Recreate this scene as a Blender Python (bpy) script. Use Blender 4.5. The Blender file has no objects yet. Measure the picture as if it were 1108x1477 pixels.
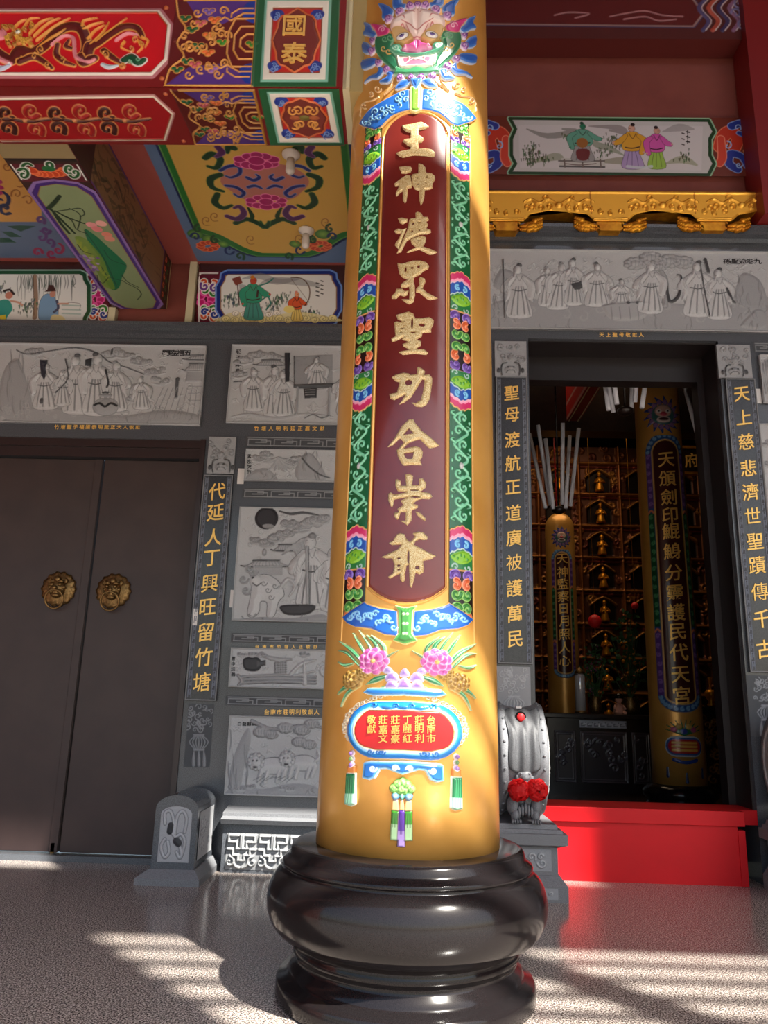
import bpy, bmesh, math, random
import numpy as np
from mathutils import Vector, geometry
random.seed(7); RNG = np.random.RandomState(5)
SC = bpy.context.scene
COL = SC.collection
PI = math.pi
# ------------------------------------------------------------------ camera
FOC = 1109.0; CAMH = 1.3
yaw, pit, rol = [math.radians(a) for a in (1.58, 13.72, 1.53)]
Fw = Vector((-math.sin(yaw)*math.cos(pit), math.cos(yaw)*math.cos(pit), math.sin(pit)))
r0 = Fw.cross(Vector((0, 0, 1))).normalized(); u0 = r0.cross(Fw)
Rt = r0*math.cos(rol)+u0*math.sin(rol); Up = -r0*math.sin(rol)+u0*math.cos(rol)
cam_d = bpy.data.cameras.new('camera'); cam = bpy.data.objects.new('camera', cam_d); COL.objects.link(cam)
cam_d.sensor_fit = 'VERTICAL'; cam_d.sensor_height = 36.0; cam_d.lens = 36.0*FOC/1477.0
cam_d.clip_start = 0.05; cam_d.clip_end = 300
from mathutils import Matrix
M = Matrix.Identity(4)
for i in range(3):
    M[i][0] = Rt[i]; M[i][1] = Up[i]; M[i][2] = -Fw[i]
M[2][3] = CAMH
cam.matrix_world = M
SC.camera = cam
# ------------------------------------------------------------------ world, sun, exposure
SC.view_settings.view_transform = 'Standard'; SC.view_settings.look = 'None'
SC.view_settings.gamma = 1.0; SC.view_settings.use_curve_mapping = False
SC.view_settings.exposure = 0.0
wd = bpy.data.worlds.new('sky'); SC.world = wd; wd.use_nodes = True
wn = wd.node_tree.nodes; wl = wd.node_tree.links
bg = wn.get('Background') or wn.new('ShaderNodeBackground')
sky = wn.new('ShaderNodeTexSky'); sky.sky_type = 'NISHITA'; sky.sun_disc = False
sky.sun_elevation = math.radians(49); sky.sun_rotation = math.radians(138); sky.air_density = 1.2; sky.dust_density = 2.5
wl.new(sky.outputs['Color'], bg.inputs['Color']); bg.inputs['Strength'].default_value = 0.28
SUNDIR = Vector((-0.58, 0.65, -1.0)).normalized()          # the way the light travels
sun_d = bpy.data.lights.new('sun', 'SUN'); sun_d.energy = 17.0; sun_d.angle = math.radians(1.1); sun_d.color = (1, 0.95, 0.86)
sun = bpy.data.objects.new('sun', sun_d); COL.objects.link(sun)
sun.rotation_euler = SUNDIR.to_track_quat('-Z', 'Y').to_euler(); sun.location = (8, -8, 14)
fill_d = bpy.data.lights.new('hall_fill', 'AREA'); fill_d.energy = 62; fill_d.size = 3.0; fill_d.color = (1.0, 0.72, 0.45)  # added fill to brighten the dark hall; no fixture stands here
lamp = bpy.data.objects.new('hall_fill', fill_d); COL.objects.link(lamp); lamp.location = (2.6, 11.6, 6.4)
# ------------------------------------------------------------------ from a photograph pixel to a point of a known plane (used as a surveying aid)
def ray(x, y): return Fw*FOC + Rt*(x-554) - Up*(y-738.5)
CP = Vector((0, 0, CAMH))
def onY(x, y, Y): d = ray(x, y); return CP + d*(Y/d.y)
def onZ(x, y, Z): d = ray(x, y); return CP + d*((Z-CAMH)/d.z)
def onX(x, y, X): d = ray(x, y); return CP + d*(X/d.x)
# ------------------------------------------------------------------ materials
def lin(c):
    c = np.asarray(c, float)/255.0
    return np.where(c <= 0.04045, c/12.92, ((c+0.055)/1.055)**2.4)
def rgba(c): return tuple(float(v) for v in lin(c))+(1.0,)
MATS = {}
def mat(name, col, rough=0.5, metal=0.0, noise=0.0, scale=30.0, bump=0.0, col2=None, spec=0.5, attr=False, coat=0.0, emit=0.0, voro=False, detail=4.0):
    if name in MATS: return MATS[name]
    m = bpy.data.materials.new(name); m.use_nodes = True; MATS[name] = m
    N = m.node_tree.nodes; L = m.node_tree.links
    b = N['Principled BSDF']
    b.inputs['Roughness'].default_value = rough; b.inputs['Metallic'].default_value = metal
    b.inputs['Specular IOR Level'].default_value = spec
    b.inputs['Coat Weight'].default_value = coat; b.inputs['Coat Roughness'].default_value = 0.08
    tc = N.new('ShaderNodeTexCoord')
    src = None
    if attr:
        a = N.new('ShaderNodeVertexColor'); a.layer_name = 'Col'; src = a.outputs['Color']
    if noise > 0 or bump > 0:
        if voro:
            nz = N.new('ShaderNodeTexVoronoi'); nz.inputs['Scale'].default_value = scale
            f = N.new('ShaderNodeSeparateColor'); L.new(nz.outputs['Color'], f.inputs[0]); fac = f.outputs[0]
        else:
            nz = N.new('ShaderNodeTexNoise'); nz.inputs['Scale'].default_value = scale; nz.inputs['Detail'].default_value = detail
            fac = nz.outputs['Fac']
        L.new(tc.outputs['Object'], nz.inputs['Vector'])
        if noise > 0:
            mx = N.new('ShaderNodeMix'); mx.data_type = 'RGBA'
            mr = N.new('ShaderNodeMapRange'); mr.inputs['From Min'].default_value = 0.0 if voro else 0.35; mr.inputs['From Max'].default_value = 1.0 if voro else 0.65
            L.new(fac, mr.inputs['Value'])
            if attr:
                mx.blend_type = 'MULTIPLY'; mx.inputs[0].default_value = noise
                L.new(src, mx.inputs[6])
                rg = N.new('ShaderNodeCombineColor')
                for k in range(3): L.new(mr.outputs[0], rg.inputs[k])
                L.new(rg.outputs[0], mx.inputs[7])
            else:
                L.new(mr.outputs[0], mx.inputs[0])
                c1 = lin(col); c2 = lin(col2) if col2 is not None else c1*(1-noise)
                mx.inputs[6].default_value = tuple(c1)+(1,); mx.inputs[7].default_value = tuple(c2)+(1,)
            src = mx.outputs[2]
        if bump > 0:
            bp = N.new('ShaderNodeBump'); bp.inputs['Strength'].default_value = bump; bp.inputs['Distance'].default_value = 0.01
            L.new(fac, bp.inputs['Height']); L.new(bp.outputs[0], b.inputs['Normal'])
    if src is not None: L.new(src, b.inputs['Base Color'])
    else: b.inputs['Base Color'].default_value = rgba(col)
    if emit: b.inputs['Emission Color'].default_value = rgba(col); b.inputs['Emission Strength'].default_value = emit
    return m
gold_leaf = mat('gold_lacquer', (236, 178, 92), 0.34, 0.4, 0.25, 3.0, 0, (222, 162, 78), coat=0.25)
glitter = mat('gold_glitter', (255, 242, 196), 0.38, 0.25, 1.0, 400, 0.8, (196, 148, 66), voro=True)
gold_carve = mat('carved_gilding', (226, 158, 38), 0.34, 0.7, 0.3, 12, 0.1, (190, 116, 22))
gold_char = mat('gold_characters', (255, 206, 110), 0.4, 0.35)
gold_line = mat('gold_outline', (236, 176, 96), 0.35, 0.5)
maroon = mat('maroon_lacquer', (116, 40, 34), 0.22, 0, 0.4, 1.6, 0, (96, 30, 27), coat=0.4)
black_granite = mat('black_granite_gloss', (22, 19, 20), 0.13, 0, 0.5, 260, 0, (28, 25, 26), spec=0.3)
dark_stone = mat('dark_polished_stone', (92, 96, 102), 0.2, 0, 0.5, 160, 0, (68, 71, 77), spec=0.5)
grey_stone = mat('grey_granite', (132, 134, 138), 0.55, 0, 0.5, 220, 0.12, (104, 106, 110))
relief_mat = mat('carved_grey_granite', (140, 142, 146), 0.6, 0, 0.22, 300, 0.1, attr=True)
paint_mat = mat('painted_plaster', (200, 200, 200), 0.42, 0, 0, attr=True)
enamel_mat = mat('painted_enamel', (200, 200, 200), 0.28, 0, 0, attr=True, coat=0.3)
porcelain = mat('painted_porcelain', (200, 200, 200), 0.25, 0, 0, attr=True, coat=0.3)
gilt_attr = mat('gilt_paint', (200, 200, 200), 0.42, 0.45, 0, attr=True)
door_brown = mat('brown_door_paint', (60, 45, 43), 0.5, 0, 0.2, 4, 0.02, (53, 39, 38))
door_frame_m = mat('dark_door_frame', (46, 30, 30), 0.35)
brass = mat('aged_brass', (150, 118, 74), 0.42, 0.85, 0.5, 60, 0.3, (96, 74, 44))
red_vinyl = mat('red_covering', (214, 12, 26), 0.5, 0, 0.12, 2, 0.02, (202, 10, 22), spec=0.3)
plaster_red = mat('dull_red_plaster', (136, 70, 58), 0.6, 0, 0.15, 3, 0.02, (126, 62, 52))
pink_beam = mat('faded_red_beam', (168, 84, 72), 0.6)
dark_red = mat('deep_red_paint', (128, 26, 24), 0.45)
cream = mat('cream_paint', (206, 196, 160), 0.5)
dark_wood = mat('dark_hall_wood', (40, 26, 20), 0.35, 0, 0.4, 20, 0.1, (26, 16, 13))
white_card = mat('white_sticker', (222, 218, 216), 0.6)
white_plastic = mat('white_plastic', (214, 206, 196), 0.45)
ribbon_red = mat('red_ribbon', (244, 36, 40), 0.5)
pole_grey = mat('pale_pole_metal', (226, 226, 234), 0.45, 0.0)
outer_stone = mat('plaza_stone', (136, 131, 124), 0.7, 0, 0.4, 3, 0, (112, 108, 102))
# floor: speckled polished granite
def floor_material():
    m = bpy.data.materials.new('speckled_granite_floor'); m.use_nodes = True
    N = m.node_tree.nodes; L = m.node_tree.links; b = N['Principled BSDF']
    tc = N.new('ShaderNodeTexCoord')
    v = N.new('ShaderNodeTexNoise'); v.inputs['Scale'].default_value = 120; v.inputs['Detail'].default_value = 2.5; v.inputs['Roughness'].default_value = 0.7
    L.new(tc.outputs['Object'], v.inputs['Vector'])
    cr = N.new('ShaderNodeValToRGB'); L.new(v.outputs['Fac'], cr.inputs[0])
    e = cr.color_ramp.elements
    e[0].position = 0.40; e[0].color = rgba((58, 50, 47)); e[1].position = 0.60; e[1].color = rgba((222, 210, 200))
    x = cr.color_ramp.elements.new(0.5); x.color = rgba((138, 127, 121))
    L.new(cr.outputs[0], b.inputs['Base Color'])
    n2 = N.new('ShaderNodeTexNoise'); n2.inputs['Scale'].default_value = 260; L.new(tc.outputs['Object'], n2.inputs['Vector'])
    mr = N.new('ShaderNodeMapRange'); mr.inputs['To Min'].default_value = 0.08; mr.inputs['To Max'].default_value = 0.24
    L.new(n2.outputs['Fac'], mr.inputs['Value']); L.new(mr.outputs[0], b.inputs['Roughness'])
    b.inputs['Specular IOR Level'].default_value = 0.45
    return m
floor_mat = floor_material()
# ------------------------------------------------------------------ object helpers
def tag(o, label=None, cat=None, group=None, kind=None):
    if label: o['label'] = label
    if cat: o['category'] = cat
    if group: o['group'] = group
    if kind: o['kind'] = kind
    return o
def thing(name, label, cat, loc=(0, 0, 0), group=None):
    o = bpy.data.objects.new(name, None); COL.objects.link(o); o.location = loc; o.empty_display_size = 0.1
    return tag(o, label, cat, group, 'thing' if label else None)
def wmat(o):
    B = Matrix.Translation(o.location)
    return B if o.parent is None else wmat(o.parent) @ o.matrix_parent_inverse @ B
def link(name, me, m, parent=None):
    o = bpy.data.objects.new(name, me); COL.objects.link(o)
    for k in (m if isinstance(m, (list, tuple)) else [m]):
        if k is not None: me.materials.append(k)
    if parent is not None:
        o.parent = parent
        o.matrix_parent_inverse = wmat(parent).inverted()
    return o
def bm_obj(name, bm, m, parent=None, smooth=False):
    me = bpy.data.meshes.new(name); bmesh.ops.recalc_face_normals(bm, faces=bm.faces); bm.to_mesh(me); bm.free()
    if smooth:
        for p in me.polygons: p.use_smooth = True
    return link(name, me, m, parent)
def add_box(bm, x0, x1, y0, y1, z0, z1, bev=0.0):
    b2 = bmesh.new() if bev else bm
    vs = [b2.verts.new((x, y, z)) for z in (z0, z1) for y in (y0, y1) for x in (x0, x1)]
    for f in ((0, 1, 3, 2), (4, 6, 7, 5), (0, 4, 5, 1), (2, 3, 7, 6), (0, 2, 6, 4), (1, 5, 7, 3)): b2.faces.new([vs[i] for i in f])
    if bev:
        bmesh.ops.recalc_face_normals(b2, faces=b2.faces)
        bmesh.ops.bevel(b2, geom=b2.edges[:], offset=bev, segments=2, affect='EDGES', profile=0.5)
        t = bpy.data.meshes.new('t'); b2.to_mesh(t); b2.free(); bm.from_mesh(t); bpy.data.meshes.remove(t)
def box(name, x0, x1, y0, y1, z0, z1, m, parent=None, bev=0.0):
    bm = bmesh.new(); add_box(bm, x0, x1, y0, y1, z0, z1, bev); return bm_obj(name, bm, m, parent)
def add_lathe(bm, prof, seg=64, c=(0, 0, 0), a0=0.0, a1=2*PI, axis='z', cap=True):
    full = abs((a1-a0)-2*PI) < 1e-6; n = seg if full else seg+1
    rings = []
    for r, h in prof:
        ring = []
        for i in range(n):
            a = a0+(a1-a0)*i/seg
            p = (r*math.cos(a), r*math.sin(a), h)
            if axis == 'x': p = (h, p[0], p[1])
            if axis == 'y': p = (p[0], h, p[1])
            ring.append(bm.verts.new((p[0]+c[0], p[1]+c[1], p[2]+c[2])))
        rings.append(ring)
    for a, b in zip(rings, rings[1:]):
        for i in range(n if full else n-1):
            j = (i+1) % n; bm.faces.new((a[i], a[j], b[j], b[i]))
    if cap and full: bm.faces.new(rings[0][::-1]); bm.faces.new(rings[-1])
def add_tube(bm, pts, r, seg=8, closed=False):
    pts = [Vector(p) for p in pts]; n = len(pts); rings = []
    up = Vector((0, 0, 1))
    for i, p in enumerate(pts):
        t = (pts[(i+1) % n]-pts[i-1]) if closed else (pts[min(i+1, n-1)]-pts[max(i-1, 0)])
        t.normalize(); s = t.cross(up)
        if s.length < 1e-3: s = t.cross(Vector((0, 1, 0)))
        s.normalize(); q = s.cross(t); rr = r[i] if isinstance(r, (list, tuple)) else r
        rings.append([bm.verts.new(p+(s*math.cos(2*PI*k/seg)+q*math.sin(2*PI*k/seg))*rr) for k in range(seg)])
    m = n if closed else n-1
    for i in range(m):
        a, b = rings[i], rings[(i+1) % n]
        for k in range(seg): bm.faces.new((a[k], a[(k+1) % seg], b[(k+1) % seg], b[k]))
    if not closed: bm.faces.new(rings[0][::-1]); bm.faces.new(rings[-1])
def add_frame(bm, x0, x1, z0, z1, w, y0, y1):
    """a picture-frame ring in the XZ plane, inner opening x0..x1, z0..z1, bar width w"""
    add_box(bm, x0-w, x0, y0, y1, z0-w, z1+w); add_box(bm, x1, x1+w, y0, y1, z0-w, z1+w)
    add_box(bm, x0, x1, y0, y1, z1, z1+w); add_box(bm, x0, x1, y0, y1, z0-w, z0)
# ------------------------------------------------------------------ carving and painting canvas: a grid in surface coordinates (metres) holding colour, cover and height
def resamp(pts, n=4, closed=False):
    """Catmull-Rom through the points"""
    P = [np.array(p, float) for p in pts]
    if len(P) < 3: return P
    out = []; m = len(P)
    for i in range(m if closed else m-1):
        p0 = P[(i-1) % m] if (closed or i > 0) else P[i]; p1 = P[i]; p2 = P[(i+1) % m]
        p3 = P[(i+2) % m] if (closed or i+2 < m) else p2
        for k in range(n):
            t = k/n
            out.append(0.5*((2*p1)+(-p0+p2)*t+(2*p0-5*p1+4*p2-p3)*t*t+(-p0+3*p1-3*p2+p3)*t**3))
    if not closed: out.append(P[-1])
    return out
class Cv:
    def __init__(s, u0, u1, v0, v1, d, bg=None, tr=None, k=1.0):
        s.u0, s.v0, s.d = u0, v0, d
        s.nx = max(2, int(round((u1-u0)/d))+1); s.ny = max(2, int(round((v1-v0)/d))+1)
        s.du = (u1-u0)/(s.nx-1); s.dv = (v1-v0)/(s.ny-1)
        s.U = u0+s.du*np.arange(s.nx); s.V = v0+s.dv*np.arange(s.ny)
        s.a = np.ones((s.ny, s.nx)) if bg is not None else np.zeros((s.ny, s.nx))
        s.col = np.zeros((s.ny, s.nx, 3)); s.col[:] = lin(bg) if bg is not None else 0.2
        s.h = np.zeros((s.ny, s.nx)); s.tr = tr; s.k = k
    def T(s, pts): return np.array([s.tr(*p) if s.tr else p for p in pts], float)
    def win(s, P, m):
        i0 = max(0, int((P[:, 0].min()-m-s.u0)/s.du)); i1 = min(s.nx, int((P[:, 0].max()+m-s.u0)/s.du)+2)
        j0 = max(0, int((P[:, 1].min()-m-s.v0)/s.dv)); j1 = min(s.ny, int((P[:, 1].max()+m-s.v0)/s.dv)+2)
        if i1 <= i0 or j1 <= j0: return None
        X, Y = np.meshgrid(s.U[i0:i1], s.V[j0:j1]); return (slice(j0, j1), slice(i0, i1)), X, Y
    def apply(s, w, cov, color, hv, mode):
        if color is not None:
            c = np.asarray(lin(color)) if not isinstance(color, np.ndarray) else color
            a0 = s.a[w]; na = a0+cov*(1-a0)
            wt = np.where(na > 1e-6, cov/np.maximum(na, 1e-6), 0)[..., None]
            s.col[w] = s.col[w]*(1-wt)+c*wt; s.a[w] = na
        if hv is not None:
            if mode == 'max': s.h[w] = np.maximum(s.h[w], np.where(cov > 0, hv, -9))
            elif mode == 'add': s.h[w] += hv*cov
            elif mode == 'set': s.h[w] = s.h[w]*(1-cov)+hv*cov
    def stroke(s, pts, wd, color=None, h=None, mode='max', smooth=True, closed=False, alpha=1.0, raw=False):
        """wd: half-width or list of half-widths along the points (times k)"""
        P = np.array(pts, float) if raw else s.T(pts); n = len(P)
        ws = np.interp(np.linspace(0, 1, n), np.linspace(0, 1, len(wd)), wd) if isinstance(wd, (list, tuple)) else np.full(n, float(wd))
        Q = np.column_stack([P, ws*(1.0 if raw else s.k)])
        if smooth and n > 2: Q = np.array(resamp(Q, 4, closed))
        if closed: Q = np.vstack([Q, Q[:1]])
        W = s.win(Q, Q[:, 2].max()+2*s.du)
        if W is None: return
        w, X, Y = W; best = np.full(X.shape, 1e9); rad = np.full(X.shape, 1e-3)
        for (ax, ay, ar), (bx, by, br) in zip(Q[:-1], Q[1:]) if len(Q) > 1 else [(Q[0], Q[0])]:
            dx, dy = bx-ax, by-ay; L2 = dx*dx+dy*dy
            t = np.clip(((X-ax)*dx+(Y-ay)*dy)/L2, 0, 1) if L2 > 1e-12 else np.zeros_like(X)
            rr = ar+(br-ar)*t; dd = np.hypot(X-ax-t*dx, Y-ay-t*dy)-rr
            m = dd < best; best[m] = dd[m]; rad[m] = rr[m]
        cov = np.clip(0.5-best/s.du, 0, 1)*alpha
        hv = None if h is None else h*np.sqrt(np.clip(-best/np.maximum(rad, 1e-5), 0, 1)*1.0)
        s.apply(w, cov, color, hv, mode)
    def poly(s, pts, color=None, h=None, bev=None, mode='max', smooth=False, alpha=1.0, raw=False, grow=0.0, color2=None, gdir=None, noise=0.0):
        P = np.array(pts, float) if raw else s.T(pts)
        if smooth: P = np.array(resamp(P, 4, True))
        g = grow*s.k
        W = s.win(P, 2*s.du+g)
        if W is None: return
        w, X, Y = W; ins = np.zeros(X.shape, bool); dist = np.full(X.shape, 1e9)
        for (ax, ay), (bx, by) in zip(P, np.roll(P, -1, 0)):
            dx, dy = bx-ax, by-ay; L2 = dx*dx+dy*dy+1e-12
            t = np.clip(((X-ax)*dx+(Y-ay)*dy)/L2, 0, 1)
            dist = np.minimum(dist, np.hypot(X-ax-t*dx, Y-ay-t*dy))
            c = ((ay > Y) != (by > Y)) & (X < (bx-ax)*(Y-ay)/((by-ay) if abs(by-ay) > 1e-12 else 1e-12)+ax); ins ^= c
        sd = np.where(ins, -dist, dist)-g
        cov = np.clip(0.5-sd/s.du, 0, 1)*alpha
        col = color
        if color2 is not None:
            if gdir == 'v': t = (Y-Y.min())/(Y.max()-Y.min()+1e-9)
            elif gdir == 'u': t = (X-X.min())/(X.max()-X.min()+1e-9)
            else: t = np.clip(-sd/((bev or 3.0)*s.k), 0, 1)
            col = lin(color)*(1-t[..., None])+lin(color2)*t[..., None]
        hv = None if h is None else h*(np.clip(-sd/((bev or 1.5)*s.k), 0, 1)**0.6)
        s.apply(w, cov, col, hv, mode)
    def ell(s, c, rx, ry, color=None, h=None, mode='max', rot=0.0, alpha=1.0, color2=None, dome=True):
        c = s.T([c])[0]; rx *= s.k; ry *= s.k
        W = s.win(np.array([c]), max(rx, ry)+2*s.du)
        if W is None: return
        w, X, Y = W; x = X-c[0]; y = Y-c[1]
        if rot: x, y = x*math.cos(rot)+y*math.sin(rot), -x*math.sin(rot)+y*math.cos(rot)
        q = np.sqrt((x/rx)**2+(y/ry)**2); cov = np.clip(0.5-(q-1)*min(rx, ry)/s.du, 0, 1)*alpha
        col = color
        if color2 is not None:
            t = np.clip(q, 0, 1)[..., None]; col = lin(color2)*(1-t)+lin(color)*t
        hv = None if h is None else h*(np.sqrt(np.clip(1-q*q, 0, 1)) if dome else np.clip((1-q)*4, 0, 1))
        s.apply(w, cov, col, hv, mode)
    def out(s, pts, wd, color, h=None, **k): s.stroke(pts, wd, color, h, closed=True, smooth=k.get('smooth', False), mode='max')
    def dilate(s, n=3):
        for _ in range(n):
            m = s.a > 0.02; acc = np.zeros_like(s.col); cnt = np.zeros(s.a.shape)
            for dx, dy in ((1, 0), (-1, 0), (0, 1), (0, -1)):
                mm = np.roll(m, (dy, dx), (0, 1)); acc += np.roll(s.col, (dy, dx), (0, 1))*mm[..., None]; cnt += mm
            f = (~m) & (cnt > 0); s.col[f] = acc[f]/cnt[f][:, None]; s.a[f] = 0.021
        s.a[s.a <= 0.021] = 0.0
    def mesh(s, name, mp, m, parent=None, edge=None, lift=0.0, smooth=True, skirt=None):
        """mp(U,V,H)->x,y,z arrays. edge: masked canvas whose rim dips below the surface by edge"""
        H = s.h+lift
        if edge is not None:
            s.dilate(2); H = H-(1-np.clip(s.a, 0, 1))*(edge+H)*1.0
        if skirt: H = H.copy(); H[0, :] = H[-1, :] = -skirt; H[:, 0] = H[:, -1] = -skirt
        X, Y = np.meshgrid(s.U, s.V)
        if skirt: X[:, 1] = X[:, 0]; X[:, -2] = X[:, -1]; Y[1, :] = Y[0, :]; Y[-2, :] = Y[-1, :]
        x, y, z = mp(X, Y, H)
        idx = np.arange(s.nx*s.ny).reshape(s.ny, s.nx)
        q = np.stack([idx[:-1, :-1], idx[:-1, 1:], idx[1:, 1:], idx[1:, :-1]], -1).reshape(-1, 4)
        if edge is not None:
            A = s.a.ravel() > 0.02; q = q[A[q].any(1)]
        used = np.zeros(s.nx*s.ny, bool); used[q.ravel()] = True
        remap = np.cumsum(used)-1; q = remap[q]
        co = np.stack([x.ravel(), y.ravel(), z.ravel()], -1)[used].astype(np.float32)
        cc = np.concatenate([s.col.reshape(-1, 3), np.ones((s.nx*s.ny, 1))], 1)[used].astype(np.float32)
        me = bpy.data.meshes.new(name); me.vertices.add(len(co)); me.vertices.foreach_set('co', co.ravel())
        me.loops.add(q.size); me.loops.foreach_set('vertex_index', q.ravel().astype(np.int32))
        me.polygons.add(len(q)); me.polygons.foreach_set('loop_start', np.arange(0, q.size, 4, dtype=np.int32))
        me.polygons.foreach_set('use_smooth', np.full(len(q), smooth))
        at = me.color_attributes.new('Col', 'FLOAT_COLOR', 'POINT'); at.data.foreach_set('color', cc.ravel())
        me.update(calc_edges=True); me.validate()
        return link(name, me, m, parent)
def spiral(cx, cy, r, a0, turns, d=1, n=14, r1=0.12):
    return [(cx+r*(1-(1-r1)*t)*math.cos(a0+d*2*PI*turns*t), cy+r*(1-(1-r1)*t)*math.sin(a0+d*2*PI*turns*t)) for t in [i/(n-1) for i in range(n)]]
# ------------------------------------------------------------------ glyphs from the built-in font, fetched once
GL = {}
def load_glyphs(chars):
    obs = []
    for ch in sorted(set(chars)):
        cu = bpy.data.curves.new('g', 'FONT'); cu.body = ch; cu.size = 1.0; cu.offset = 0.0 if ch in '傳被麟獻' else 0.004 if ch in '麗鶴慶蹟哭塘國世' else 0.01; cu.resolution_u = 3; cu.align_x = 'CENTER'
        o = bpy.data.objects.new('g', cu); COL.objects.link(o); obs.append((ch, o, cu))
    dg = bpy.context.evaluated_depsgraph_get(); dg.update()
    for ch, o, cu in obs:
        me = bpy.data.meshes.new_from_object(o.evaluated_get(dg), depsgraph=dg)
        bm = bmesh.new(); bm.from_mesh(me); bpy.data.meshes.remove(me)
        bmesh.ops.triangulate(bm, faces=bm.faces[:])
        V = np.array([v.co[:2] for v in bm.verts]) if bm.verts else np.zeros((1, 2))
        for i, v in enumerate(bm.verts): v.index = i
        Fc = [[v.index for v in f.verts] for f in bm.faces]
        bd = [[v.index for v in e.verts] for e in bm.edges if len(e.link_faces) == 1]
        bm.free(); c = (V.min(0)+V.max(0))/2
        GL[ch] = (V-c, Fc, bd)
        bpy.data.objects.remove(o); bpy.data.curves.remove(cu)
def glyph_bm(bm, ch, size, place, depth, sx=1.0, brush=0.1, maxw=None):
    """place(u, v, w) -> xyz ; size: em height"""
    V, Fc, bd = GL[ch]
    b2 = bmesh.new()
    vs = [b2.verts.new((p[0]*size*sx, p[1]*size+brush*p[0]*size*sx*1.0+0.0, 0)) for p in V]
    for f in Fc:
        try: b2.faces.new([vs[i] for i in f])
        except ValueError: pass
    if maxw:
        w = size*0.6; x = -w
        while x < w:
            bmesh.ops.bisect_plane(b2, geom=b2.verts[:]+b2.edges[:]+b2.faces[:], plane_co=(x, 0, 0), plane_no=(1, 0, 0)); x += maxw
    b2.normal_update()
    ext = bmesh.ops.extrude_face_region(b2, geom=b2.faces[:])
    top = {e for e in ext['geom'] if isinstance(e, bmesh.types.BMVert)}
    mp = {}
    for v in b2.verts:
        mp[v] = bm.verts.new(place(v.co.x, v.co.y, depth if v in top else -0.004))
    for f in b2.faces:
        try: bm.faces.new([mp[v] for v in f.verts])
        except ValueError: pass
    b2.free()
def glyph(name, ch, size, place, depth, m, parent, **k):
    bm = bmesh.new(); glyph_bm(bm, ch, size, place, depth, **k); return bm_obj(name, bm, m, parent)
# ================================================================== SETTING
WY = 6.45                                   # face of the stone wall
def W(x, y, Y=WY): p = onY(x, y, Y); return (p.x, p.z)
def st(name, x0, x1, y0, y1, z0, z1, m, parent=None, bev=0.0):
    o = box(name, x0, x1, y0, y1, z0, z1, m, parent, bev)
    if parent is None: o['kind'] = 'structure'
    return o
st('floor', -9, 9, -1.2, 6.75, -0.12, 0.0, floor_mat)
st('plaza', -16, 16, -22, -1.2, -0.2, -0.04, outer_stone)
XJ0, XJ1 = 1.09, 2.80                       # main doorway
ZL = W(900, 490)[1]                         # its lintel underside
XP = W(297, 640)[0]; ZD = W(150, 632)[1]    # left doorway: right jamb and top
ZC = 5.24                                   # painted ceiling over the left bay
bm = bmesh.new()
add_box(bm, -9, XP, WY, WY+0.35, ZD, 4.62)
add_box(bm, XP, 0.0, WY, WY+0.35, 0, 4.62)
add_box(bm, -9, -4.5, WY, WY+0.35, 0, ZD)
tag(bm_obj('wall_left', bm, dark_stone), kind='structure')
bm = bmesh.new()
add_box(bm, 0.0, XJ0, WY, WY+0.35, 0, 5.6); add_box(bm, XJ1, 9, WY, WY+0.35, 0, 5.6); add_box(bm, XJ0, XJ1, WY, WY+0.35, ZL, 5.6)
tag(bm_obj('wall_right', bm, dark_stone), kind='structure')
# upper plaster walls
st('wall_upper_left', -9, -0.2, WY+0.02, WY+0.35, 4.62, 5.6, plaster_red)
st('wall_upper_right', -0.2, 9, WY+0.02, WY+0.35, 5.6, 9.75, plaster_red)
st('ceiling', -9, -0.2, 4.42, 6.8, ZC+0.02, ZC+0.2, pink_beam)
st('roof', -9, 9, 0.3, 6.9, 9.75, 10.05, dark_red)
st('wall_side_left', -9.3, -9, 0.3, 6.8, 0, 10.05, plaster_red)
st('wall_side_right', 9, 9.3, 0.3, 6.8, 0, 10.05, plaster_red)
# unseen blockers added above the camera; their gaps shape the sun patches
tag(box('sun_blocker_beam', -9, 9, 0.3, 0.7, 6.66, 8.55, dark_red), kind='structure')
tag(box('sun_blocker_end', 6.85, 9, 0.3, 0.7, 8.55, 9.75, dark_red), kind='structure')
tag(box('sun_blocker_panel', -9, 1.95, 0.42, 0.6, 4.2, 6.66, dark_red), kind='structure')
lv = thing('sun_blocker_lattice', None, None, (3, 0.5, 4)); tag(lv, kind='structure')
for k in range(5): box('sun_blocker_rail', 1.95, 9, 0.47, 0.53, 4.97+k*0.36, 5.05+k*0.36, dark_red, lv)
box('post', 4.05, 4.3, 0.44, 0.56, 4.2, 6.66, dark_red, lv)
# bay divider over the column, hidden behind its shaft
tag(box('cross_beam', -0.2, 0.18, 4.42, WY, 4.7, 9.75, plaster_red), kind='structure')
# stone mouldings
def mould(name, x0, x1, prof, m):
    """a moulding along X, prof = [(y, z)...] closed section"""
    bm = bmesh.new(); a = [bm.verts.new((x0, y, z)) for y, z in prof]; b = [bm.verts.new((x1, y, z)) for y, z in prof]
    n = len(prof)
    for i in range(n): bm.faces.new((a[i], a[(i+1) % n], b[(i+1) % n], b[i]))
    bm.faces.new(a[::-1]); bm.faces.new(b)
    return tag(bm_obj(name, bm, m), kind='structure')
def cornice(z0, z1, d):
    h = z1-z0
    return [(WY+0.01, z0), (WY-d*0.3, z0), (WY-d*0.35, z0+h*0.3), (WY-d*0.7, z0+h*0.42), (WY-d*0.72, z0+h*0.62), (WY-d, z0+h*0.72), (WY-d, z1), (WY+0.01, z1)]
zl0, zl1 = W(240, 490)[1], W(240, 474)[1]
mould('trim_1', -9, 0.0, cornice(zl0, zl1+0.01, 0.12), dark_stone)
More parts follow.
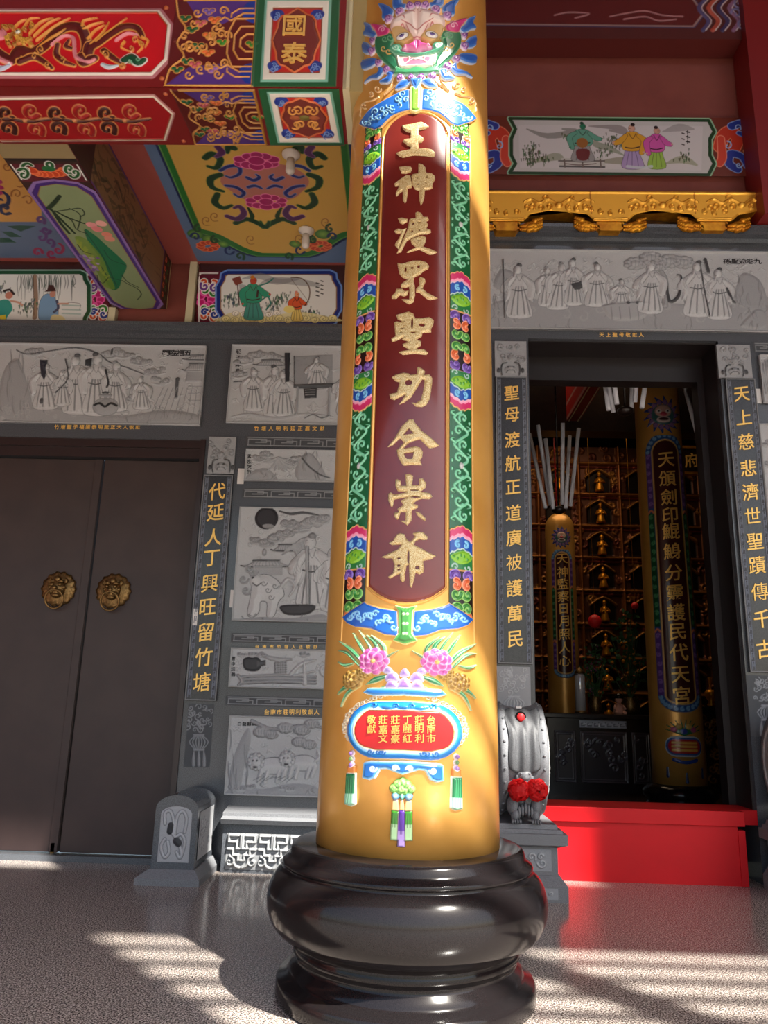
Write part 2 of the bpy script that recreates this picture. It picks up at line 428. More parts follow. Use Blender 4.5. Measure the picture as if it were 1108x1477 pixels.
zr0, zr1 = W(900, 352)[1], W(900, 337)[1]
mould('trim_2', 0.0, 9, cornice(zr0, zr1+0.01, 0.14), dark_stone)
# dado ledge and plinth between the left doors and the column
xd0, xd1 = onY(318, 1240, 6.25).x, 0.4
zt = onY(380, 1168, 6.4).z; zt2 = onY(380, 1190, 6.22).z
P = [(WY+0.01, zt2), (6.22, zt2), (6.2, zt2+0.035), (6.27, zt2+0.05), (6.27, zt2+0.075), (WY+0.01, zt+0.02)]
mould('trim_3', xd0-0.01, xd1, P, grey_stone)
dado = tag(box('dado_plinth', xd0, xd1, 6.27, WY+0.01, 0, zt2, dark_stone), kind='structure')
# ceiling paintings come later; beam over the left bay, its soffit
# ------------------------------------------------------------------ left doors
dr = thing('door_1', None, None, (-2.8, WY+0.1, 0)); tag(dr, kind='structure')
dx0, dxm = -4.45, onY(118, 940, WY+0.1).x
bm = bmesh.new(); add_box(bm, XP-0.045, XP, WY-0.015, WY+0.16, 0, ZD); add_box(bm, -4.5, XP, WY+0.02, WY+0.16, ZD-0.07, ZD); add_box(bm, -4.5, XP-0.045, WY+0.05, WY+0.16, ZD-0.16, ZD-0.07)
bm_obj('door_frame', bm, door_frame_m, dr)
bm = bmesh.new(); add_box(bm, -4.5, XP, WY+0.0, WY+0.3, 0, 0.045); bm_obj('door_sill', bm, dark_stone, dr)
leaves = []
for a, b in ((dx0, dxm-0.006), (dxm+0.006, XP-0.05)):
    bm = bmesh.new(); add_box(bm, a, b, WY+0.10, WY+0.15, 0.05, ZD-0.17, 0.006)
    leaves.append(bm_obj('door_leaf', bm, door_brown, dr))
# a narrow cover strip at the meeting edge and a foot bolt
box('cover_strip', dxm-0.075, dxm-0.008, WY+0.085, WY+0.10, 0.05, ZD-0.17, door_brown, dr, 0.004)
box('bolt', dxm-0.06, dxm-0.03, WY+0.085, WY+0.10, 0.0, 0.12, brass, dr)
def knocker(px, py, leaf):
    c = onY(px, py, WY+0.1); X, Z = c.x, c.z; Y = WY+0.10
    bm = bmesh.new()
    n = 48; prof = [(0.145, 0), (0.15, -0.012), (0.125, -0.02), (0.1, -0.026), (0.05, -0.04), (0.0, -0.045)]
    rings = []
    for r, h in prof:
        rings.append([bm.verts.new((X+r*(1+0.05*math.cos(14*2*PI*i/n)*(r > .12))*math.cos(2*PI*i/n), Y+h, Z+0.02+r*(1+0.05*math.cos(14*2*PI*i/n)*(r > .12))*math.sin(2*PI*i/n))) for i in range(n)])
    for a, b in zip(rings, rings[1:]):
        for i in range(n): bm.faces.new((a[i], a[(i+1) % n], b[(i+1) % n], b[i]))
    plate = bm_obj('knocker_plate', bm, brass, leaf, True)
    bm = bmesh.new()                                          # lion face
    def blob(x, z, y, rx, rz, ry):
        r = bmesh.ops.create_icosphere(bm, subdivisions=2, radius=1.0)
        for v in r['verts']: v.co = Vector((X+x+v.co.x*rx, Y+y+v.co.y*ry, Z+z+v.co.z*rz))
    blob(0, 0.02, -0.04, 0.075, 0.085, 0.04)
    for s in (-1, 1):
        blob(s*0.034, 0.05, -0.078, 0.018, 0.016, 0.014); blob(s*0.036, 0.078, -0.07, 0.03, 0.012, 0.02); blob(s*0.07, 0.085, -0.045, 0.02, 0.026, 0.014)
        blob(s*0.04, -0.01, -0.072, 0.026, 0.02, 0.02); blob(s*0.06, 0.03, -0.05, 0.018, 0.02, 0.02)
    blob(0, 0.022, -0.09, 0.022, 0.02, 0.022); blob(0, -0.04, -0.07, 0.04, 0.014, 0.02); blob(0, 0.1, -0.05, 0.03, 0.03, 0.02)
    bm_obj('lion_face', bm, brass, leaf, True)
    bm = bmesh.new(); add_tube(bm, [(X+0.078*math.cos(a), Y-0.075-0.02*math.sin(a), Z-0.075+0.078*math.sin(a)) for a in [2*PI*i/32 for i in range(32)]], 0.0095, 8, True)
    bm_obj('pull_ring', bm, brass, leaf, True)
knocker(85, 853, leaves[0]); knocker(164, 856, leaves[1])
# ------------------------------------------------------------------ red threshold step
sx0, sx1 = 1.02, onY(1074, 1175, 6.34).x
zs = onY(900, 1166, 6.34).z; zs2 = onY(900, 1187, 6.36).z
stp = thing('threshold_step', 'bright red covered step filling the foot of the main doorway', 'step', (1.9, 6.4, 0))
bm = bmesh.new(); add_box(bm, sx0, sx1, 6.34, WY-0.002, zs2, zs, 0.004); add_box(bm, XJ0+0.004, XJ1-0.004, WY-0.004, 6.78, zs2, zs); bm_obj('tread', bm, red_vinyl, stp)
bm = bmesh.new(); add_box(bm, sx0, sx1-0.05, 6.37, WY-0.002, 0, zs2); bm_obj('riser', bm, red_vinyl, stp)
bm = bmesh.new(); add_box(bm, sx1-0.05, sx1+0.005, 6.36, WY-0.002, 0, zs2-0.03, 0.004); bm_obj('end_board', bm, red_vinyl, stp)
# ------------------------------------------------------------------ main column: shaft, plinth
CX, CY = 0.045, 3.95
def shaft_r(z): return 0.443-0.0082*z
col = thing('painted_column', 'large gilded column with a maroon inscription panel standing on a round black base', 'column', (CX, CY, 0))
bm = bmesh.new(); add_lathe(bm, [(shaft_r(z), z) for z in (0.6, 1.2, 2, 3, 4, 5, 6, 7, 8, 9.8)], 160, (CX, CY, 0))
shaft = bm_obj('shaft', bm, gold_leaf, col, True)
bm = bmesh.new()
prof = [(0.50, 0.0), (0.585, 0.0), (0.592, 0.01), (0.592, 0.07), (0.583, 0.085), (0.545, 0.10), (0.535, 0.115), (0.53, 0.135), (0.51, 0.15), (0.505, 0.165), (0.512, 0.18), (0.523, 0.192), (0.523, 0.212), (0.512, 0.225), (0.518, 0.232), (0.53, 0.24), (0.532, 0.252)]
for i in range(15):
    a = -0.47*PI+i/14*0.86*PI; prof.append((0.535+0.118*math.cos(a), 0.405+0.152*math.sin(a)))
prof += [(0.585, 0.552), (0.59, 0.562), (0.585, 0.574), (0.565, 0.586), (0.555, 0.602), (0.55, 0.625), (0.54, 0.637), (0.52, 0.642), (0.30, 0.645)]
add_lathe(bm, prof, 160, (CX, CY, 0)); bm_obj('base', bm, black_granite, col, True)
def colmap(cx, cy, rf, face=0.0):
    """returns pixel->(arc, z) and (arc, z, h)->xyz for a shaft at cx, cy; arc measured from the side that faces -Y"""
    R0 = rf(2.0)
    def tr(px, py):
        d = ray(px, py); o = CP-Vector((cx, cy, 0)); z = 2.0
        for _ in range(4):
            r = rf(z); a = d.x*d.x+d.y*d.y; b = 2*(o.x*d.x+o.y*d.y); c = o.x*o.x+o.y*o.y-r*r
            disc = max(b*b-4*a*c, 0.0); t = (-b-math.sqrt(disc))/(2*a); z = CAMH+d.z*t
        x = o.x+d.x*t; y = o.y+d.y*t
        return (math.atan2(x, -y)*R0, z)
    def mp(U, V, H):
        th = U/R0; r = rf(V)+H
        return cx+r*np.sin(th), cy-r*np.cos(th), V
    return tr, mp
ctr, cmp_ = colmap(CX, CY, shaft_r)
def cplace(u0, z0, lift=0.0):
    def f(u, v, w):
        x, y, z = cmp_(u+u0, v+z0, w+lift); return (float(x), float(y), float(z))
    return f
# ================================================================== MAIN COLUMN ORNAMENT
UC = -0.03
KC = 0.0036
def trc(x, y): u, z = ctr(x, y); return (u-UC, z)
def mpc(U, V, H): return cmp_(U+UC, V, H)
def crop(ox, oy, s): return lambda x, y: trc(ox+x/s, oy+y/s)
def mirror_lr(cv):
    n = cv.nx//2
    for a in (cv.col, cv.a, cv.h): a[:, cv.nx-n:] = a[:, :n][:, ::-1]
# inscription panel outline (x, z), then the panel and its gilt edging
ztop, zsh, zbs, zbc = 4.40, 4.26, 1.815, 1.735
def panel_outline(g=0.0):
    P = [(-0.186-g, zbs-g*0.6), (-0.186-g, zsh)]
    for t in np.linspace(0.12, 1, 9): P.append((-(0.186+g)*math.cos(t*PI/2)**0.9, zsh+(ztop-zsh+g)*math.sin(t*PI/2)))
    P += [(-x, z) for x, z in P[::-1][1:]]
    for t in np.linspace(-0.9, 0.9, 9): P.append(((0.186+g)*-t, zbc-g+(zbs-zbc)*t*t)) if False else None
    for t in np.linspace(0.85, -0.85, 9): P.append(((0.186+g)*t, zbc-g+(zbs-zbc)*abs(t)**2.2))
    return P
cv = Cv(-0.21, 0.21, 1.70, 4.44, 0.006)
cv.poly(panel_outline(0.0), (120, 42, 36), 0.005, 0.01)
cv.mesh('inscription_panel', mpc, maroon, col, edge=0.006)
cv = Cv(-0.36, 0.36, 1.5, 4.48, 0.0035)
cv.out(panel_outline(0.006), 0.0065, (236, 178, 100), 0.008)
for s in (-1, 1):
    cv.stroke([(s*0.345, 1.56), (s*0.345, 4.30)], 0.0035, (236, 178, 100), 0.008, smooth=False)
    cv.stroke([(s*0.345, 4.30), (s*0.33, 4.36), (s*0.25, 4.45)], 0.0035, (236, 178, 100), 0.008)
cv.mesh('gilt_edging', mpc, gold_line, col, edge=0.004)
# ---- side ornament strips
def zs(y): return trc(540-0.038*y, y)[1]
GD, GL2 = (18, 92, 52), (128, 206, 166)
def vine(cv, x, z0, z1, hw):
    zc = (z0+z1)/2; lo, hi = min(z0, z1)+0.012, max(z0, z1)-0.012; L = (hi-lo)/2; n = 4 if L > 0.24 else 3
    for sgn in (1, -1):
        step = L/n; main = [(x, zc)]
        for i in range(n):
            s = 1 if i % 2 == 0 else -1
            main.append((x+s*hw*0.62, zc+sgn*(i+0.5)*step)); main.append((x, zc+sgn*(i+1)*step))
            cz = zc+sgn*(i+0.55)*step
            cv.stroke(spiral(x-s*hw*0.22, cz, min(hw*0.44, step*0.40), (0 if s > 0 else PI)+sgn*0.6, 1.05, s*sgn, 14, 0.1), [0.0066, 0.0046], GL2, 0.006)
            cv.stroke([(x+s*hw*0.55, cz+sgn*step*0.1), (x+s*hw*0.9, cz+sgn*step*0.3), (x+s*hw*0.55, cz+sgn*step*0.46)], [0.006, 0.004, 0.001], GL2, 0.006)
            cv.ell((x-s*hw*0.80, cz-sgn*step*0.25), 0.006, 0.009, GL2, 0.005)
        cv.stroke(main, [0.0075, 0.0062], GL2, 0.006)
    cv.ell((x, zc), 0.012, 0.016, (190, 190, 190), 0.007)
def wavy(x, hw, z, amp, s, n=13, ph=0):
    return [(x+hw*(2*i/(n-1)-1), z+s*amp*(1-abs(2*i/(n-1)-1))**0.8+0.004*math.sin(i*2.1+ph)) for i in range(n)]
def cap(cv, x, z0, z1, hw, s):
    """rainbow cloud cap; s=+1 arches upward. z0 = outer (pink) end, z1 = inner end"""
    H = abs(z1-z0); zo = z0
    def band(f, c, lw=None, lc=None):
        up = wavy(x, hw, zo-s*(H*f+0.02), 0.03, s); base = [(x+hw, z1), (x-hw, z1)]
        cv.poly(up+base, c, 0.004, 0.004)
        if lc: cv.stroke(up, lw, lc, 0.006, smooth=False)
    band(0.02, (206, 48, 104), 0.003, (226, 176, 110)); band(0.19, (250, 160, 190)); band(0.26, (24, 78, 170), 0.003, (236, 190, 200))
    for q in (-1, 1): cv.stroke(spiral(x+q*hw*0.33, zo-s*H*0.42, hw*0.26, PI/2*s, 1.0, -q*s), [0.007, 0.004], (120, 190, 232), 0.007)
    band(0.55, (36, 120, 60), 0.003, (190, 214, 210))
    cv.poly([(x-hw*0.95, zo-s*H*0.72), (x-hw*0.4, zo-s*H*0.60), (x+hw*0.3, zo-s*H*0.56), (x+hw*0.95, zo-s*H*0.68), (x+hw*0.5, zo-s*H*0.82), (x-hw*0.3, zo-s*H*0.86)], (130, 190, 50), 0.008, 0.01, smooth=True)
    for i in range(6): cv.ell((x+hw*(-.7+.28*i), zo-s*H*(0.70+0.05*math.sin(i*2))), 0.006, 0.008, (70, 150, 50), 0.002, 'add')
    for q in (-1, 1): cv.stroke(spiral(x+q*hw*0.55, zo-s*H*0.93, hw*0.28, PI, 0.9, q), [0.004, 0.003], (170, 200, 190), 0.006)
def dark_box(cv, x, z0, z1, hw, half=False, s=1):
    cv.poly([(x-hw, z0), (x+hw, z0), (x+hw, z1), (x-hw, z1)], (30, 18, 16), 0.001, 0.004)
    for z in (z0, z1): cv.stroke([(x-hw, z), (x+hw, z)], 0.0035, (222, 160, 96), 0.006, smooth=False)
    zc = (z0+z1)/2; H = abs(z1-z0)/2
    parts = [(1, 1), (-1, 1), (1, -1), (-1, -1)] if not half else [(1, s), (-1, s)]
    if half: zc = z0 if s > 0 else z1; H = abs(z1-z0)
    for a, b in parts:
        for c, o, r, zz, ph in (((150, 120, 210), (96, 60, 150), 0.40, 0.80, 0), ((250, 160, 120), (214, 96, 50), 0.36, 0.52, 1.5), ((150, 210, 110), (50, 130, 50), 0.40, 0.24, 3)):
            cv.stroke(spiral(x+a*hw*0.48, zc+b*H*zz, hw*r, ph if a > 0 else PI-ph, 0.9, a*b), [0.014, 0.009], c, 0.005)
            cv.stroke(spiral(x+a*hw*0.48, zc+b*H*zz, hw*r, ph if a > 0 else PI-ph, 0.9, a*b), [0.009, 0.005], o, 0.008)
def strip(name, s, label=None):
    hw = 0.066; x = s*0.2685
    cv = Cv(x-hw-0.001, x+hw+0.001, zs(893), zs(168), 0.0026, GD)
    dark_box(cv, x, zs(218), zs(168), hw)
    cap(cv, x, zs(268), zs(218), hw, -1)
    vine(cv, x, zs(395), zs(270), hw)
    cap(cv, x, zs(400), zs(456), hw, 1); dark_box(cv, x, zs(540), zs(456), hw); cap(cv, x, zs(594), zs(540), hw, -1)
    vine(cv, x, zs(756), zs(594), hw)
    cap(cv, x, zs(760), zs(822), hw, 1); dark_box(cv, x, zs(912), zs(822), hw)
    return cv.mesh(name, mpc, enamel_mat, col, lift=0.004)
strip('ornament_strip', -1); strip('ornament_strip', 1)
# ---- top crest: lion mask, flames, blue arch
T = crop(510, 0, 5.83)
cv = Cv(-0.40, 0.40, 4.18, 5.30, 0.0028, None, T, KC/5.83)
LB, BL = (196, 210, 236), (40, 98, 190)
arch = [(60, 1045), (100, 985), (150, 925), (230, 875), (330, 820), (400, 780), (470, 765), (475, 935), (410, 950), (330, 985), (280, 1030), (240, 1075), (190, 1100), (90, 1070)]
cv.poly(arch, (236, 190, 110), 0.006, 10, grow=9); cv.poly(arch, (40, 104, 190), 0.008, 10)
rr = random.Random(3)
for i in range(17):
    t = i/16; cx = 120+330*t+rr.uniform(-14, 14); cy = 1040-215*t+rr.uniform(-38, 38)
    r = rr.uniform(20, 32); cv.stroke(spiral(cx, cy, r, rr.uniform(0, 6), rr.uniform(0.8, 1.2), rr.choice((-1, 1)), 10), [7, 4], (150, 206, 240), 0.013)
flames = [[(345, 78), (335, 20), (352, -30), (400, -30), (412, 40), (445, 48), (420, 88)], [(218, 40), (280, 52), (340, 100), (310, 155), (250, 165), (248, 100)],
 [(95, 195), (145, 212), (165, 255), (200, 292), (170, 322), (118, 300), (82, 296), (112, 245)], [(60, 362), (120, 366), (155, 410), (130, 455), (85, 436)],
 [(52, 548), (80, 518), (180, 496), (205, 530), (150, 572), (90, 588)], [(98, 704), (140, 652), (208, 620), (222, 570), (262, 600), (215, 662), (150, 672)],
 [(225, 695), (288, 650), (285, 612), (348, 618), (312, 694), (262, 704)], [(355, 756), (398, 697), (440, 680), (482, 690), (432, 745)], [(485, 690), (536, 680), (590, 690), (536, 780)]]
for f in flames: cv.poly(f, LB, 0.006, 8, smooth=True, grow=6); cv.poly(f, (90, 140, 214), 0.010, 26, smooth=True, color2=BL)
for x, y, r in ((480, 60, 42), (392, 108, 42), (302, 170, 42), (250, 240, 30), (172, 350, 32), (168, 436, 42), (222, 536, 38), (290, 592, 40), (400, 662, 38), (490, 664, 36), (545, 668, 20), (535, 52, 30)):
    cv.ell((x, y), r+5, r*0.85+5, (238, 226, 240), 0.010); cv.ell((x, y), r, r*0.85, (196, 140, 204), 0.014, color2=(224, 180, 226)); cv.stroke(spiral(x, y, r*0.7, 2.0, 1.3, 1, 12), 4.5, (122, 60, 150), 0.017)
ring = [(205, 330), (300, 298), (345, 320), (322, 400), (320, 440), (352, 480), (392, 560), (372, 625), (300, 565), (240, 505), (198, 430)]
cv.poly(ring, (170, 214, 190), 0.012, 8, smooth=True, grow=5); cv.poly(ring, (80, 160, 120), 0.016, 20, smooth=True, color2=(44, 122, 84))
jaw = [(345, 640), (372, 585), (460, 602), (536, 575), (600, 602), (536, 640), (440, 642)]
cv.poly(jaw, (170, 214, 190), 0.012, 8, grow=5); cv.poly(jaw, (70, 150, 104), 0.016, 10)
head = [(318, 205), (350, 160), (420, 118), (500, 92), (540, 88), (560, 330), (500, 335), (455, 300), (430, 245), (380, 262), (320, 262)]
cv.poly(head, (252, 214, 204), 0.022, 60, smooth=True, color2=(255, 236, 228))
for p in ([(340, 190), (420, 160), (440, 185)], [(415, 200), (480, 235), (520, 275), (575, 265)], [(430, 120), (480, 112), (520, 128)], [(450, 230), (500, 330), (560, 320)], [(400, 255), (420, 225), (436, 260)]):
    cv.stroke(p, [3, 6, 3], (206, 120, 118), 0.002, 'add')
cv.poly([(330, 262), (400, 240), (430, 250), (500, 320), (490, 350), (420, 385), (350, 350)], (226, 186, 120), 0.016, 12, smooth=True)
cv.ell((420, 330), 62, 42, (150, 110, 70), 0.018, rot=0.2); cv.ell((420, 330), 54, 35, (252, 250, 246), 0.024, rot=0.2); cv.ell((416, 328), 24, 22, (110, 90, 160), 0.028); cv.ell((414, 328), 11, 10, (20, 14, 30), 0.03)
for x, y in ((280, 350), (270, 430), (310, 455), (320, 340)): cv.stroke(spiral(x, y, 26, 1, 1.0, 1, 9), [7, 3], (240, 200, 120) if y > 400 else (120, 190, 140), 0.02)
ear = [(160, 212), (262, 234), (312, 262), (290, 312), (222, 324), (198, 272)]
cv.poly(ear, (240, 200, 130), 0.012, 8, smooth=True, grow=5); cv.poly(ear, (232, 110, 160), 0.016, 14, smooth=True, color2=(214, 60, 130)); cv.stroke(spiral(258, 270, 28, 3, 1.2, 1, 10), 5, (250, 190, 214), 0.019)
cv.poly([(365, 488), (430, 492), (536, 500), (560, 575), (470, 580), (400, 588), (380, 540)], (250, 236, 226), 0.014, 6); cv.poly([(430, 510), (536, 520), (536, 560), (450, 562)], (226, 120, 150), 0.012, 6, smooth=True)
cv.stroke([(440, 560), (490, 525), (536, 520)], 5, (250, 250, 250), 0.02)
cv.poly([(372, 486), (392, 486), (402, 578), (384, 570)], (255, 250, 236), 0.022, 8); cv.poly([(462, 500), (482, 500), (474, 540)], (255, 250, 236), 0.022, 6)
mus = [(318, 436), (342, 402), (392, 396), (414, 424), (400, 452), (470, 472), (545, 474), (545, 500), (440, 490), (366, 474)]
cv.poly(mus, (176, 226, 200), 0.02, 8, smooth=True, grow=4); cv.poly(mus, (90, 176, 140), 0.024, 14, smooth=True); cv.stroke(spiral(372, 430, 26, 3, 1.2, -1, 10), 5, (190, 232, 210), 0.027)
nose = [(410, 446), (428, 402), (478, 388), (506, 362), (545, 354), (545, 466), (470, 452), (440, 462)]
cv.poly(nose, (240, 150, 196), 0.036, 40, smooth=True, color2=(226, 80, 160)); cv.stroke(spiral(440, 430, 18, 3, 1.1, -1, 9), 4, (250, 200, 226), 0.003, 'add')
for p in (spiral(205, 750, 34, 0, 1.2, 1), spiral(150, 790, 26, 2, 1.1, -1), [(60, 985), (70, 900), (110, 860), (160, 850), (215, 820)], [(340, 640), (320, 720), (260, 800), (310, 760), (380, 700)], spiral(95, 890, 28, 1, 1.0, 1)):
    cv.stroke(p, 3.2, (236, 200, 150), 0.006)
cen = [(487, 745), (480, 765), (480, 945), (536, 966), (590, 945), (590, 765), (583, 745)]
cv.poly(cen, (250, 226, 150), 0.012, 6, grow=6); cv.poly([(494, 750), (490, 942), (536, 952), (585, 942), (580, 750)], (110, 180, 60), 0.016, 12, color2=(130, 200, 70))
cv.poly(flames[-1], LB, 0.014, 8, smooth=True, grow=6); cv.poly(flames[-1], (90, 140, 214), 0.018, 26, smooth=True, color2=BL)
for y in (802, 895): cv.ell((536, y), 13, 11, (230, 250, 170), 0.022)
mirror_lr(cv)
cv.mesh('lion_mask_crest', mpc, enamel_mat, col, edge=0.004, lift=0.006)
# ---- bottom clasp, flower basket, tassels
T = crop(480, 900, 4.345); KB = KC/4.345*0.93
cv = Cv(-0.40, 0.40, 0.66, 1.86, 0.0028, None, T, KB)
wing = [(72, -40), (205, -135), (225, -120), (300, -95), (405, -78), (410, 76), (330, 66), (250, 30), (150, 18), (100, -5)]
cv.poly(wing, (236, 190, 110), 0.006, 8, grow=7); cv.poly(wing, (24, 92, 186), 0.008, 10)
for i in range(15):
    t = i/14; cx = 120+265*t+rr.uniform(-10, 10); cy = -58+rr.uniform(-42, 42)*(0.45+0.55*t)+t*40
    cv.stroke(spiral(cx, cy, rr.uniform(15, 25), rr.uniform(0, 6), rr.uniform(0.8, 1.2), rr.choice((-1, 1)), 10), [6.5, 3.5], (140, 200, 240), 0.013)
cl = [(395, -112), (450, -98), (500, -112), (480, -80), (476, 60), (525, 108), (450, 125), (385, 102), (418, 60), (418, -80)]
cv.poly(cl, (240, 240, 170), 0.012, 6, grow=5); cv.poly(cl, (80, 150, 70), 0.017, 20, color2=(60, 130, 60))
for y in (-60, 0, 62): cv.ell((447, y), 8, 8, (200, 236, 180), 0.021)
# leaves
for (bx, by), (mx, my), (tx, ty), w in (((210, 260), (130, 170), (50, 108), 13), ((230, 220), (175, 130), (135, 58), 11), ((260, 200), (230, 130), (172, 40), 9), ((300, 200), (270, 120), (215, 70), 13), ((330, 220), (320, 140), (245, 70), 10), ((170, 260), (100, 185), (42, 168), 10),
    ((130, 250), (80, 260), (42, 238), 9), ((150, 380), (80, 400), (38, 445), 12), ((170, 390), (100, 430), (60, 520), 11), ((330, 330), (270, 350), (212, 380), 16), ((350, 300), (320, 290), (300, 270), 12), ((330, 400), (310, 410), (268, 432), 14), ((340, 290), (330, 220), (412, 166), 8), ((500, 200), (480, 150), (520, 120), 8)):
    cv.stroke([(bx, by), (mx, my), (tx, ty)], [w*0.6+3, w+3, 2], (222, 206, 150), 0.005); cv.stroke([(bx, by), (mx, my), (tx, ty)], [w*0.6, w, 0.8], (48, 128, 84), 0.010); cv.stroke([(bx, by), (mx, my), (tx, ty)], 1.6, (150, 200, 160), 0.012)
def bloom(cx, cy, R, c1, c2, hh, rim=(250, 214, 234)):
    for ring_r, n, pr, ph in ((0.74, 9, 0.34, 0), (0.42, 6, 0.32, 0.4)):
        for i in range(n):
            a = 2*PI*i/n+ph; x, y = cx+R*ring_r*math.cos(a), cy+R*ring_r*0.9*math.sin(a)
            cv.ell((x, y), R*pr+2.5, R*pr*0.9+2.5, rim, hh*0.8); cv.ell((x, y), R*pr, R*pr*0.9, c1, hh, color2=c2)
        hh += 0.005
    cv.ell((cx, cy), R*0.18, R*0.15, (250, 210, 120), hh+0.002)
bloom(130, 350, 62, (170, 130, 60), (120, 84, 24), 0.010, (214, 184, 110)); bloom(205, 300, 44, (176, 136, 64), (124, 88, 28), 0.012, (214, 184, 110))
bloom(262, 232, 86, (226, 120, 190), (176, 50, 140), 0.012)
for x, y, r in ((375, 330, 38), (455, 305, 30), (372, 375, 34), (455, 372, 44), (350, 290, 24)):
    cv.poly([(x-r, y+r*0.7), (x-r*0.8, y-r*0.3), (x-r*0.2, y-r*0.8), (x+r*0.5, y-r*0.6), (x+r, y+r*0.1), (x+r*0.9, y+r*0.7)], (240, 236, 250), 0.010, 10, smooth=True, grow=3)
    cv.poly([(x-r, y+r*0.7), (x-r*0.8, y-r*0.3), (x-r*0.2, y-r*0.8), (x+r*0.5, y-r*0.6), (x+r, y+r*0.1), (x+r*0.9, y+r*0.7)], (214, 196, 236), 0.016, 20, smooth=True, color2=(150, 110, 200))
# fringe of curls round the basket
for i in range(26):
    a = PI*(0.52+0.72*i/25); x = 452+372*math.cos(a)*1.0; y = 640-max(-1, min(1, math.sin(a)))*205
    cv.stroke(spiral(x, y, 17, rr.uniform(0, 6), 1.1, rr.choice((-1, 1)), 9), 2.6, (240, 220, 190), 0.006)
bar = [(200, 430), (228, 404), (460, 404), (460, 444), (262, 448)]
cv.poly(bar, (236, 244, 250), 0.010, 6, smooth=False, grow=4); cv.poly(bar, (120, 190, 230), 0.014, 12, color2=(30, 110, 190))
def stadium(cx, cy, hw, hh, n=12):
    r = hh; return [(cx-(hw-r)+r*math.cos(a), cy+r*math.sin(a)) for a in np.linspace(PI/2, 3*PI/2, n)]+[(cx+(hw-r)+r*math.cos(a), cy+r*math.sin(a)) for a in np.linspace(-PI/2, PI/2, n)]
cv.poly(stadium(453, 664, 352, 180), (236, 196, 120), 0.008, 6, grow=4)
cv.poly(stadium(453, 664, 350, 178), (20, 104, 190), 0.018, 24, color2=(40, 140, 214)); cv.poly(stadium(453, 664, 318, 148), (150, 212, 244), 0.02, 14); cv.poly(stadium(453, 664, 308, 138), (238, 248, 254), 0.02, 14)
for x, y, q in ((275, 505, 1), (398, 515, -1), (250, 800, 1), (300, 805, -1), (320, 800, 1)): cv.stroke(spiral(x, y, 20, 0, 1.2, q, 9), 4.5, (20, 110, 196), 0.024)
for x in (350, 447): cv.ell((x, 520), 46, 16, (30, 120, 200), 0.024)
redp = stadium(453, 664, 298, 122)
redp = [(x, y+(7*math.sin(x*0.045))) for x, y in redp]
cv.poly(redp, (226, 196, 100), 0.022, 3, grow=4); cv.poly(redp, (206, 34, 40), 0.020, 3, 'set')
leg = [(196, 962), (205, 870), (240, 862), (460, 862), (460, 946), (400, 925), (340, 902), (300, 905), (268, 960), (232, 972)]
cv.poly(leg, (226, 240, 250), 0.010, 6, grow=6, smooth=False); cv.poly(leg, (110, 190, 236), 0.015, 14, color2=(20, 104, 190))
for x, y, q in ((262, 905, 1), (395, 905, -1)): cv.stroke(spiral(x, y, 22, 0, 1.2, q, 9), 5, (226, 242, 250), 0.018)
# side tassels
cv.poly([(102, 886), (148, 888), (148, 940), (100, 938)], (214, 130, 60), 0.010, 5)
for y, c in ((810, (150, 110, 180)), (845, (110, 150, 90)), (880, (170, 130, 200))): cv.ell((125, y), 17, 17, (250, 240, 250), 0.010); cv.ell((125, y), 14, 14, c, 0.018)
tas = [(94, 936), (148, 938), (146, 1128), (118, 1140), (84, 1128)]
cv.poly(tas, (230, 236, 220), 0.006, 5, grow=4); cv.poly(tas, (16, 100, 60), 0.012, 8)
cv.poly([(86, 1060), (146, 1062), (146, 1128), (118, 1140), (84, 1128)], (176, 224, 200), 0.012, 8, alpha=0.65)
for x in (106, 118, 130): cv.stroke([(x, 942), (x-4, 1120)], 1.6, (70, 160, 110), 0.003, 'add')
# middle tassel
for x, w, c, c2, yb in ((395, 24, (60, 140, 40), (200, 232, 190), 1358), (447, 30, (92, 50, 160), (196, 170, 226), 1402)):
    cv.poly([(x-w*0.8, 1100), (x+w*0.8, 1100), (x+w, 1172), (x-w, 1165)], (240, 190, 130), 0.010, 5)
    q = [(x-w, 1165), (x+w, 1172), (x+w*1.2, yb), (x-w*1.35, yb-8)]
    cv.poly(q, (100, 70, 60), 0.006, 4, grow=3); cv.poly(q, c, 0.013, 8)
    cv.poly([(x-w*1.15, yb-110), (x+w*1.1, yb-105), (x+w*1.2, yb), (x-w*1.35, yb-8)], c2, 0.013, 8, alpha=0.6)
    for k in (-0.5, 0, 0.5): cv.stroke([(x+k*w, 1180), (x+k*w*1.3, yb-90)], 1.8, (30, 60, 40) if w < 28 else (60, 30, 120), 0.002, 'add')
for x, y, r, c in ((395, 1076, 21, (70, 140, 200)), (447, 1080, 22, (80, 170, 130))): cv.ell((x, y), r+3, r+3, (60, 90, 110), 0.012); cv.ell((x, y), r, r, c, 0.022, color2=(170, 214, 236))
for x, y, r in ((385, 1030, 24), (412, 1006, 26), (447, 994, 28), (425, 1040, 22), (447, 1030, 24)): cv.ell((x, y), r+4, r+2, (70, 120, 60), 0.012); cv.ell((x, y), r, r-2, (150, 210, 110), 0.018); cv.stroke(spiral(x, y, r*0.6, 1, 1.2, 1, 9), 2.4, (80, 150, 70), 0.02)
mirror_lr(cv)
cv.mesh('flower_basket_emblem', mpc, enamel_mat, col, edge=0.004, lift=0.006)
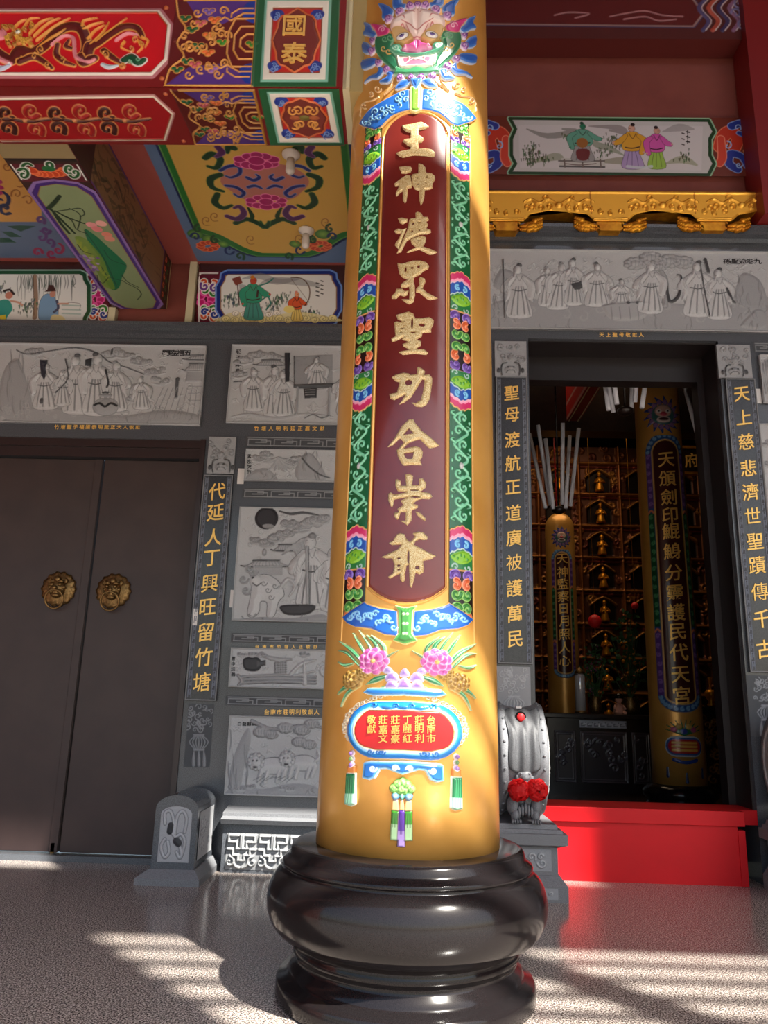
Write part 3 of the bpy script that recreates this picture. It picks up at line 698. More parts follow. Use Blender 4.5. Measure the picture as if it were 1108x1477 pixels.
# donor lettering on the red cartouche
T = crop(480, 900, 4.345)
load_glyphs('台南市莊明利丁麗紅嘉豪文敬獻國泰代延人丁興旺留竹塘聖母渡航正道廣被護萬民天上慈悲濟世聖蹟傳千古頒劍印鯤鯓分靈宮神監察日月照心府池五福臨門九老論星孫大慶子綵衣雪中送鶴孟宗哭詔麒麟白龍虎')
for cx, txt, ys in ((607, '台南市', (600, 655, 715)), (538, '莊明利', (600, 655, 715)), (468, '丁麗紅', (600, 655, 715)), (398, '莊嘉豪', (600, 660, 718)), (327, '莊嘉文', (600, 660, 715)), (259, '敬獻', (600, 657))):
    for ch, yy in zip(txt, ys):
        u, z = T(cx, yy); glyph('small_character', ch, 0.039, cplace(u+UC, z, 0.027), 0.004, gold_char, col, maxw=0.02)
# ---- nine big hand-lettered characters
BIG = [
 ((550, 160, 11.08), [[(330,250),(480,225),(640,190),(700,215),(765,265),(720,305),(610,325),(605,400),(650,425),(690,465),(650,520),(600,530),(600,620),(710,610),(800,630),(865,690),(850,750),(800,755),(700,735),(500,730),(350,765),(290,740),(240,690),(330,655),(465,630),(470,590),(420,570),(340,500),(380,465),(465,455),(465,365),(400,350),(350,310)]], []),
 ((550, 160, 11.08), [[(280,910),(400,895),(480,905),(500,940),(470,1000),(400,1020),(330,1015)], [(215,1180),(300,1110),(400,1045),(470,1045),(500,1200),(490,1245),(430,1250),(425,1350),(405,1470),(380,1490),(345,1440),(345,1300),(310,1320),(260,1380),(235,1370),(235,1330),(290,1220),(225,1225)],
   [(590,850),(660,865),(710,920),(720,1000),(800,1010),(860,1060),(860,1110),(820,1180),(820,1250),(770,1275),(700,1280),(690,1400),(665,1480),(632,1530),(610,1450),(600,1290),(540,1270),(500,1200),(480,1060),(500,1025),(590,1010)]], [(580,1095,16,14),(725,1080,18,22),(590,1195,14,16),(712,1170,13,18)]),
 ((550, 295, 9.85), [[(235,205),(300,195),(380,215),(375,260),(310,295),(270,280)], [(185,390),(240,350),(320,360),(370,340),(330,440),(300,520),(260,620),(250,650),(195,590),(210,550),(250,500),(280,430),(215,430)],
   [(485,125),(520,112),(570,130),(600,185),(660,185),(680,235),(640,255),(670,300),(640,350),(700,370),(710,410),(660,435),(560,440),(430,495),(370,530),(320,620),(290,690),(220,710),(240,670),(300,540),(370,370),(400,220),(440,205),(485,205)],
   [(415,510),(480,480),(590,450),(640,480),(630,540),(600,610),(700,640),(800,690),(740,720),(680,725),(540,655),(440,680),(380,700),(355,690),(420,650),(490,620),(430,570)]], [(455,290,12,24),(540,272,26,11),(440,400,16,24),(542,382,12,16),(540,530,20,14)]),
 ((550, 295, 9.85), [[(230,835),(300,850),(450,805),(560,805),(640,830),(680,880),(670,930),(600,960),(550,1010),(470,1050),(465,1100),(480,1160),(485,1300),(460,1400),(400,1430),(340,1400),(285,1355),(340,1350),(395,1355),(400,1240),(395,1180),(340,1200),(280,1190),(275,1150),(330,1100),(375,1080),(300,1050),(260,1000),(240,900)],
   [(220,1205),(310,1205),(340,1240),(395,1230),(375,1300),(330,1320),(270,1300),(220,1350),(150,1350),(150,1310),(200,1260)], [(530,1060),(560,1035),(620,1060),(630,1110),(590,1200),(650,1260),(810,1345),(690,1370),(640,1350),(540,1265),(490,1260),(490,1210),(540,1150)]], [(350,940,14,40),(440,915,22,22),(530,897,20,24)]),
 ((550, 440, 9.23), [[(200,140),(260,120),(370,92),(430,120),(455,180),(540,180),(640,165),(700,210),(690,280),(665,320),(665,375),(550,385),(540,430),(480,465),(535,490),(530,550),(465,595),(560,590),(630,640),(600,675),(450,660),(290,675),(230,635),(270,620),(375,600),(290,560),(285,525),(370,500),(270,470),(300,440),(200,490),(145,505),(135,455),(190,420),(180,300),(175,235),(215,225),(290,235),(220,200)]], [(412,250,13,72),(540,278,40,24),(425,380,34,15),(285,322,22,9),(265,380,20,10)]),
 ((550, 440, 9.23), [[(140,970),(200,930),(300,905),(370,915),(390,935),(470,925),(475,840),(500,825),(560,860),(585,890),(570,935),(640,925),(680,980),(675,1060),(650,1250),(600,1340),(540,1370),(460,1360),(395,1300),(460,1310),(520,1270),(550,1170),(575,1010),(545,1000),(480,1110),(400,1240),(310,1310),(230,1340),(270,1290),(320,1200),(270,1230),(180,1275),(125,1260),(110,1190),(210,1170),(245,1040),(190,1025)]], [(368,1042,44,40)]),
 ((550, 600, 9.23), [[(80,430),(180,300),(280,130),(370,45),(430,45),(450,90),(540,200),(680,310),(775,405),(720,425),(640,440),(600,410),(510,320),(430,345),(360,375),(300,440),(420,415),(460,405),(520,425),(555,480),(545,560),(520,590),(545,665),(400,660),(300,670),(270,640),(220,540),(205,460),(240,430),(300,360),(255,310),(220,340),(160,400)]], [[(370,172),(440,242),(290,268)], [(306,506),(435,488),(412,582),(350,584),(315,545)]]),
 ((550, 600, 9.23), [[(315,780),(380,770),(430,800),(415,920),(500,920),(500,835),(550,830),(600,900),(595,960),(530,1010),(650,1030),(680,1080),(640,1115),(540,1110),(480,1130),(430,1170),(490,1190),(490,1230),(410,1265),(405,1400),(350,1465),(300,1430),(240,1395),(320,1395),(325,1290),(260,1290),(240,1370),(215,1390),(170,1340),(180,1290),(230,1280),(215,1240),(290,1190),(255,1130),(350,1090),(180,1120),(160,1210),(130,1215),(95,1130),(95,1040),(130,1015),(180,1050),(330,1020),(220,1010),(190,940),(190,850),(220,840),(265,870),(270,930),(330,930)], [(445,1265),(520,1290),(590,1360),(590,1410),(530,1380),(480,1330)]], [(440,996,46,9),(452,1086,56,10),(288,1330,22,30)]),
 ((540, 750, 11.08), [[(230,375),(300,330),(360,230),(420,210),(490,230),(520,310),(570,350),(610,310),(640,270),(610,215),(700,185),(780,195),(850,270),(845,320),(800,330),(720,320),(660,350),(640,400),(740,450),(850,510),(990,580),(900,640),(830,650),(780,665),(800,780),(780,850),(720,880),(660,850),(650,920),(600,1090),(565,1070),(555,850),(550,720),(520,740),(500,850),(490,980),(450,1005),(410,960),(410,870),(340,900),(250,950),(220,910),(300,850),(320,720),(290,620),(200,625),(110,600),(230,540),(380,470),(430,400),(290,410)]], [(545,600,13,95),(685,765,27,24),(395,620,20,14),(395,735,22,16),(398,798,20,9)]),
]
for (ox, oy, sc), polys, holes in BIG:
    T = crop(ox, oy, sc); A = np.concatenate([[T(*p) for p in q] for q in polys]); k = KC/sc
    cv = Cv(A[:, 0].min()-0.006, A[:, 0].max()+0.006, A[:, 1].min()-0.006, A[:, 1].max()+0.006, 0.0022, None, T, k)
    for q in polys: cv.poly(q, (240, 214, 140), 0.012, 28)
    for hq in holes:
        t = Cv(cv.U[0], cv.U[-1], cv.V[0], cv.V[-1], 0.0022, None, T, k)
        if isinstance(hq, tuple): t.ell(hq[:2], hq[2], hq[3], (0, 0, 0))
        else: t.poly(hq, (0, 0, 0))
        if t.a.shape == cv.a.shape: cv.a *= (1-t.a)
    cv.a = np.where(cv.a < 0.03, 0, cv.a)
    cv.mesh('character', mpc, glitter, col, edge=0.006, lift=0.005)
# ================================================================== CARVED STONE WALL
KW = W(701, 560)[0]-W(700, 560)[0]
def wplane(Y): return lambda U, V, H: (U, Y-H, V)
ST0, ST1, STD = (186, 188, 191), (206, 208, 211), (84, 86, 90)
class Rel:
    """a relief drawn in photograph pixels on the wall plane"""
    def __init__(s, x0, y0, x1, y1, Y=WY, X=None, Z=None, d=0.0046, base=ST0, tr=None, k=None):
        s.Y = Y; a = W(x0, y1, Y); b = W(x1, y0, Y)
        X0, X1 = X if X else (a[0], b[0]); Z0, Z1 = Z if Z else (a[1], b[1])
        s.b = (X0, X1, Z0, Z1); s.k = k or KW; s.base = base
        s.cv = Cv(X0, X1, Z0, Z1, d, base, tr or (lambda x, y: W(x, y, Y)), s.k)
    def build(s, name, parent, m=None, lift=0.012):
        c = s.cv.col; lum = c.mean(-1); hi = (lum > 0.10)[..., None]; c[:] = np.where(hi, c*0.68+lin(s.base)*0.32, c)
        return s.cv.mesh(name, wplane(s.Y), m or relief_mat, parent, lift=lift, skirt=0.0)
def R_fig(cv, x, y, h, q=1, staff=False, dark=False, wide=1.0, hh=0.02, tilt=0.0, seat=False):
    """robed person: x centre, y feet, h height (pixels), q facing"""
    P = lambda a, b: (x+a*h*wide+tilt*b*h, y-b*h)
    c, o = ST1, STD
    body = [P(-.20, 0), P(-.16, .35), P(-.15, .62), P(-.10, .78), P(.08, .80), P(.15, .66), P(.15, .36), P(.22, 0)]
    cv.poly(body, o, hh*0.5, 2, smooth=True, grow=0.7); cv.poly(body, c, hh, h*0.09, smooth=True)
    for a in (-.10, -.02, .07, .14): cv.stroke([P(a*0.5, .55), P(a, .3), P(a*1.35, .03)], h*0.010+0.3, (112, 114, 118), None); cv.stroke([P(a*0.5, .55), P(a, .3), P(a*1.35, .03)], h*0.014, None, -hh*0.25, 'add')
    for s2, e in ((q, (.26, .50)), (-q, (.20, .36))):
        p = [P(s2*.10, .72), P(s2*.22, .58), P(s2*e[0], e[1])]
        cv.stroke(p, [h*.055+.8, h*.075+.8, h*.06+.8], o, hh*0.8); cv.stroke(p, [h*.055, h*.075, h*.06], c, hh*1.3)
        cv.stroke([P(s2*.2, .55), P(s2*.19, .40), P(s2*.23, .28)], [h*.06, h*.05, h*.01], c, hh)
    cv.ell(P(q*.02, .885), h*.075+.7, h*.095+.7, o, hh*0.8); cv.ell(P(q*.02, .885), h*.075, h*.095, c, hh*1.5)
    cv.ell(P(-q*.01, .97), h*.055, h*.045, STD if dark else (120, 122, 126), hh*1.5)
    cv.stroke([P(q*.06, .82), P(q*.08, .72)], [h*.03, h*.008], c, hh*1.6)
    cv.stroke([P(-.12, .5), P(.0, .47), P(.13, .51)], h*.010+.2, o, None)
    for k_ in range(4): cv.stroke([P(q*(.16+.03*k_), .68-.05*k_), P(q*(.19+.02*k_), .58-.05*k_), P(q*(.15+.02*k_), .50-.03*k_)], [.25, .5, .2], (130, 132, 136), None)
    cv.stroke([P(-.05, .79), P(.01, .66), P(.06, .79)], .45, (110, 112, 116), None)
    for k_ in (-1, 1): cv.stroke([P(k_*.03+q*.02, .90), P(k_*.045+q*.02, .90)], .4, (90, 92, 96), None)
    for k_ in range(5): cv.ell(P(-.16+.08*k_, .02), h*.03, h*.02, (190, 192, 195), hh*.9)
    if staff: cv.stroke([P(q*.27, 1.08), P(q*.26, .5), P(q*.24, -.02)], 0.9, o, hh*1.6)
def R_cloud(cv, x, y, r, n=5, hh=0.014, seed=0, w=2.2):
    g = random.Random(seed*31+int(x))
    for i in range(n):
        a, b = x+r*w*(i/(max(n-1, 1))-.5), y+g.uniform(-.45, .45)*r; rr_ = r*g.uniform(.45, .8)
        cv.ell((a, b), rr_+.6, rr_*.8+.6, (112, 114, 118), hh*0.6); cv.ell((a, b), rr_, rr_*.8, (158, 160, 164), hh)
        cv.stroke(spiral(a, b, rr_*.72, g.uniform(0, 6), 1.1, g.choice((-1, 1)), 9), .5, (92, 94, 98), None)
    cv.stroke([(x-r*w*.7, y+r*.5), (x, y+r*.75), (x+r*w*.7, y+r*.4)], [.6, 1.6, .5], (166, 168, 172), hh)
def R_rock(cv, pts, n=6, hh=0.012, seed=1):
    cv.poly(pts, (146, 148, 152), hh, 5, smooth=True)
    g = random.Random(seed); A = np.array(pts); x0, y0 = A.min(0); x1, y1 = A.max(0)
    for i in range(n):
        a, b = g.uniform(x0, x1), g.uniform(y0, y1); L = (y1-y0)*.35
        cv.stroke([(a, b-L*.5), (a+g.uniform(-3, 3), b), (a+g.uniform(-5, 5), b+L*.5)], [.4, .9, .3], (110, 112, 116), None)
        cv.stroke([(a+1.5, b-L*.5), (a+1.5, b), (a+4, b+L*.5)], [.6, 1.4, .4], None, hh*.4, 'add')
def R_tree(cv, trunk, clumps, hh=0.02, w=3.0):
    cv.stroke(trunk, [w+.8, w*.7+.8, w*.4+.8], STD, hh*.6); cv.stroke(trunk, [w, w*.7, w*.4], (150, 152, 156), hh)
    for x, y, r in clumps:
        for i in range(9):
            a = 2*PI*i/9; cv.ell((x+r*.6*math.cos(a)*1.5, y+r*.5*math.sin(a)), r*.5, r*.36, (96, 98, 102), hh*.7); cv.ell((x+r*.6*math.cos(a)*1.5, y+r*.5*math.sin(a)-.5), r*.46, r*.32, (154, 156, 160), hh*1.1)
        cv.ell((x, y), r*.9, r*.5, (162, 164, 168), hh*1.3)
        for i in range(5): cv.stroke([(x+(i-2)*r*.4, y+r*.3), (x+(i-2)*r*.5, y-r*.3)], .45, (100, 102, 106), None)
def R_roof(cv, x, y, w, h, hh=0.02):
    cv.poly([(x-w*.6, y), (x-w*.45, y-h*.3), (x-w*.3, y-h*.6), (x+w*.3, y-h*.6), (x+w*.45, y-h*.3), (x+w*.62, y-h*.05), (x+w*.4, y+h*.02), (x-w*.4, y+h*.02)], (160, 162, 166), hh, 2)
    for i in range(9): cv.stroke([(x-w*.28+i*w*.07, y-h*.55), (x-w*.38+i*w*.095, y)], .45, (100, 102, 106), None)
    cv.stroke([(x-w*.34, y-h*.62), (x+w*.34, y-h*.62)], 1.1, STD, hh*1.4, smooth=False); cv.stroke([(x-w*.66, y-h*.12), (x-w*.42, y+h*.02), (x+w*.4, y+h*.02), (x+w*.68, y-h*.16)], .9, STD, hh*1.2)
def R_text(name, txt, x, y, size, m, parent, Y, dx=0, dy=0, lift=0.02, depth=0.003, brush=0.0, sx=1.0):
    for i, ch in enumerate(txt):
        X, Z = W(x+dx*i, y+dy*i, Y)
        glyph(name, ch, size, lambda u, v, w, X=X, Z=Z: (X+u, Y-lift-w, Z+v), depth, m, parent, brush=brush, sx=sx)
ink = mat('engraved_black', (34, 34, 38), 0.5)
def fillets(cv, r, w=0.012):
    """polished raised rim inside the panel"""
    X0, X1, Z0, Z1 = r.b; e = w
    for a, b, c, d in ((X0, X1, Z0, Z0+e), (X0, X1, Z1-e, Z1), (X0, X0+e, Z0, Z1), (X1-e, X1, Z0, Z1)):
        cv.poly([(a, c), (b, c), (b, d), (a, d)], (176, 178, 182), 0.022, 0.5, raw=True, mode='max')
def R_busy(cv, box_, n, seed, low=0.35):
    """shallow carved ground: ripples of rock, waves and drifting cloud behind the figures"""
    x0, y0, x1, y1 = box_; g = random.Random(seed); W_ = x1-x0; H_ = y1-y0
    for i in range(n):
        x = x0+g.random()*W_; t = g.random(); y = y0+H_*t; L = g.uniform(5, 13); a = g.uniform(-.5, .5) if t > .55 else g.uniform(-.3, .3)
        dx, dy = L*math.cos(a), L*math.sin(a); c = g.uniform(2, 4)*g.choice((-1, 1))
        p = [(x, y), (x+dx*.35, y+dy*.35-c), (x+dx*.7, y+dy*.7-c*.4), (x+dx, y+dy)]
        cv.stroke([(a_+.4, b_+.8) for a_, b_ in p], [.3, .6, .3], (146, 148, 152), None); cv.stroke(p, [.5, 1.1, .5], (194, 196, 199), 0.007)
        if i % 3 == 0: cv.stroke(spiral(x, y, g.uniform(2.5, 4.5), g.uniform(0, 6), 1.0, g.choice((1, -1)), 8), [.5, .35], (140, 142, 146), None); cv.stroke(spiral(x-.4, y-.5, g.uniform(2.5, 4.5), g.uniform(0, 6), 1.0, g.choice((1, -1)), 8), [.9, .5], (198, 200, 203), 0.008)
def panel_thing(label, X, Z):
    return thing('relief_panel', label, 'relief panel', ((X[0]+X[1])/2, WY, Z[0]), 'carved stone reliefs of the temple wall')
def mkpanel(label, x0, y0, x1, y1, draw, X=None, Z=None, d=0.0046, Y=WY):
    r = Rel(x0, y0, x1, y1, Y-0.012, X, Z, d); R_busy(r.cv, (x0, y0+(y1-y0)*.08, x1+(150 if x1 < 480 or x0 > 1080 else 0), y1), int((x1-x0)*(y1-y0)/120)+20, int(x0+y0)); draw(r.cv); fillets(r.cv, r)
    t = panel_thing(label, r.b[:2], r.b[2:]); r.build('carving', t)
    bm = bmesh.new(); add_box(bm, r.b[0], r.b[1], Y-0.012, Y-0.0005, r.b[2], r.b[3]); bm_obj('slab', bm, grey_stone, t)
    return t, r
# 1: over the left doors
def d1(cv):
    g = random.Random(4)
    R_rock(cv, [(2, 600), (5, 540), (25, 518), (38, 545), (48, 605)], 9, seed=3)
    R_rock(cv, [(0, 610), (60, 585), (120, 596), (180, 600), (240, 592), (290, 600), (292, 612), (0, 614)], 14, seed=5)
    for i in range(30):
        x, y = g.uniform(8, 290), g.uniform(586, 604); cv.stroke(spiral(x, y, g.uniform(3, 6), g.uniform(0, 6), 1, g.choice((1, -1)), 8), [.6, .9, .5], (160, 162, 166), 0.012)
    for x, y, r_ in ((50, 508, 8), (180, 510, 10), (205, 520, 10), (225, 535, 9), (160, 512, 8), (232, 550, 8), (205, 560, 9), (195, 575, 8)): R_cloud(cv, x, y, r_, 4, seed=int(y))
    cv.stroke([(25, 506), (40, 512), (70, 508), (110, 503), (140, 510), (160, 524), (185, 532), (208, 541)], [.8, 1.3, .8], STD, 0.016)
    R_fig(cv, 66, 590, 66, 1, wide=1.2); R_fig(cv, 112, 596, 84, -1, wide=1.15, dark=True); R_fig(cv, 140, 598, 88, 1, wide=1.0, dark=True); R_fig(cv, 168, 592, 70, 1)
    R_fig(cv, 92, 585, 50, -1, wide=1.1); R_fig(cv, 205, 590, 46, -1, wide=1.2)
    cv.poly([(58, 520), (70, 520), (68, 545), (66, 551), (60, 540)], (48, 50, 62), 0.02, 2)      # banner
    cv.poly([(124, 520), (134, 518), (133, 530), (124, 529)], (52, 54, 60), 0.03, 2); cv.stroke([(96, 520), (100, 548), (82, 568)], 1.2, STD, 0.028)
    cv.stroke([(154, 535), (158, 552), (156, 560)], 1.6, (52, 54, 60), 0.03); cv.stroke([(163, 505), (162, 512)], 1.8, STD, 0.02)
    cv.ell((154, 588), 19, 14, (92, 94, 98), 0.02); cv.ell((154, 588), 18, 13, (146, 148, 152), 0.032)
    cv.stroke([(138, 586), (146, 584), (154, 589), (162, 584), (170, 587)], 1.8, (40, 42, 46), 0.003, 'add'); cv.stroke([(146, 572), (162, 572)], 2, (120, 122, 126), 0.03); cv.stroke([(150, 568), (158, 568)], 1.6, (60, 62, 66), 0.03)
    cv.ell((62, 580), 3, 5, STD, 0.025)
    R_roof(cv, 286, 536, 34, 16, 0.018); R_roof(cv, 290, 520, 40, 10, 0.014)
    cv.poly([(270, 536), (296, 536), (292, 552), (268, 552)], (150, 152, 156), 0.012, 2); cv.poly([(254, 546), (259, 546), (257, 575), (253, 575)], STD, 0.02, 1.5); cv.ell((257, 548), 3.2, 3.2, STD, 0.02)
    for i in range(9): cv.stroke([(215+i*9, 605), (236+i*7, 560)], .5, (120, 122, 126), 0.006)
    for i in range(3): cv.stroke([(272, 558+i*10), (292, 558+i*10)], .5, (110, 112, 116), None)
t1, r1 = mkpanel('wide grey carved relief with five blessings figures, above the brown double doors', 0, 500, 293, 610, d1, X=(-3.86, W(295, 555)[0]))
R_text('inscription', '門臨福五', 240, 510, 0.062, ink, t1, WY-0.012, dx=10.5, lift=0.014, sx=1.25)
# 2: next, partly behind the column
def d2(cv):
    for x, y, r_ in ((352, 520, 9), (372, 512, 8), (345, 540, 8), (400, 515, 7)): R_cloud(cv, x, y, r_, 4, seed=int(x))
    R_roof(cv, 392, 528, 40, 12, 0.014)
    cv.stroke([(338, 552), (380, 550), (405, 552)], 1.0, STD, 0.014); cv.stroke([(349, 552), (349, 570)], 1.2, STD, 0.014)
    R_fig(cv, 366, 592, 60, 1, wide=1.1); R_fig(cv, 396, 600, 72, 1, wide=1.0, dark=True); R_fig(cv, 410, 600, 66, -1, wide=1.0)
    cv.poly([(411, 510), (419, 510), (418, 553), (412, 553)], (46, 48, 54), 0.03, 2)
    cv.poly([(425, 515), (480, 512), (480, 556), (425, 556)], (132, 134, 138), 0.004, 2); cv.stroke([(425, 515), (425, 556)], .9, STD, 0.02, smooth=False)
    R_fig(cv, 458, 560, 44, -1, wide=1.4)
    cv.poly([(424, 556), (484, 554), (484, 561), (424, 562)], STD, 0.03, 2); cv.poly([(438, 562), (458, 561), (457, 575), (440, 576)], (56, 58, 62), 0.028, 2)
    for i in range(3): cv.stroke([(441, 565+i*3.5), (455, 564.5+i*3.5)], .5, (120, 122, 126), None)
    cv.stroke([(476, 562), (474, 600)], 1.6, (150, 152, 156), 0.024); cv.stroke([(430, 562), (428, 598)], 1.6, (150, 152, 156), 0.024)
    cv.stroke([(335, 602), (360, 598), (400, 604), (440, 598), (480, 602)], [1, 2, 1], (160, 162, 166), 0.014); cv.stroke([(440, 604), (452, 599), (464, 604), (476, 600)], .8, STD, 0.014)
    for x in (500, 530, 560): R_fig(cv, x, 598, 66, -1)
t2, r2 = mkpanel('grey carved relief of attendants before a seated elder, partly behind the column', 330, 500, 470, 611, d2, X=(W(331, 555)[0], -0.12))
R_text('inscription', '老子綵衣', 344, 508, 0.05, ink, t2, WY-0.012, dy=9.2, lift=0.014)
# top relief, right bay: the nine elders
def d3(cv):
    R_rock(cv, [(708, 478), (708, 440), (760, 432), (840, 440), (930, 436), (1010, 440), (1108, 430), (1108, 480)], 40, 0.010, 9)
    for i in range(16):
        x = 720+i*24; cv.stroke(spiral(x, 452+8*math.sin(i*1.7), 9, i, 0.9, 1, 9), [.6, 1.6, .6], (160, 162, 166), 0.012)
    R_rock(cv, [(712, 415), (720, 392), (732, 390), (742, 398), (740, 420)], 5, 0.012, 2)
    R_fig(cv, 748, 458, 76, -1, staff=True, wide=1.1, dark=True)
    R_fig(cv, 788, 442, 56, 1, wide=1.0); R_fig(cv, 803, 446, 66, 1, wide=1.1, tilt=0.1); R_fig(cv, 826, 440, 66, -1, wide=.9, dark=True)
    cv.poly([(822, 412), (844, 406), (848, 416), (828, 421)], (70, 72, 76), 0.03, 2)
    R_fig(cv, 860, 442, 62, 1, wide=1.3, dark=True); R_fig(cv, 895, 448, 44, 1, wide=1.4, dark=True)
    cv.poly([(872, 440), (935, 436), (938, 446), (925, 462), (885, 464), (870, 450)], (160, 162, 166), 0.026, 4, smooth=True)
    for x in (880, 892, 906, 918): cv.stroke([(x, 446), (x+2, 462)], .8, (110, 112, 116), None)
    for x in (905, 918, 924): cv.ell((x, 439), 3, 3, STD, 0.032)
    R_tree(cv, [(958, 442), (960, 410), (952, 392), (925, 378)], [(915, 382, 12), (938, 374, 13), (966, 378, 13), (985, 380, 12), (950, 386, 9)], w=4.0)
    cv.stroke([(960, 412), (965, 436), (978, 428), (982, 402), (976, 398)], [2.4, 3.0, 2, 1], (70, 72, 76), 0.024)
    R_fig(cv, 936, 452, 74, -1, wide=1.1, tilt=0.05); R_fig(cv, 1006, 456, 78, -1, wide=1.25, staff=False, dark=True); R_fig(cv, 1036, 460, 72, -1, wide=1.1, dark=True)
    cv.stroke([(1008, 380), (1014, 420), (1022, 458)], 1.3, STD, 0.035); cv.stroke([(1016, 376), (1021, 394)], 2.6, STD, 0.035)
    cv.stroke([(1047, 418), (1056, 436), (1072, 444)], [2, 1.8, .8], (70, 72, 76), 0.026)
    R_rock(cv, [(1060, 440), (1066, 400), (1080, 396), (1098, 410), (1104, 445)], 8, 0.012, 6)
    R_rock(cv, [(1065, 474), (1078, 455), (1090, 446), (1104, 452), (1104, 476)], 6, 0.02, 7)
    for x in (640, 600, 670): R_fig(cv, x, 452, 72, 1)
t3, r3 = mkpanel('long grey carved relief of nine elders under a pine, over the main doorway', 700, 365, 1105, 475, d3, X=(0.28, 3.33), d=0.0052)
R_text('inscription', '孫星論老九', 1048, 378, 0.058, ink, t3, WY-0.012, dx=11, lift=0.014, sx=1.3)
# bands of gold donor lettering, only a few pixels high
def caption(label, x0, y0, txt, step, size=0.045):
    t = thing('gold_caption', label, 'inscription', (W(x0, y0)[0], WY, W(x0, y0)[1]))
    R_text('character', txt, x0, y0, size, gold_char, t, WY, dx=step, lift=0.0, depth=0.004)
caption('line of small gold characters on the black band under the relief over the brown doors', 82, 616, '竹塘聖人 子福 國泰明 延明正 天文人 敬獻'.replace(' ', '　') if False else '竹塘聖子福國泰明延正天人敬獻', 9.0)
caption('line of small gold characters under the relief beside the column', 370, 618, '竹塘人明利延正嘉文獻', 10.5)
caption('line of small gold characters above the main doorway', 868, 483, '天上聖母敬獻人', 9.5)
caption('line of small gold characters on the band below the moon relief', 371, 933, '台南市竹塘人正敬獻', 10.5, 0.035)
caption('line of small gold characters above the lion relief', 385, 1027, '台南市莊明利敬獻人', 9.0)
# ---- small framed reliefs between door and column
XA0, XA1 = W(350, 730)[0], 0.0
def d4(cv):                                       # bamboo and rocks, upper
    g = random.Random(8)
    for i in range(26):
        a = g.uniform(.2, 2.9); L = g.uniform(10, 26); cv.stroke([(402, 660), (402+L*.6*math.cos(a), 662+L*.5*math.sin(a)), (402+L*1.3*math.cos(a), 658+L*1.0*math.sin(a))], [1.0, 1.7, .4], (164, 166, 170), 0.02)
    for x, y in ((375, 662), (385, 656), (430, 660), (425, 668)): R_cloud(cv, x, y, 6, 4, seed=int(x))
    R_rock(cv, [(430, 692), (428, 672), (440, 655), (455, 660), (470, 692)], 8, 0.02, 3); cv.stroke([(436, 662), (446, 674), (462, 686), (476, 690)], [1.2, 1.6, .8], STD, 0.026)
    R_rock(cv, [(358, 694), (362, 682), (385, 676), (400, 694)], 5, 0.012, 2)
t4, r4 = mkpanel('narrow carved relief of bamboo and rocks, the upper small one left of the column', 352, 650, 473, 694, d4, X=(W(354, 670)[0], XA1))
R_text('inscription', '孟宗哭竹', 360, 659, 0.042, ink, t4, WY-0.012, dy=7.4, lift=0.014)
def d5(cv):                                       # moon, pavilion, qilin, warrior
    cv.ell((385, 748), 16.5, 16, (44, 42, 48), 0.024, dome=False); cv.ell((388, 760), 8, 3, (120, 118, 120), 0.026)
    cv.stroke([(404, 738), (420, 742), (438, 740), (460, 744)], [1, 2.4, 1], STD, 0.02)
    for x, y, r_ in ((370, 780, 6), (385, 784, 7), (398, 776, 7), (412, 770, 7), (420, 756, 8), (436, 762, 8), (448, 752, 9), (462, 750, 8)): R_cloud(cv, x, y, r_, 4, 0.02, int(x))
    R_roof(cv, 385, 818, 56, 14, 0.026); R_roof(cv, 415, 795, 36, 14, 0.022); cv.poly([(366, 818), (408, 816), (408, 830), (366, 832)], (150, 152, 156), 0.014, 2)
    cv.ell((382, 797), 3, 5, (150, 152, 156), 0.024)
    # ridged cloak of the rider
    for i in range(6): cv.stroke([(408+i*5, 800-i*4), (424+i*4, 792-i*2), (433+i*3, 815+i*3), (425+i*3, 840+i*2)], [1.2, 2.6, 2.2, 1.0], (164, 166, 170), 0.022+0.002*i)
    R_fig(cv, 450, 875, 104, -1, wide=1.0, hh=0.03); cv.stroke([(443, 790), (444, 872)], 2.0, (160, 162, 166), 0.042, smooth=False); cv.stroke([(446, 790), (447, 872)], .7, STD, 0.02)
    # qilin
    body = [(362, 862), (366, 838), (378, 830), (392, 832), (404, 842), (410, 858), (402, 868), (396, 888), (386, 890), (386, 870), (376, 868), (374, 882), (366, 890), (358, 886)]
    cv.poly(body, STD, 0.014, 3, smooth=True, grow=1); cv.poly(body, ST1, 0.034, 9, smooth=True)
    cv.ell((370, 838), 9, 9, ST1, 0.04); cv.ell((366, 834), 2, 2, STD, 0.045); cv.stroke([(366, 842), (372, 846), (378, 842)], .9, STD, None)
    for x, y in ((360, 820), (352, 836), (356, 852), (366, 826)): cv.stroke(spiral(x, y, 7, 0, 1.1, 1, 9), [1.2, 1.6, .9], (158, 160, 164), 0.03)
    for x, y in ((398, 846), (388, 852), (392, 862), (382, 842)): cv.stroke(spiral(x, y, 5, 0, 1, 1, 8), .7, (96, 98, 102), None)
    cv.stroke([(404, 850), (416, 836), (426, 846), (418, 860)], [2, 3, 2, 1], ST1, 0.03)
    cv.poly([(405, 874), (430, 872), (456, 874), (446, 886), (420, 888), (408, 884)], (64, 64, 68), 0.026, 3, smooth=True)
    R_rock(cv, [(340, 896), (380, 890), (420, 892), (465, 886), (465, 898)], 6, 0.016, 4)
    for x in (482, 510): R_fig(cv, x, 880, 90, -1)
t5, r5 = mkpanel('tall carved relief with black moon disc, pavilion roofs, beast and robed warrior', 346, 733, 466, 896, d5, X=(XA0-0.02, XA1), Z=(W(400, 897)[1], W(410, 733)[1]))
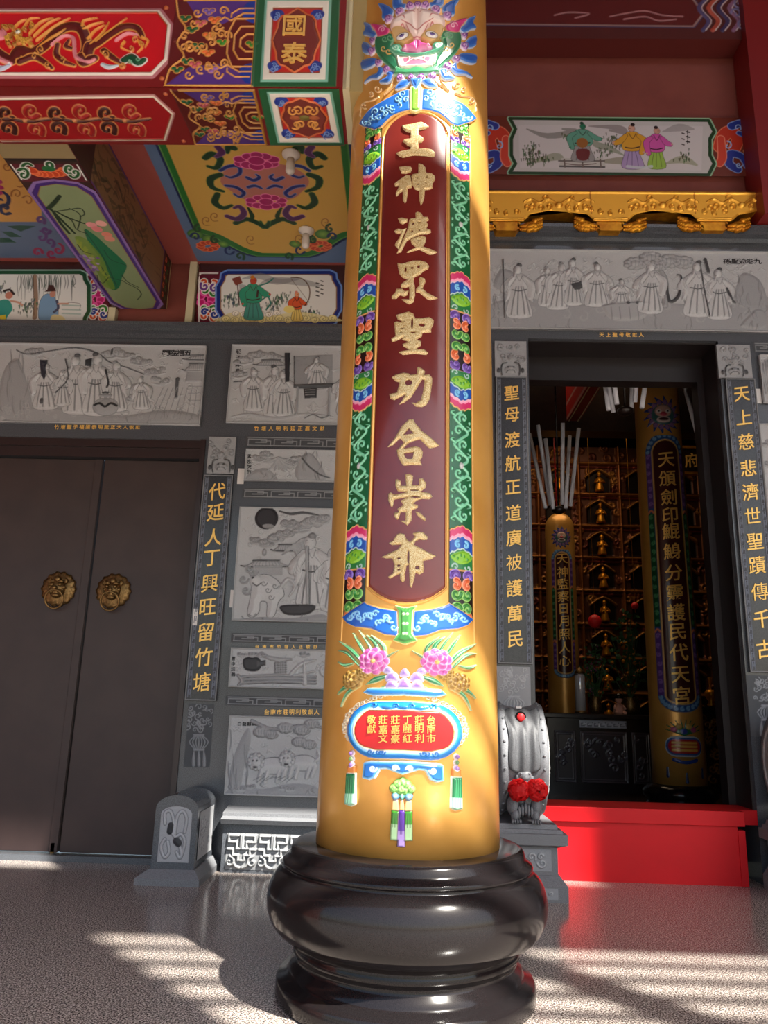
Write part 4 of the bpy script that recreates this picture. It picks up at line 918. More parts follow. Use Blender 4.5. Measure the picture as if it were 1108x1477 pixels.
def d6(cv):
    cv.poly([(352, 950), (372, 948), (378, 958), (372, 968), (354, 966)], (60, 62, 66), 0.028, 3, smooth=True); cv.poly([(372, 954), (384, 952), (384, 960), (372, 962)], STD, 0.024, 2)
    for i in range(5): cv.stroke([(380+i*3, 945+i*1.5), (405+i*4, 955-i)], [2.4, 1.6], (166, 168, 172), 0.026)
    cv.poly([(396, 955), (414, 953), (414, 972), (396, 972)], (140, 142, 146), 0.014, 2)
    for i in range(5): cv.stroke([(398+i*3.6, 955), (398+i*3.6, 971)], .4, STD, None); cv.stroke([(396, 957+i*3.3), (414, 956+i*3.3)], .4, STD, None)
    for i in range(3): cv.stroke([(350, 976+i*4.5), (400, 974+i*4.5), (456, 976+i*4.5)], [1.6, 1.9, 1.6], (160, 162, 166), 0.024); cv.stroke([(350, 978+i*4.5), (400, 976.5+i*4.5), (456, 978.4+i*4.5)], .5, STD, None)
    cv.stroke([(420, 972), (436, 958), (456, 952)], [2.2, 2.8, 1.2], ST1, 0.03); cv.stroke([(440, 955), (440, 986)], [2, 3], ST1, 0.034); cv.stroke([(425, 975), (455, 968)], [1.6, 1.2], ST1, 0.036)
    cv.stroke([(344, 974), (350, 982), (345, 988)], [2, 3, 2], (150, 152, 156), 0.03)
    for x in (350, 365, 378, 440): R_cloud(cv, x, 944, 4, 3, seed=x)
    for x in (470, 490): cv.stroke(spiral(x, 966, 12, 0, 1, 1), 2, ST1, 0.02)
t6, r6 = mkpanel('narrow carved relief of scrolls and instruments, the small one below the moon relief', 330, 937, 461, 991, d6, X=(W(332, 965)[0], XA1))
R_text('inscription', '雪中送鶴', 337, 950, 0.036, ink, t6, WY-0.012, dy=7.6, lift=0.014)
def d7(cv):                                       # lions under pine
    R_tree(cv, [(364, 1040), (395, 1052), (440, 1046), (480, 1052)], [(378, 1056, 9), (392, 1060, 7), (412, 1050, 9), (436, 1053, 9), (450, 1044, 8), (432, 1070, 8), (446, 1074, 8)], w=2.0)
    R_rock(cv, [(330, 1148), (335, 1100), (350, 1062), (360, 1050), (362, 1070), (352, 1110), (345, 1148)], 8, 0.014, 6)
    R_rock(cv, [(328, 1148), (350, 1132), (380, 1138), (420, 1130), (455, 1134), (458, 1150)], 10, 0.014, 8)
    for x, y in ((348, 1138), (362, 1134), (410, 1136), (420, 1138)): R_cloud(cv, x, y, 4, 3, seed=x)
    def lion(x, y, s, q):
        P = lambda a, b: (x+q*a*s, y+b*s)
        for pts in ([P(-6, 0), P(4, -8), P(22, -9), P(34, -3), P(36, 8), P(24, 14), P(6, 14), P(-6, 10)],):
            cv.poly(pts, STD, 0.016, 3, smooth=True, grow=1); cv.poly(pts, ST1, 0.036, 8*s, smooth=True)
        for a, b in ((-2, 26), (8, 27), (26, 26), (34, 24)): cv.stroke([P(a, 8), P(a-3, 18), P(a-5, b)], [4*s, 2.8*s, 2.6*s], ST1, 0.032)
        cv.ell(P(-10, -4), 10*s, 11*s, STD, 0.03); 
        for i in range(11):
            t = 2*PI*i/11; c = P(-10+10*math.cos(t), -4+10*math.sin(t)); cv.ell(c, 3.4*s, 3.4*s, (110, 112, 116), 0.036); cv.ell(c, 2.9*s, 2.9*s, ST1, 0.042)
        cv.ell(P(-11, -3), 7.5*s, 8*s, ST1, 0.05); cv.ell(P(-14, -6), 1.4*s, 1.4*s, STD, 0.055); cv.ell(P(-8, -6), 1.4*s, 1.4*s, STD, 0.055); cv.ell(P(-11, -1), 2.6*s, 2*s, ST1, 0.058); cv.ell(P(-11, 4), 3.4*s, 1.5*s, (70, 72, 76), 0.05)
        cv.stroke([P(34, 0), P(42, -8), P(38, -16)], [2*s, 3.4*s, 1.5*s], ST1, 0.03)
    lion(380, 1102, .95, 1); lion(424, 1098, .9, 1)
    for i in range(9): cv.stroke([(366+i*6, 1125+3*math.sin(i)), (376+i*6, 1120)], .5, (110, 112, 116), None)
t7, r7 = mkpanel('square carved relief of two lions playing under a pine, nearest the dado ledge', 326, 1035, 457, 1146, d7, X=(W(328, 1090)[0], XA1))
R_text('inscription', '白龍麒麟', 346, 1044, 0.034, ink, t7, WY-0.012, dx=7, dy=0, lift=0.014)
# fret bands
def fret(cv, x0, x1, z0, z1, w, n, col_, h=0.008):
    H = z1-z0; L = (x1-x0)/n
    cv.stroke([(x0, z0), (x1, z0)], w, col_, h, smooth=False, raw=True) if False else None
    for a in (z0, z1): cv.stroke(np.array([(x0, a), (x1, a)]), w, col_, h, smooth=False, raw=True)
    for i in range(n):
        a = x0+i*L; P = [(a+L*.02, z0), (a+L*.02, z0+H*.78), (a+L*.72, z0+H*.78), (a+L*.72, z0+H*.38), (a+L*.30, z0+H*.38)]
        Q = [(a+L*.5, z0+H*.58), (a+L*.88, z0+H*.58) , (a+L*.88, z0+H*.02)]
        cv.stroke(np.array(P), w, col_, h, smooth=False, raw=True); cv.stroke(np.array(Q), w, col_, h, smooth=False, raw=True)
def fret_band(label, x0, y0, y1, n, X1=0.0):
    a = W(x0, y1); b = W(x0, y0); X0, Z0, Z1 = a[0], a[1], b[1]
    cv = Cv(X0, X1, Z0, Z1, 0.0045, (70, 73, 78)); fret(cv, X0+0.02, X1-0.01, Z0+0.012, Z1-0.012, 0.0035, n, (150, 153, 158), 0.005)
    o = cv.mesh('fret_band', wplane(WY), relief_mat, None, lift=0.004, skirt=0.0)
    tag(o, label, 'carved band', 'key-fret bands of the left wall')
fret_band('key-fret band above the bamboo relief', 354, 629, 644, 6)
fret_band('key-fret band between the bamboo relief and the moon relief', 349, 704, 718, 6)
fret_band('key-fret band below the moon relief, above the scroll relief', 333, 913, 926, 6)
fret_band('key-fret band below the scroll relief, above the lion relief', 325, 1003, 1017, 6)
# dado carved fret panel
def dado_panel(label, X0, X1, Z0, Z1, Y, tname='dado_panel'):
    cv = Cv(X0, X1, Z0, Z1, 0.0042, (142, 144, 147))
    H = Z1-Z0; n = max(1, int(round((X1-X0)/(H*0.95)))); L = (X1-X0)/n; w = 0.011; C1 = (164, 166, 168)
    def S(p, h=0.028, wd=w): cv.stroke(np.array(p), wd+0.004, (76, 78, 82), h*0.4, smooth=False, raw=True); cv.stroke(np.array(p), wd, C1, h, smooth=False, raw=True)
    for i in range(n):
        a = X0+i*L; m = a+L/2
        for q in (-1, 1):
            S([(m+q*L*.03, Z1-H*.05), (m+q*L*.03, Z1-H*.42), (m+q*L*.16, Z1-H*.42), (m+q*L*.16, Z1-H*.24), (m+q*L*.42, Z1-H*.24), (m+q*L*.42, Z1-H*.06), (m+q*L*.12, Z1-H*.06)])
            S([(m+q*L*.44, Z1-H*.44), (m+q*L*.27, Z1-H*.44), (m+q*L*.27, Z1-H*.60), (m+q*L*.10, Z1-H*.60), (m+q*L*.10, Z1-H*.74), (m, Z1-H*.74)])
            cv.stroke(np.array(spiral(m+q*L*.36, Z0+H*.22, H*.15, PI/2, 1.1, q)), [w*1.1+.002, w*.7], (100, 102, 106), 0.014, raw=True); cv.stroke(np.array(spiral(m+q*L*.36, Z0+H*.22, H*.15, PI/2, 1.1, q)), [w, w*.6], C1, 0.028, raw=True)
            cv.stroke(np.array([(m+q*L*.05, Z0+H*.06), (m+q*L*.18, Z0+H*.12), (m+q*L*.26, Z0+H*.30)]), [w, w*1.3, w*.4], C1, 0.024, raw=True)
    t = thing(tname, label, 'carved panel', ((X0+X1)/2, Y, Z0)); cv.mesh('carving', wplane(Y), relief_mat, t, lift=0.004, skirt=0.0)
    return t
dado_panel('pale carved key-fret and scroll panel on the low plinth left of the column base', onY(326, 1230, 6.27).x, 0.36, onY(400, 1256, 6.27).z, onY(400, 1203, 6.27).z, 6.27)
# ---- couplet boards
def tile(label, x0, y0, x1, y1):
    r = Rel(x0, y0, x1, y1, WY-0.02, d=0.0046, base=(160, 162, 166)); cv = r.cv; xm = (x0+x1)/2; w = x1-x0; h = y1-y0
    g = random.Random(x0)
    for i in range(14):
        a = g.uniform(x0+5, x1-5); b = g.uniform(y0+5, y0+h*.6); cv.stroke(spiral(a, b, g.uniform(3, 5), g.uniform(0, 6), 1, g.choice((1, -1)), 8), [.8, 1.3, .6], (150, 152, 156), 0.012); cv.stroke(spiral(a+.8, b+.8, 4, g.uniform(0, 6), 1, 1, 8), .35, (100, 102, 106), None)
    for q in (-1, 1): cv.stroke([(xm+q*w*.12, y0+h*.62), (xm+q*w*.26, y0+h*.66), (xm+q*w*.30, y0+h*.82), (xm+q*w*.28, y0+h*.97)], [.8, 1.2, .8], (70, 72, 76), 0.02); cv.ell((xm+q*w*.38, y0+h*.84), 2.6, 4, (80, 82, 86), 0.018)
    cv.ell((xm, y0+h*.82), w*.20, h*.12, (160, 162, 166), 0.022); cv.stroke([(xm-w*.14, y0+h*.90), (xm-w*.08, y0+h*.85), (xm+w*.08, y0+h*.85), (xm+w*.14, y0+h*.90)], .8, (84, 86, 90), None); cv.ell((xm, y0+h*.80), 2.2, 1.8, (176, 178, 182), 0.03)
    for q in (-1, 1): cv.ell((xm+q*w*.09, y0+h*.76), 1.6, 1.6, (70, 72, 76), 0.028)
    cv.ell((xm, y0+h*.48), w*.1, h*.08, (150, 152, 156), 0.02)
    t = thing('carved_tile', label, 'carved tile', (r.b[0], WY, r.b[2]), 'lion tiles over the couplet boards')
    r.build('carving', t, lift=0.008); box('slab', r.b[0], r.b[1], WY-0.02, WY, r.b[2], r.b[3], grey_stone, t)
tile('pale square lion tile over the couplet board beside the brown doors', 298, 631, 341, 683)
tile('pale square lion tile over the couplet board at the left jamb of the main doorway', 714, 493, 759, 543)
tile('pale square lion tile over the couplet board right of the main doorway', 1037, 498, 1081, 545)
board_m = mat('couplet_black_stone', (62, 64, 69), 0.25, 0, 0.3, 120, 0, (50, 52, 56))
def couplet(label, x0, x1, y0, y1, txt, ys, size=0.17, xs=None):
    """x0,x1 the board edges in pixels at its middle height"""
    ym = (y0+y1)/2; X0, X1 = W(x0, ym)[0], W(x1, ym)[0]; xm = (x0+x1)/2; Z1, Z0 = W(xm, y0)[1], W(xm, y1)[1]
    t = thing('couplet_board', label, 'couplet board', ((X0+X1)/2, WY, Z0), 'black stone couplet boards with gold characters')
    bm = bmesh.new(); add_box(bm, X0, X1, WY-0.03, WY-0.0006, Z0, Z1, 0.006); bm_obj('board', bm, board_m, t)
    bm = bmesh.new(); add_frame(bm, X0+0.012, X1-0.012, Z0+0.012, Z1-0.012, 0.010, WY-0.036, WY-0.03); bm_obj('rim', bm, grey_stone, t)
    # wave-key border engraved down both sides
    bw = 0.032; cvb = None
    for q in (0, 1):
        a, b = (X0+0.016, X0+0.016+bw) if q == 0 else (X1-0.016-bw, X1-0.016)
        c2 = Cv(a, b, Z0+0.02, Z1-0.02, 0.0042, (66, 69, 76)); n = int((Z1-Z0)/0.075)
        for e in (a+0.002, b-0.002): c2.stroke(np.array([(e, Z0), (e, Z1)]), 0.0016, (138, 146, 164), 0.003, smooth=False, raw=True)
        for i in range(n):
            z = Z0+0.03+i*(Z1-Z0-0.05)/n; s = (Z1-Z0-0.05)/n
            c2.stroke(np.array([(a+bw*.25, z), (a+bw*.25, z+s*.75), (a+bw*.75, z+s*.75), (a+bw*.75, z+s*.25), (a+bw*.5, z+s*.25), (a+bw*.5, z+s*.5)]), 0.0018, (132, 140, 158), 0.003, smooth=False, raw=True)
        c2.mesh('engraved_border', wplane(WY-0.031), relief_mat, t, lift=0.001)
    xc = (X0+X1)/2
    for ch, yy in zip(txt, ys):
        Z = W(xm, yy)[1]
        glyph('character', ch, size, lambda u, v, w, Z=Z: (xc+u, WY-0.03-w, Z+v), 0.008, gold_char, t, brush=0.14, sx=0.92)
    return X0, X1, Z0, Z1
couplet('black couplet board with nine gold characters beside the brown doors', 281.5, 325.5, 686, 1011, '代延人丁興旺留竹塘', [710, 740, 776, 806, 842, 876, 912, 948, 984], 0.162)
couplet('black couplet board with ten gold characters on the left jamb of the main doorway', 716, 764, 545, 958, '聖母渡航正道廣被護萬民', [569, 600, 635, 670, 704, 740, 776, 813, 849, 886, 924] if False else [569, 600, 636, 670, 704, 741, 777, 812, 849, 886, 922], 0.15)
couplet('black couplet board with gold characters right of the main doorway', 1062, 1107, 548, 970, '天上慈悲濟世聖蹟傳千古', [571, 604, 639, 677, 711, 745, 782, 816, 854, 893, 936], 0.158)
# carved motifs below the boards
def lantern_motif(label, xc, y0, y1, w, base, lc, name='lantern_motif'):
    r = Rel(xc-w/2, y0, xc+w/2, y1, WY, base=base, d=0.0046); cv = r.cv; g = random.Random(int(xc)); h = y1-y0
    for i in range(26): cv.stroke(spiral(xc+g.uniform(-.4, .4)*w, y0+h*g.uniform(.03, .42), g.uniform(3, 5.5), g.uniform(0, 6), 1.1, g.choice((1, -1)), 9), [.7, .4], lc, 0.006)
    for i in range(7):
        a = (i-3)*w*.075; cv.stroke([(xc+a*.5, y0+h*.50), (xc+a*1.35, y0+h*.60), (xc+a*.6, y0+h*.72)], .7, lc, 0.008)
    for yy in (.49, .73): cv.stroke([(xc-w*.16, y0+h*yy), (xc+w*.16, y0+h*yy)], 1.1, lc, 0.008, smooth=False)
    for a in (-.16, 0, .16): cv.stroke([(xc+a*w, y0+h*.75), (xc+a*w*1.1, y0+h*.86), (xc+a*w*1.1, y0+h*.98)], [.6, 1.8, 2.0], lc, 0.008)
    tag(r.build('lantern_motif', None, lift=0.003), label, 'carving', 'lantern carvings under the couplet boards')
lantern_motif('pale line-engraved lantern and dragon on black stone, below the board by the brown doors', 287, 1016, 1106, 44, (72, 75, 80), (164, 168, 174))
lantern_motif('grey carved lantern tile at the foot of the left doorway jamb, behind the stone drum', 741, 962, 1050, 48, (160, 162, 166), (196, 198, 202))
lantern_motif('pale dragon carving on black stone, below the board right of the main doorway', 1106, 975, 1062, 44, (76, 79, 84), (176, 180, 186))
# stickers
def sticker(label, x0, y0, x1, y1, Y=WY-0.002):
    a = W(x0, y1, Y); b = W(x1, y0, Y)
    o = box('paper_label', a[0], b[0], Y-0.003, Y, a[1], b[1], white_card); tag(o, label, 'paper label', 'white stickers on the stone')
sticker('small white sticker beside the bamboo relief', 342, 676, 353, 698)
sticker('small white sticker at the lower left of the moon relief', 331, 851, 341, 876)
sticker('small white sticker on the edge of the board beside the brown doors', 276, 878, 286, 902, WY-0.03)
sticker('small white sticker on the wall at the right edge', 1089, 561, 1097, 582)
# right edge: second range of reliefs, only their left ends show
def d8(cv):
    for i in range(14): cv.stroke([(1092+i*4, 520+6*math.sin(i)), (1096+i*3, 545), (1100+i*4, 570)], [1, 2, .8], (158, 160, 164), 0.02); cv.stroke([(1094+i*4, 520), (1098+i*3, 545)], .5, STD, None)
xr = W(1088, 545)[0]+0.045
t8, r8 = mkpanel('carved relief at the right edge of the picture, beside the couplet board', 1088, 513, 1108, 582, d8, X=(xr, xr+0.9))
def d9(cv):
    for x, y in ((1108, 640), (1112, 670), (1120, 700)): R_cloud(cv, x, y, 6, 3, seed=y)
xr2 = W(1100, 700)[0]
t9, r9 = mkpanel('tall carved panel at the right edge, below the smaller relief', 1100, 612, 1108, 800, d9, X=(xr2, xr2+0.9))
fret_bandR = Cv(W(1086, 500)[0], W(1086, 500)[0]+0.9, W(1090, 508)[1], W(1090, 494)[1], 0.0045, (70, 73, 78))
fret(fret_bandR, fret_bandR.U[0]+0.02, fret_bandR.U[-1]-0.01, fret_bandR.V[0]+0.012, fret_bandR.V[-1]-0.012, 0.0035, 6, (150, 153, 158), 0.005)
tag(fret_bandR.mesh('fret_band', wplane(WY), relief_mat, None, lift=0.004), 'key-fret band in the upper right corner of the stone wall', 'carved band')
# ================================================================== PAINTED BEAMS AND CEILING OF THE LEFT BAY
GOLDP, MAR, GRN, PUR, BLU = (226, 160, 80), (120, 34, 26), (30, 96, 50), (92, 54, 140), (34, 60, 160)
def curls(cv, pts, r, col_, w=1.4, h=0.008, seed=0, out=None):
    g = random.Random(seed)
    for x, y in pts:
        p = spiral(x, y, r*g.uniform(.8, 1.15), g.uniform(0, 6), g.uniform(.9, 1.25), g.choice((-1, 1)), 11)
        if out: cv.stroke(p, w+1.1, out, h*.7)
        cv.stroke(p, [w, w*.7], col_, h)
beam = thing('painted_beam', 'red painted beam with gold dragon and two-character medallion, top left, meeting the column', 'beam', (-1.5, 3.9, 4.7))
BY, BZ = 3.70, 4.70
bx0, bx1 = -2.62, -0.425
bm = bmesh.new(); add_box(bm, -8.9, bx1, BY, 4.17, BZ, 5.75); bm_obj('core', bm, dark_red, beam)
T = lambda x, y: (onY(x, y, BY).x, onY(x, y, BY).z)
cv = Cv(bx0, bx1, BZ, 5.45, 0.0037, (128, 26, 24), T, 0.00415)
oct_ = [(-60, 17), (230, 17), (246, 38), (241, 88), (220, 110), (-60, 110)]
cv.poly(oct_, (186, 116, 124), 0.006, 3, grow=5); cv.poly(oct_, (240, 224, 214), 0.012, 2, grow=1); cv.poly(oct_, (150, 92, 50), 0.008, 1, grow=-3); cv.poly(oct_, (214, 16, 26), 0.002, 1, 'set', grow=-4.5)
def gstroke(p, w, c, o=GOLDP, h=0.016, e=1.6):
    cv.stroke(p, [a+e for a in w] if isinstance(w, list) else w+e, o, h*.7); cv.stroke(p, w, c, h)
DB = (96, 26, 22)
gstroke([(-20, 60), (0, 80), (18, 88), (28, 74), (46, 78), (66, 66), (80, 50), (98, 40), (116, 42), (124, 56), (124, 74), (116, 84)], [7, 8, 8, 7, 6], DB)
gstroke([(128, 84), (130, 70), (142, 62), (160, 50), (180, 40), (198, 42), (206, 54)], [6, 7.5, 6, 5, 3], DB)
gstroke([(116, 84), (122, 92), (136, 86)], [6, 6], DB)
for p in ([(76, 66), (92, 54), (106, 56), (108, 74), (112, 86), (128, 92), (138, 88)], [(168, 60), (184, 50), (198, 52)], [(-10, 76), (2, 88), (18, 94)]): cv.stroke(p, [2.4, 3, 2], (226, 140, 150), 0.018)
for p, w in (([(30, 90), (50, 84), (66, 92), (76, 100)], [5, 4, 2]), ([(84, 66), (82, 80), (92, 90), (108, 96)], [3, 4, 1.5]), ([(150, 74), (162, 84), (178, 94)], [4, 4, 2]), ([(100, 60), (96, 68), (104, 72)], [2, 3, 2])): gstroke(p, w, DB)
curls(cv, [(52, 84), (70, 96), (92, 88), (154, 82), (178, 96), (60, 74), (196, 60), (204, 66), (190, 72)], 5, GOLDP, 1.0, 0.02, 2)
for a, b, c in (((54, 60), (80, 40), (102, 28)), ((50, 54), (70, 36), (88, 28)), ((44, 50), (60, 34), (78, 28)), ((60, 68), (84, 52), (96, 44)), ((120, 40), (122, 32), (142, 28)), ((122, 44), (134, 38), (150, 34)), ((132, 66), (148, 50), (158, 34)), ((140, 62), (160, 46), (184, 28)), ((128, 58), (138, 46), (152, 38)), ((206, 56), (214, 60), (210, 70)), ((200, 60), (206, 70), (198, 78)), ((180, 62), (176, 70), (188, 76)), ((34, 44), (44, 30), (58, 28)), ((20, 44), (30, 34), (40, 30))):
    cv.stroke([a, b, c], [2.2, 1.8, .6], (232, 160, 70), 0.018)
for i in range(34):
    g = random.Random(i); x, y = 22+g.uniform(-16, 26), 52+g.uniform(-14, 16); cv.stroke(spiral(x, y, 3.6, g.uniform(0, 6), 1.1, 1, 8), 1.1, ((236, 180, 70), (180, 120, 40), (214, 150, 60))[i % 3], 0.022)
cv.ell((28, 50), 4, 3, (240, 236, 220), 0.03); cv.ell((28, 50), 1.6, 1.6, (20, 20, 20), 0.032); cv.ell((2, 52), 9, 9, (230, 140, 150), 0.02)
gstroke([(180, 88), (190, 84), (200, 92), (208, 88)], [5, 6, 5, 4], (20, 80, 50), (236, 236, 230), 0.014, 1.6); curls(cv, [(188, 92), (200, 88)], 4, (120, 190, 150), 1, 0.02, 4); gstroke([(148, 94), (158, 98), (170, 96)], [2, 3, 1], (190, 210, 220), (240, 240, 240), 0.012, 1)
gstroke([(-8, 96), (2, 100), (14, 96)], [3, 4, 2], (190, 200, 230), (240, 240, 240), 0.012, 1)
for x, y in ((240, 12), (234, 114), (253, 60)): cv.ell((x, y), 3.6, 3.6, (190, 96, 50), 0.012)
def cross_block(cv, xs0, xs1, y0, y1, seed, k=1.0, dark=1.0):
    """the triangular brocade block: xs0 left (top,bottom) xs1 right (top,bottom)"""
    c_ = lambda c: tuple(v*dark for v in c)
    x0t, x0b = xs0; x1t, x1b = xs1; H = y1-y0
    def P(s, t): a = x0t+(x0b-x0t)*t; b = x1t+(x1b-x1t)*t; return (a+(b-a)*s, y0+H*t)
    cv.poly([P(0, 0), P(1, 0), P(1, 1), P(0, 1)], c_((104, 26, 20)), 0.004, 2)
    cv.poly([P(.12, 0), P(1, 0), P(1, .10), P(.6, .28), P(.3, .22)], c_(PUR), 0.006, 2); cv.poly([P(0, 1), P(1, 1), P(1, .9), P(.62, .74), P(.25, .78)], c_(PUR), 0.006, 2)
    cv.poly([P(.86, .05), P(1, .02), P(1, .26), P(.84, .2)], c_(BLU), 0.008, 2, smooth=True); cv.poly([P(.84, .8), P(1, .74), P(1, .96), P(.9, .95)], c_(BLU), 0.008, 2, smooth=True)
    for s, t, c in ((.14, .20, GRN), (.24, .33, GRN), (.12, .80, GRN), (.22, .70, GRN), (.33, .52, GRN), (.62, .48, (60, 140, 40)), (.33, .26, (200, 90, 100)), (.32, .74, (200, 90, 100)), (.45, .40, (230, 110, 50)), (.46, .60, (230, 110, 50)), (.50, .22, (230, 110, 50)), (.52, .80, (150, 100, 170)), (.42, .12, (120, 90, 170)), (.97, .5, (60, 130, 40))):
        for j in range(3): cv.ell(P(s+.04*j-.04, t+.03*(j % 2)), 5.2*k, 4.4*k, c_(GOLDP), 0.008)
        for j in range(3): cv.ell(P(s+.04*j-.04, t+.03*(j % 2)), 3.9*k, 3.2*k, c_(c), 0.012)
    g = random.Random(seed)
    for i in range(20):
        s, t = g.uniform(.15, .68), g.uniform(.06, .94); s = max(s, .02)
        cv.stroke(spiral(*P(s, t), 6.5*k, g.uniform(0, 6), 1.15, g.choice((-1, 1)), 11), [1.6*k, 1.0*k], c_(GOLDP), 0.014)
    for q in (-1, 1):                                            # the key maze beside the medallion
        for j in range(3):
            a = .10+.09*j; b_ = .90-.075*j
            cv.stroke([P(1.0, .5+q*a), P(b_, .5+q*a), P(b_-.07, .5+q*a*.45), P(b_-.07, .5)], 1.3*k, c_(GOLDP), 0.014, smooth=False)
        cv.stroke([P(1.0, .5+q*.34), P(.84, .5+q*.34), P(.70, .5+q*.26), P(.62, .5+q*.30), P(.54, .5+q*.24)], 1.3*k, c_(GOLDP), 0.014, smooth=False)
        cv.stroke([P(.96, .5+q*.40), P(.80, .5+q*.40), P(.70, .5+q*.34), P(.70, .5+q*.30)], 1.2*k, c_(GOLDP), 0.014, smooth=False)
        cv.stroke(spiral(*P(.60, .5+q*.37), 7*k, 0, 1.2, q, 11), [1.6*k, 1.0*k], c_(GOLDP), 0.014)
    cv.stroke([P(0, 0), P(.06, .2), P(.16, .33), P(.08, .5), P(.18, .66), P(.04, .8), P(0, 1)], 1.4*k, c_(GOLDP), 0.014)
    for a, b in (((0, 1), (1, 1)), ((1, 0), (1, 1)), ((0.1, 0), (1, 0))): cv.stroke([P(*a), P(*b)], 1.8*k, c_((214, 150, 60)), 0.012, smooth=False)
cross_block(cv, (255, 238), (371, 364), 2, 125, 11)
def medallion(cv, Q, text):
    """Q maps unit square to pixels, (0,0) top left"""
    R = lambda a, b, c, d, col_, h, m='max', **k: cv.poly([Q(a, b), Q(c, b), Q(c, d), Q(a, d)], col_, h, 1.5, m, **k)
    R(0, 0, 1, 1, (36, 92, 54), 0.003); R(.10, .05, .90, .95, (120, 180, 160), 0.008); R(.13, .07, .87, .93, (236, 230, 218), 0.010); R(.20, .14, .80, .86, (150, 84, 60), 0.006, 'set'); R(.215, .155, .785, .845, (196, 44, 34), 0.006, 'set')
    for a in (.26, .74):
        for b in (.22, .78):
            cv.ell(Q(a, b), 10, 9, (40, 60, 150), 0.010); curls(cv, [Q(a, b), Q(a+.03, b+.03), Q(a-.02, b+.04)], 4, (130, 160, 220), 0.8, 0.014, int(a*100+b*10))
    oc = [Q(.5+.27*math.cos(t)*(1+.06*math.cos(8*t)), .5+.33*math.sin(t)*(1+.06*math.cos(8*t))) for t in np.linspace(0, 2*PI, 29)[:-1]]
    cv.poly(oc, (216, 110, 60), 0.013, 2, grow=1.6); cv.poly(oc, (124, 50, 42), 0.008, 2, 'set', grow=-1.2)
    if not text:
        for i in range(4):
            for q in (-1, 1):
                t = i*PI/2+PI/4; cv.stroke(spiral(*Q(.5+.13*math.cos(t)+.03*q, .5+.17*math.sin(t)), 7, t, 1.2, q, 11), [1.6, 1], GOLDP, 0.014)
        cv.ell(Q(.5, .5), 8, 5, (120, 110, 50), 0.014); cv.ell(Q(.38, .5), 7, 4, (180, 100, 60), 0.012); cv.ell(Q(.62, .5), 7, 4, (180, 100, 60), 0.012)
q_ = lambda s, t: (371+(363-371)*t+s*(120+2*t), -6+132*t)
medallion(cv, q_, True)
cv.poly([(372, -40), (500, -40), (500, -3), (372, -3)], (36, 92, 54), 0.004, 2)
cv.mesh('painted_face', lambda U, V, H: (U, BY-H, V), paint_mat, beam, lift=0.003)
for ch, yy in (('國', 40), ('泰', 79)):
    p = onY(425, yy, BY); glyph('gold_character', ch, 0.155, lambda u, v, w, p=p: (p.x+u, BY-0.012-w, p.z+v), 0.008, gold_char, beam, brush=0.0)
# underside
T = lambda x, y: (onZ(x, y, BZ).x, onZ(x, y, BZ).y)
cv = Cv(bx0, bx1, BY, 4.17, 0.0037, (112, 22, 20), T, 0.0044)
oc2 = [(-60, 141), (222, 137), (250, 163), (238, 201), (-60, 203)]
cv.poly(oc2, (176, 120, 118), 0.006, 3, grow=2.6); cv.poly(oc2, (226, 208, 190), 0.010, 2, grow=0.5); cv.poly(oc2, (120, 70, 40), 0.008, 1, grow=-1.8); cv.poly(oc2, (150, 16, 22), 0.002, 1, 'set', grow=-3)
for i in range(4):
    x = 225-i*72
    for dx, dy, q, c in ((-72, 161, 1, (60, 18, 14)), (-70, 184, -1, (60, 18, 14)), (-36, 158, 1, (150, 20, 22)), (-30, 186, -1, (150, 20, 22))):
        p = spiral(x+dx, dy, 12, PI*0.2, 1.1, q, 12); cv.stroke(p, [5.2, 3.6], (190, 120, 70), 0.010); cv.stroke(p, [3.6, 2.2], c, 0.014)
    cv.stroke([(x-100, 172), (x-70, 170), (x-40, 174), (x-8, 170)], [2.5, 5, 2.5], (170, 110, 60), 0.010); cv.stroke([(x-100, 172), (x-70, 170), (x-40, 174), (x-8, 170)], [1.4, 3.6, 1.4], (70, 20, 16), 0.014); cv.ell((x-45, 172), 3, 2.5, (190, 120, 70), 0.018)
for x, y in ((239, 135), (265, 203)): cv.ell((x, y), 3, 3, (180, 90, 50), 0.010)
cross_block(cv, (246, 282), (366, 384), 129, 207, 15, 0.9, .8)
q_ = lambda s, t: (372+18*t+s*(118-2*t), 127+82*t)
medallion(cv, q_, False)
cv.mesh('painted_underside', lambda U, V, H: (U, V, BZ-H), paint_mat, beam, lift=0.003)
# cream end mouldings between beam and column
for a, b, m_, y in ((-0.425, -0.405, dark_red, 0.0), (-0.405, -0.385, cream, 0.015), (-0.385, -0.366, cream, 0.0), (-0.366, -0.25, mat('ochre_paint', (176, 156, 104), 0.5), 0.03)):
    box('end_moulding', a, b, BY+y-0.005, 4.16, BZ+0.002, 5.75, m_, beam)
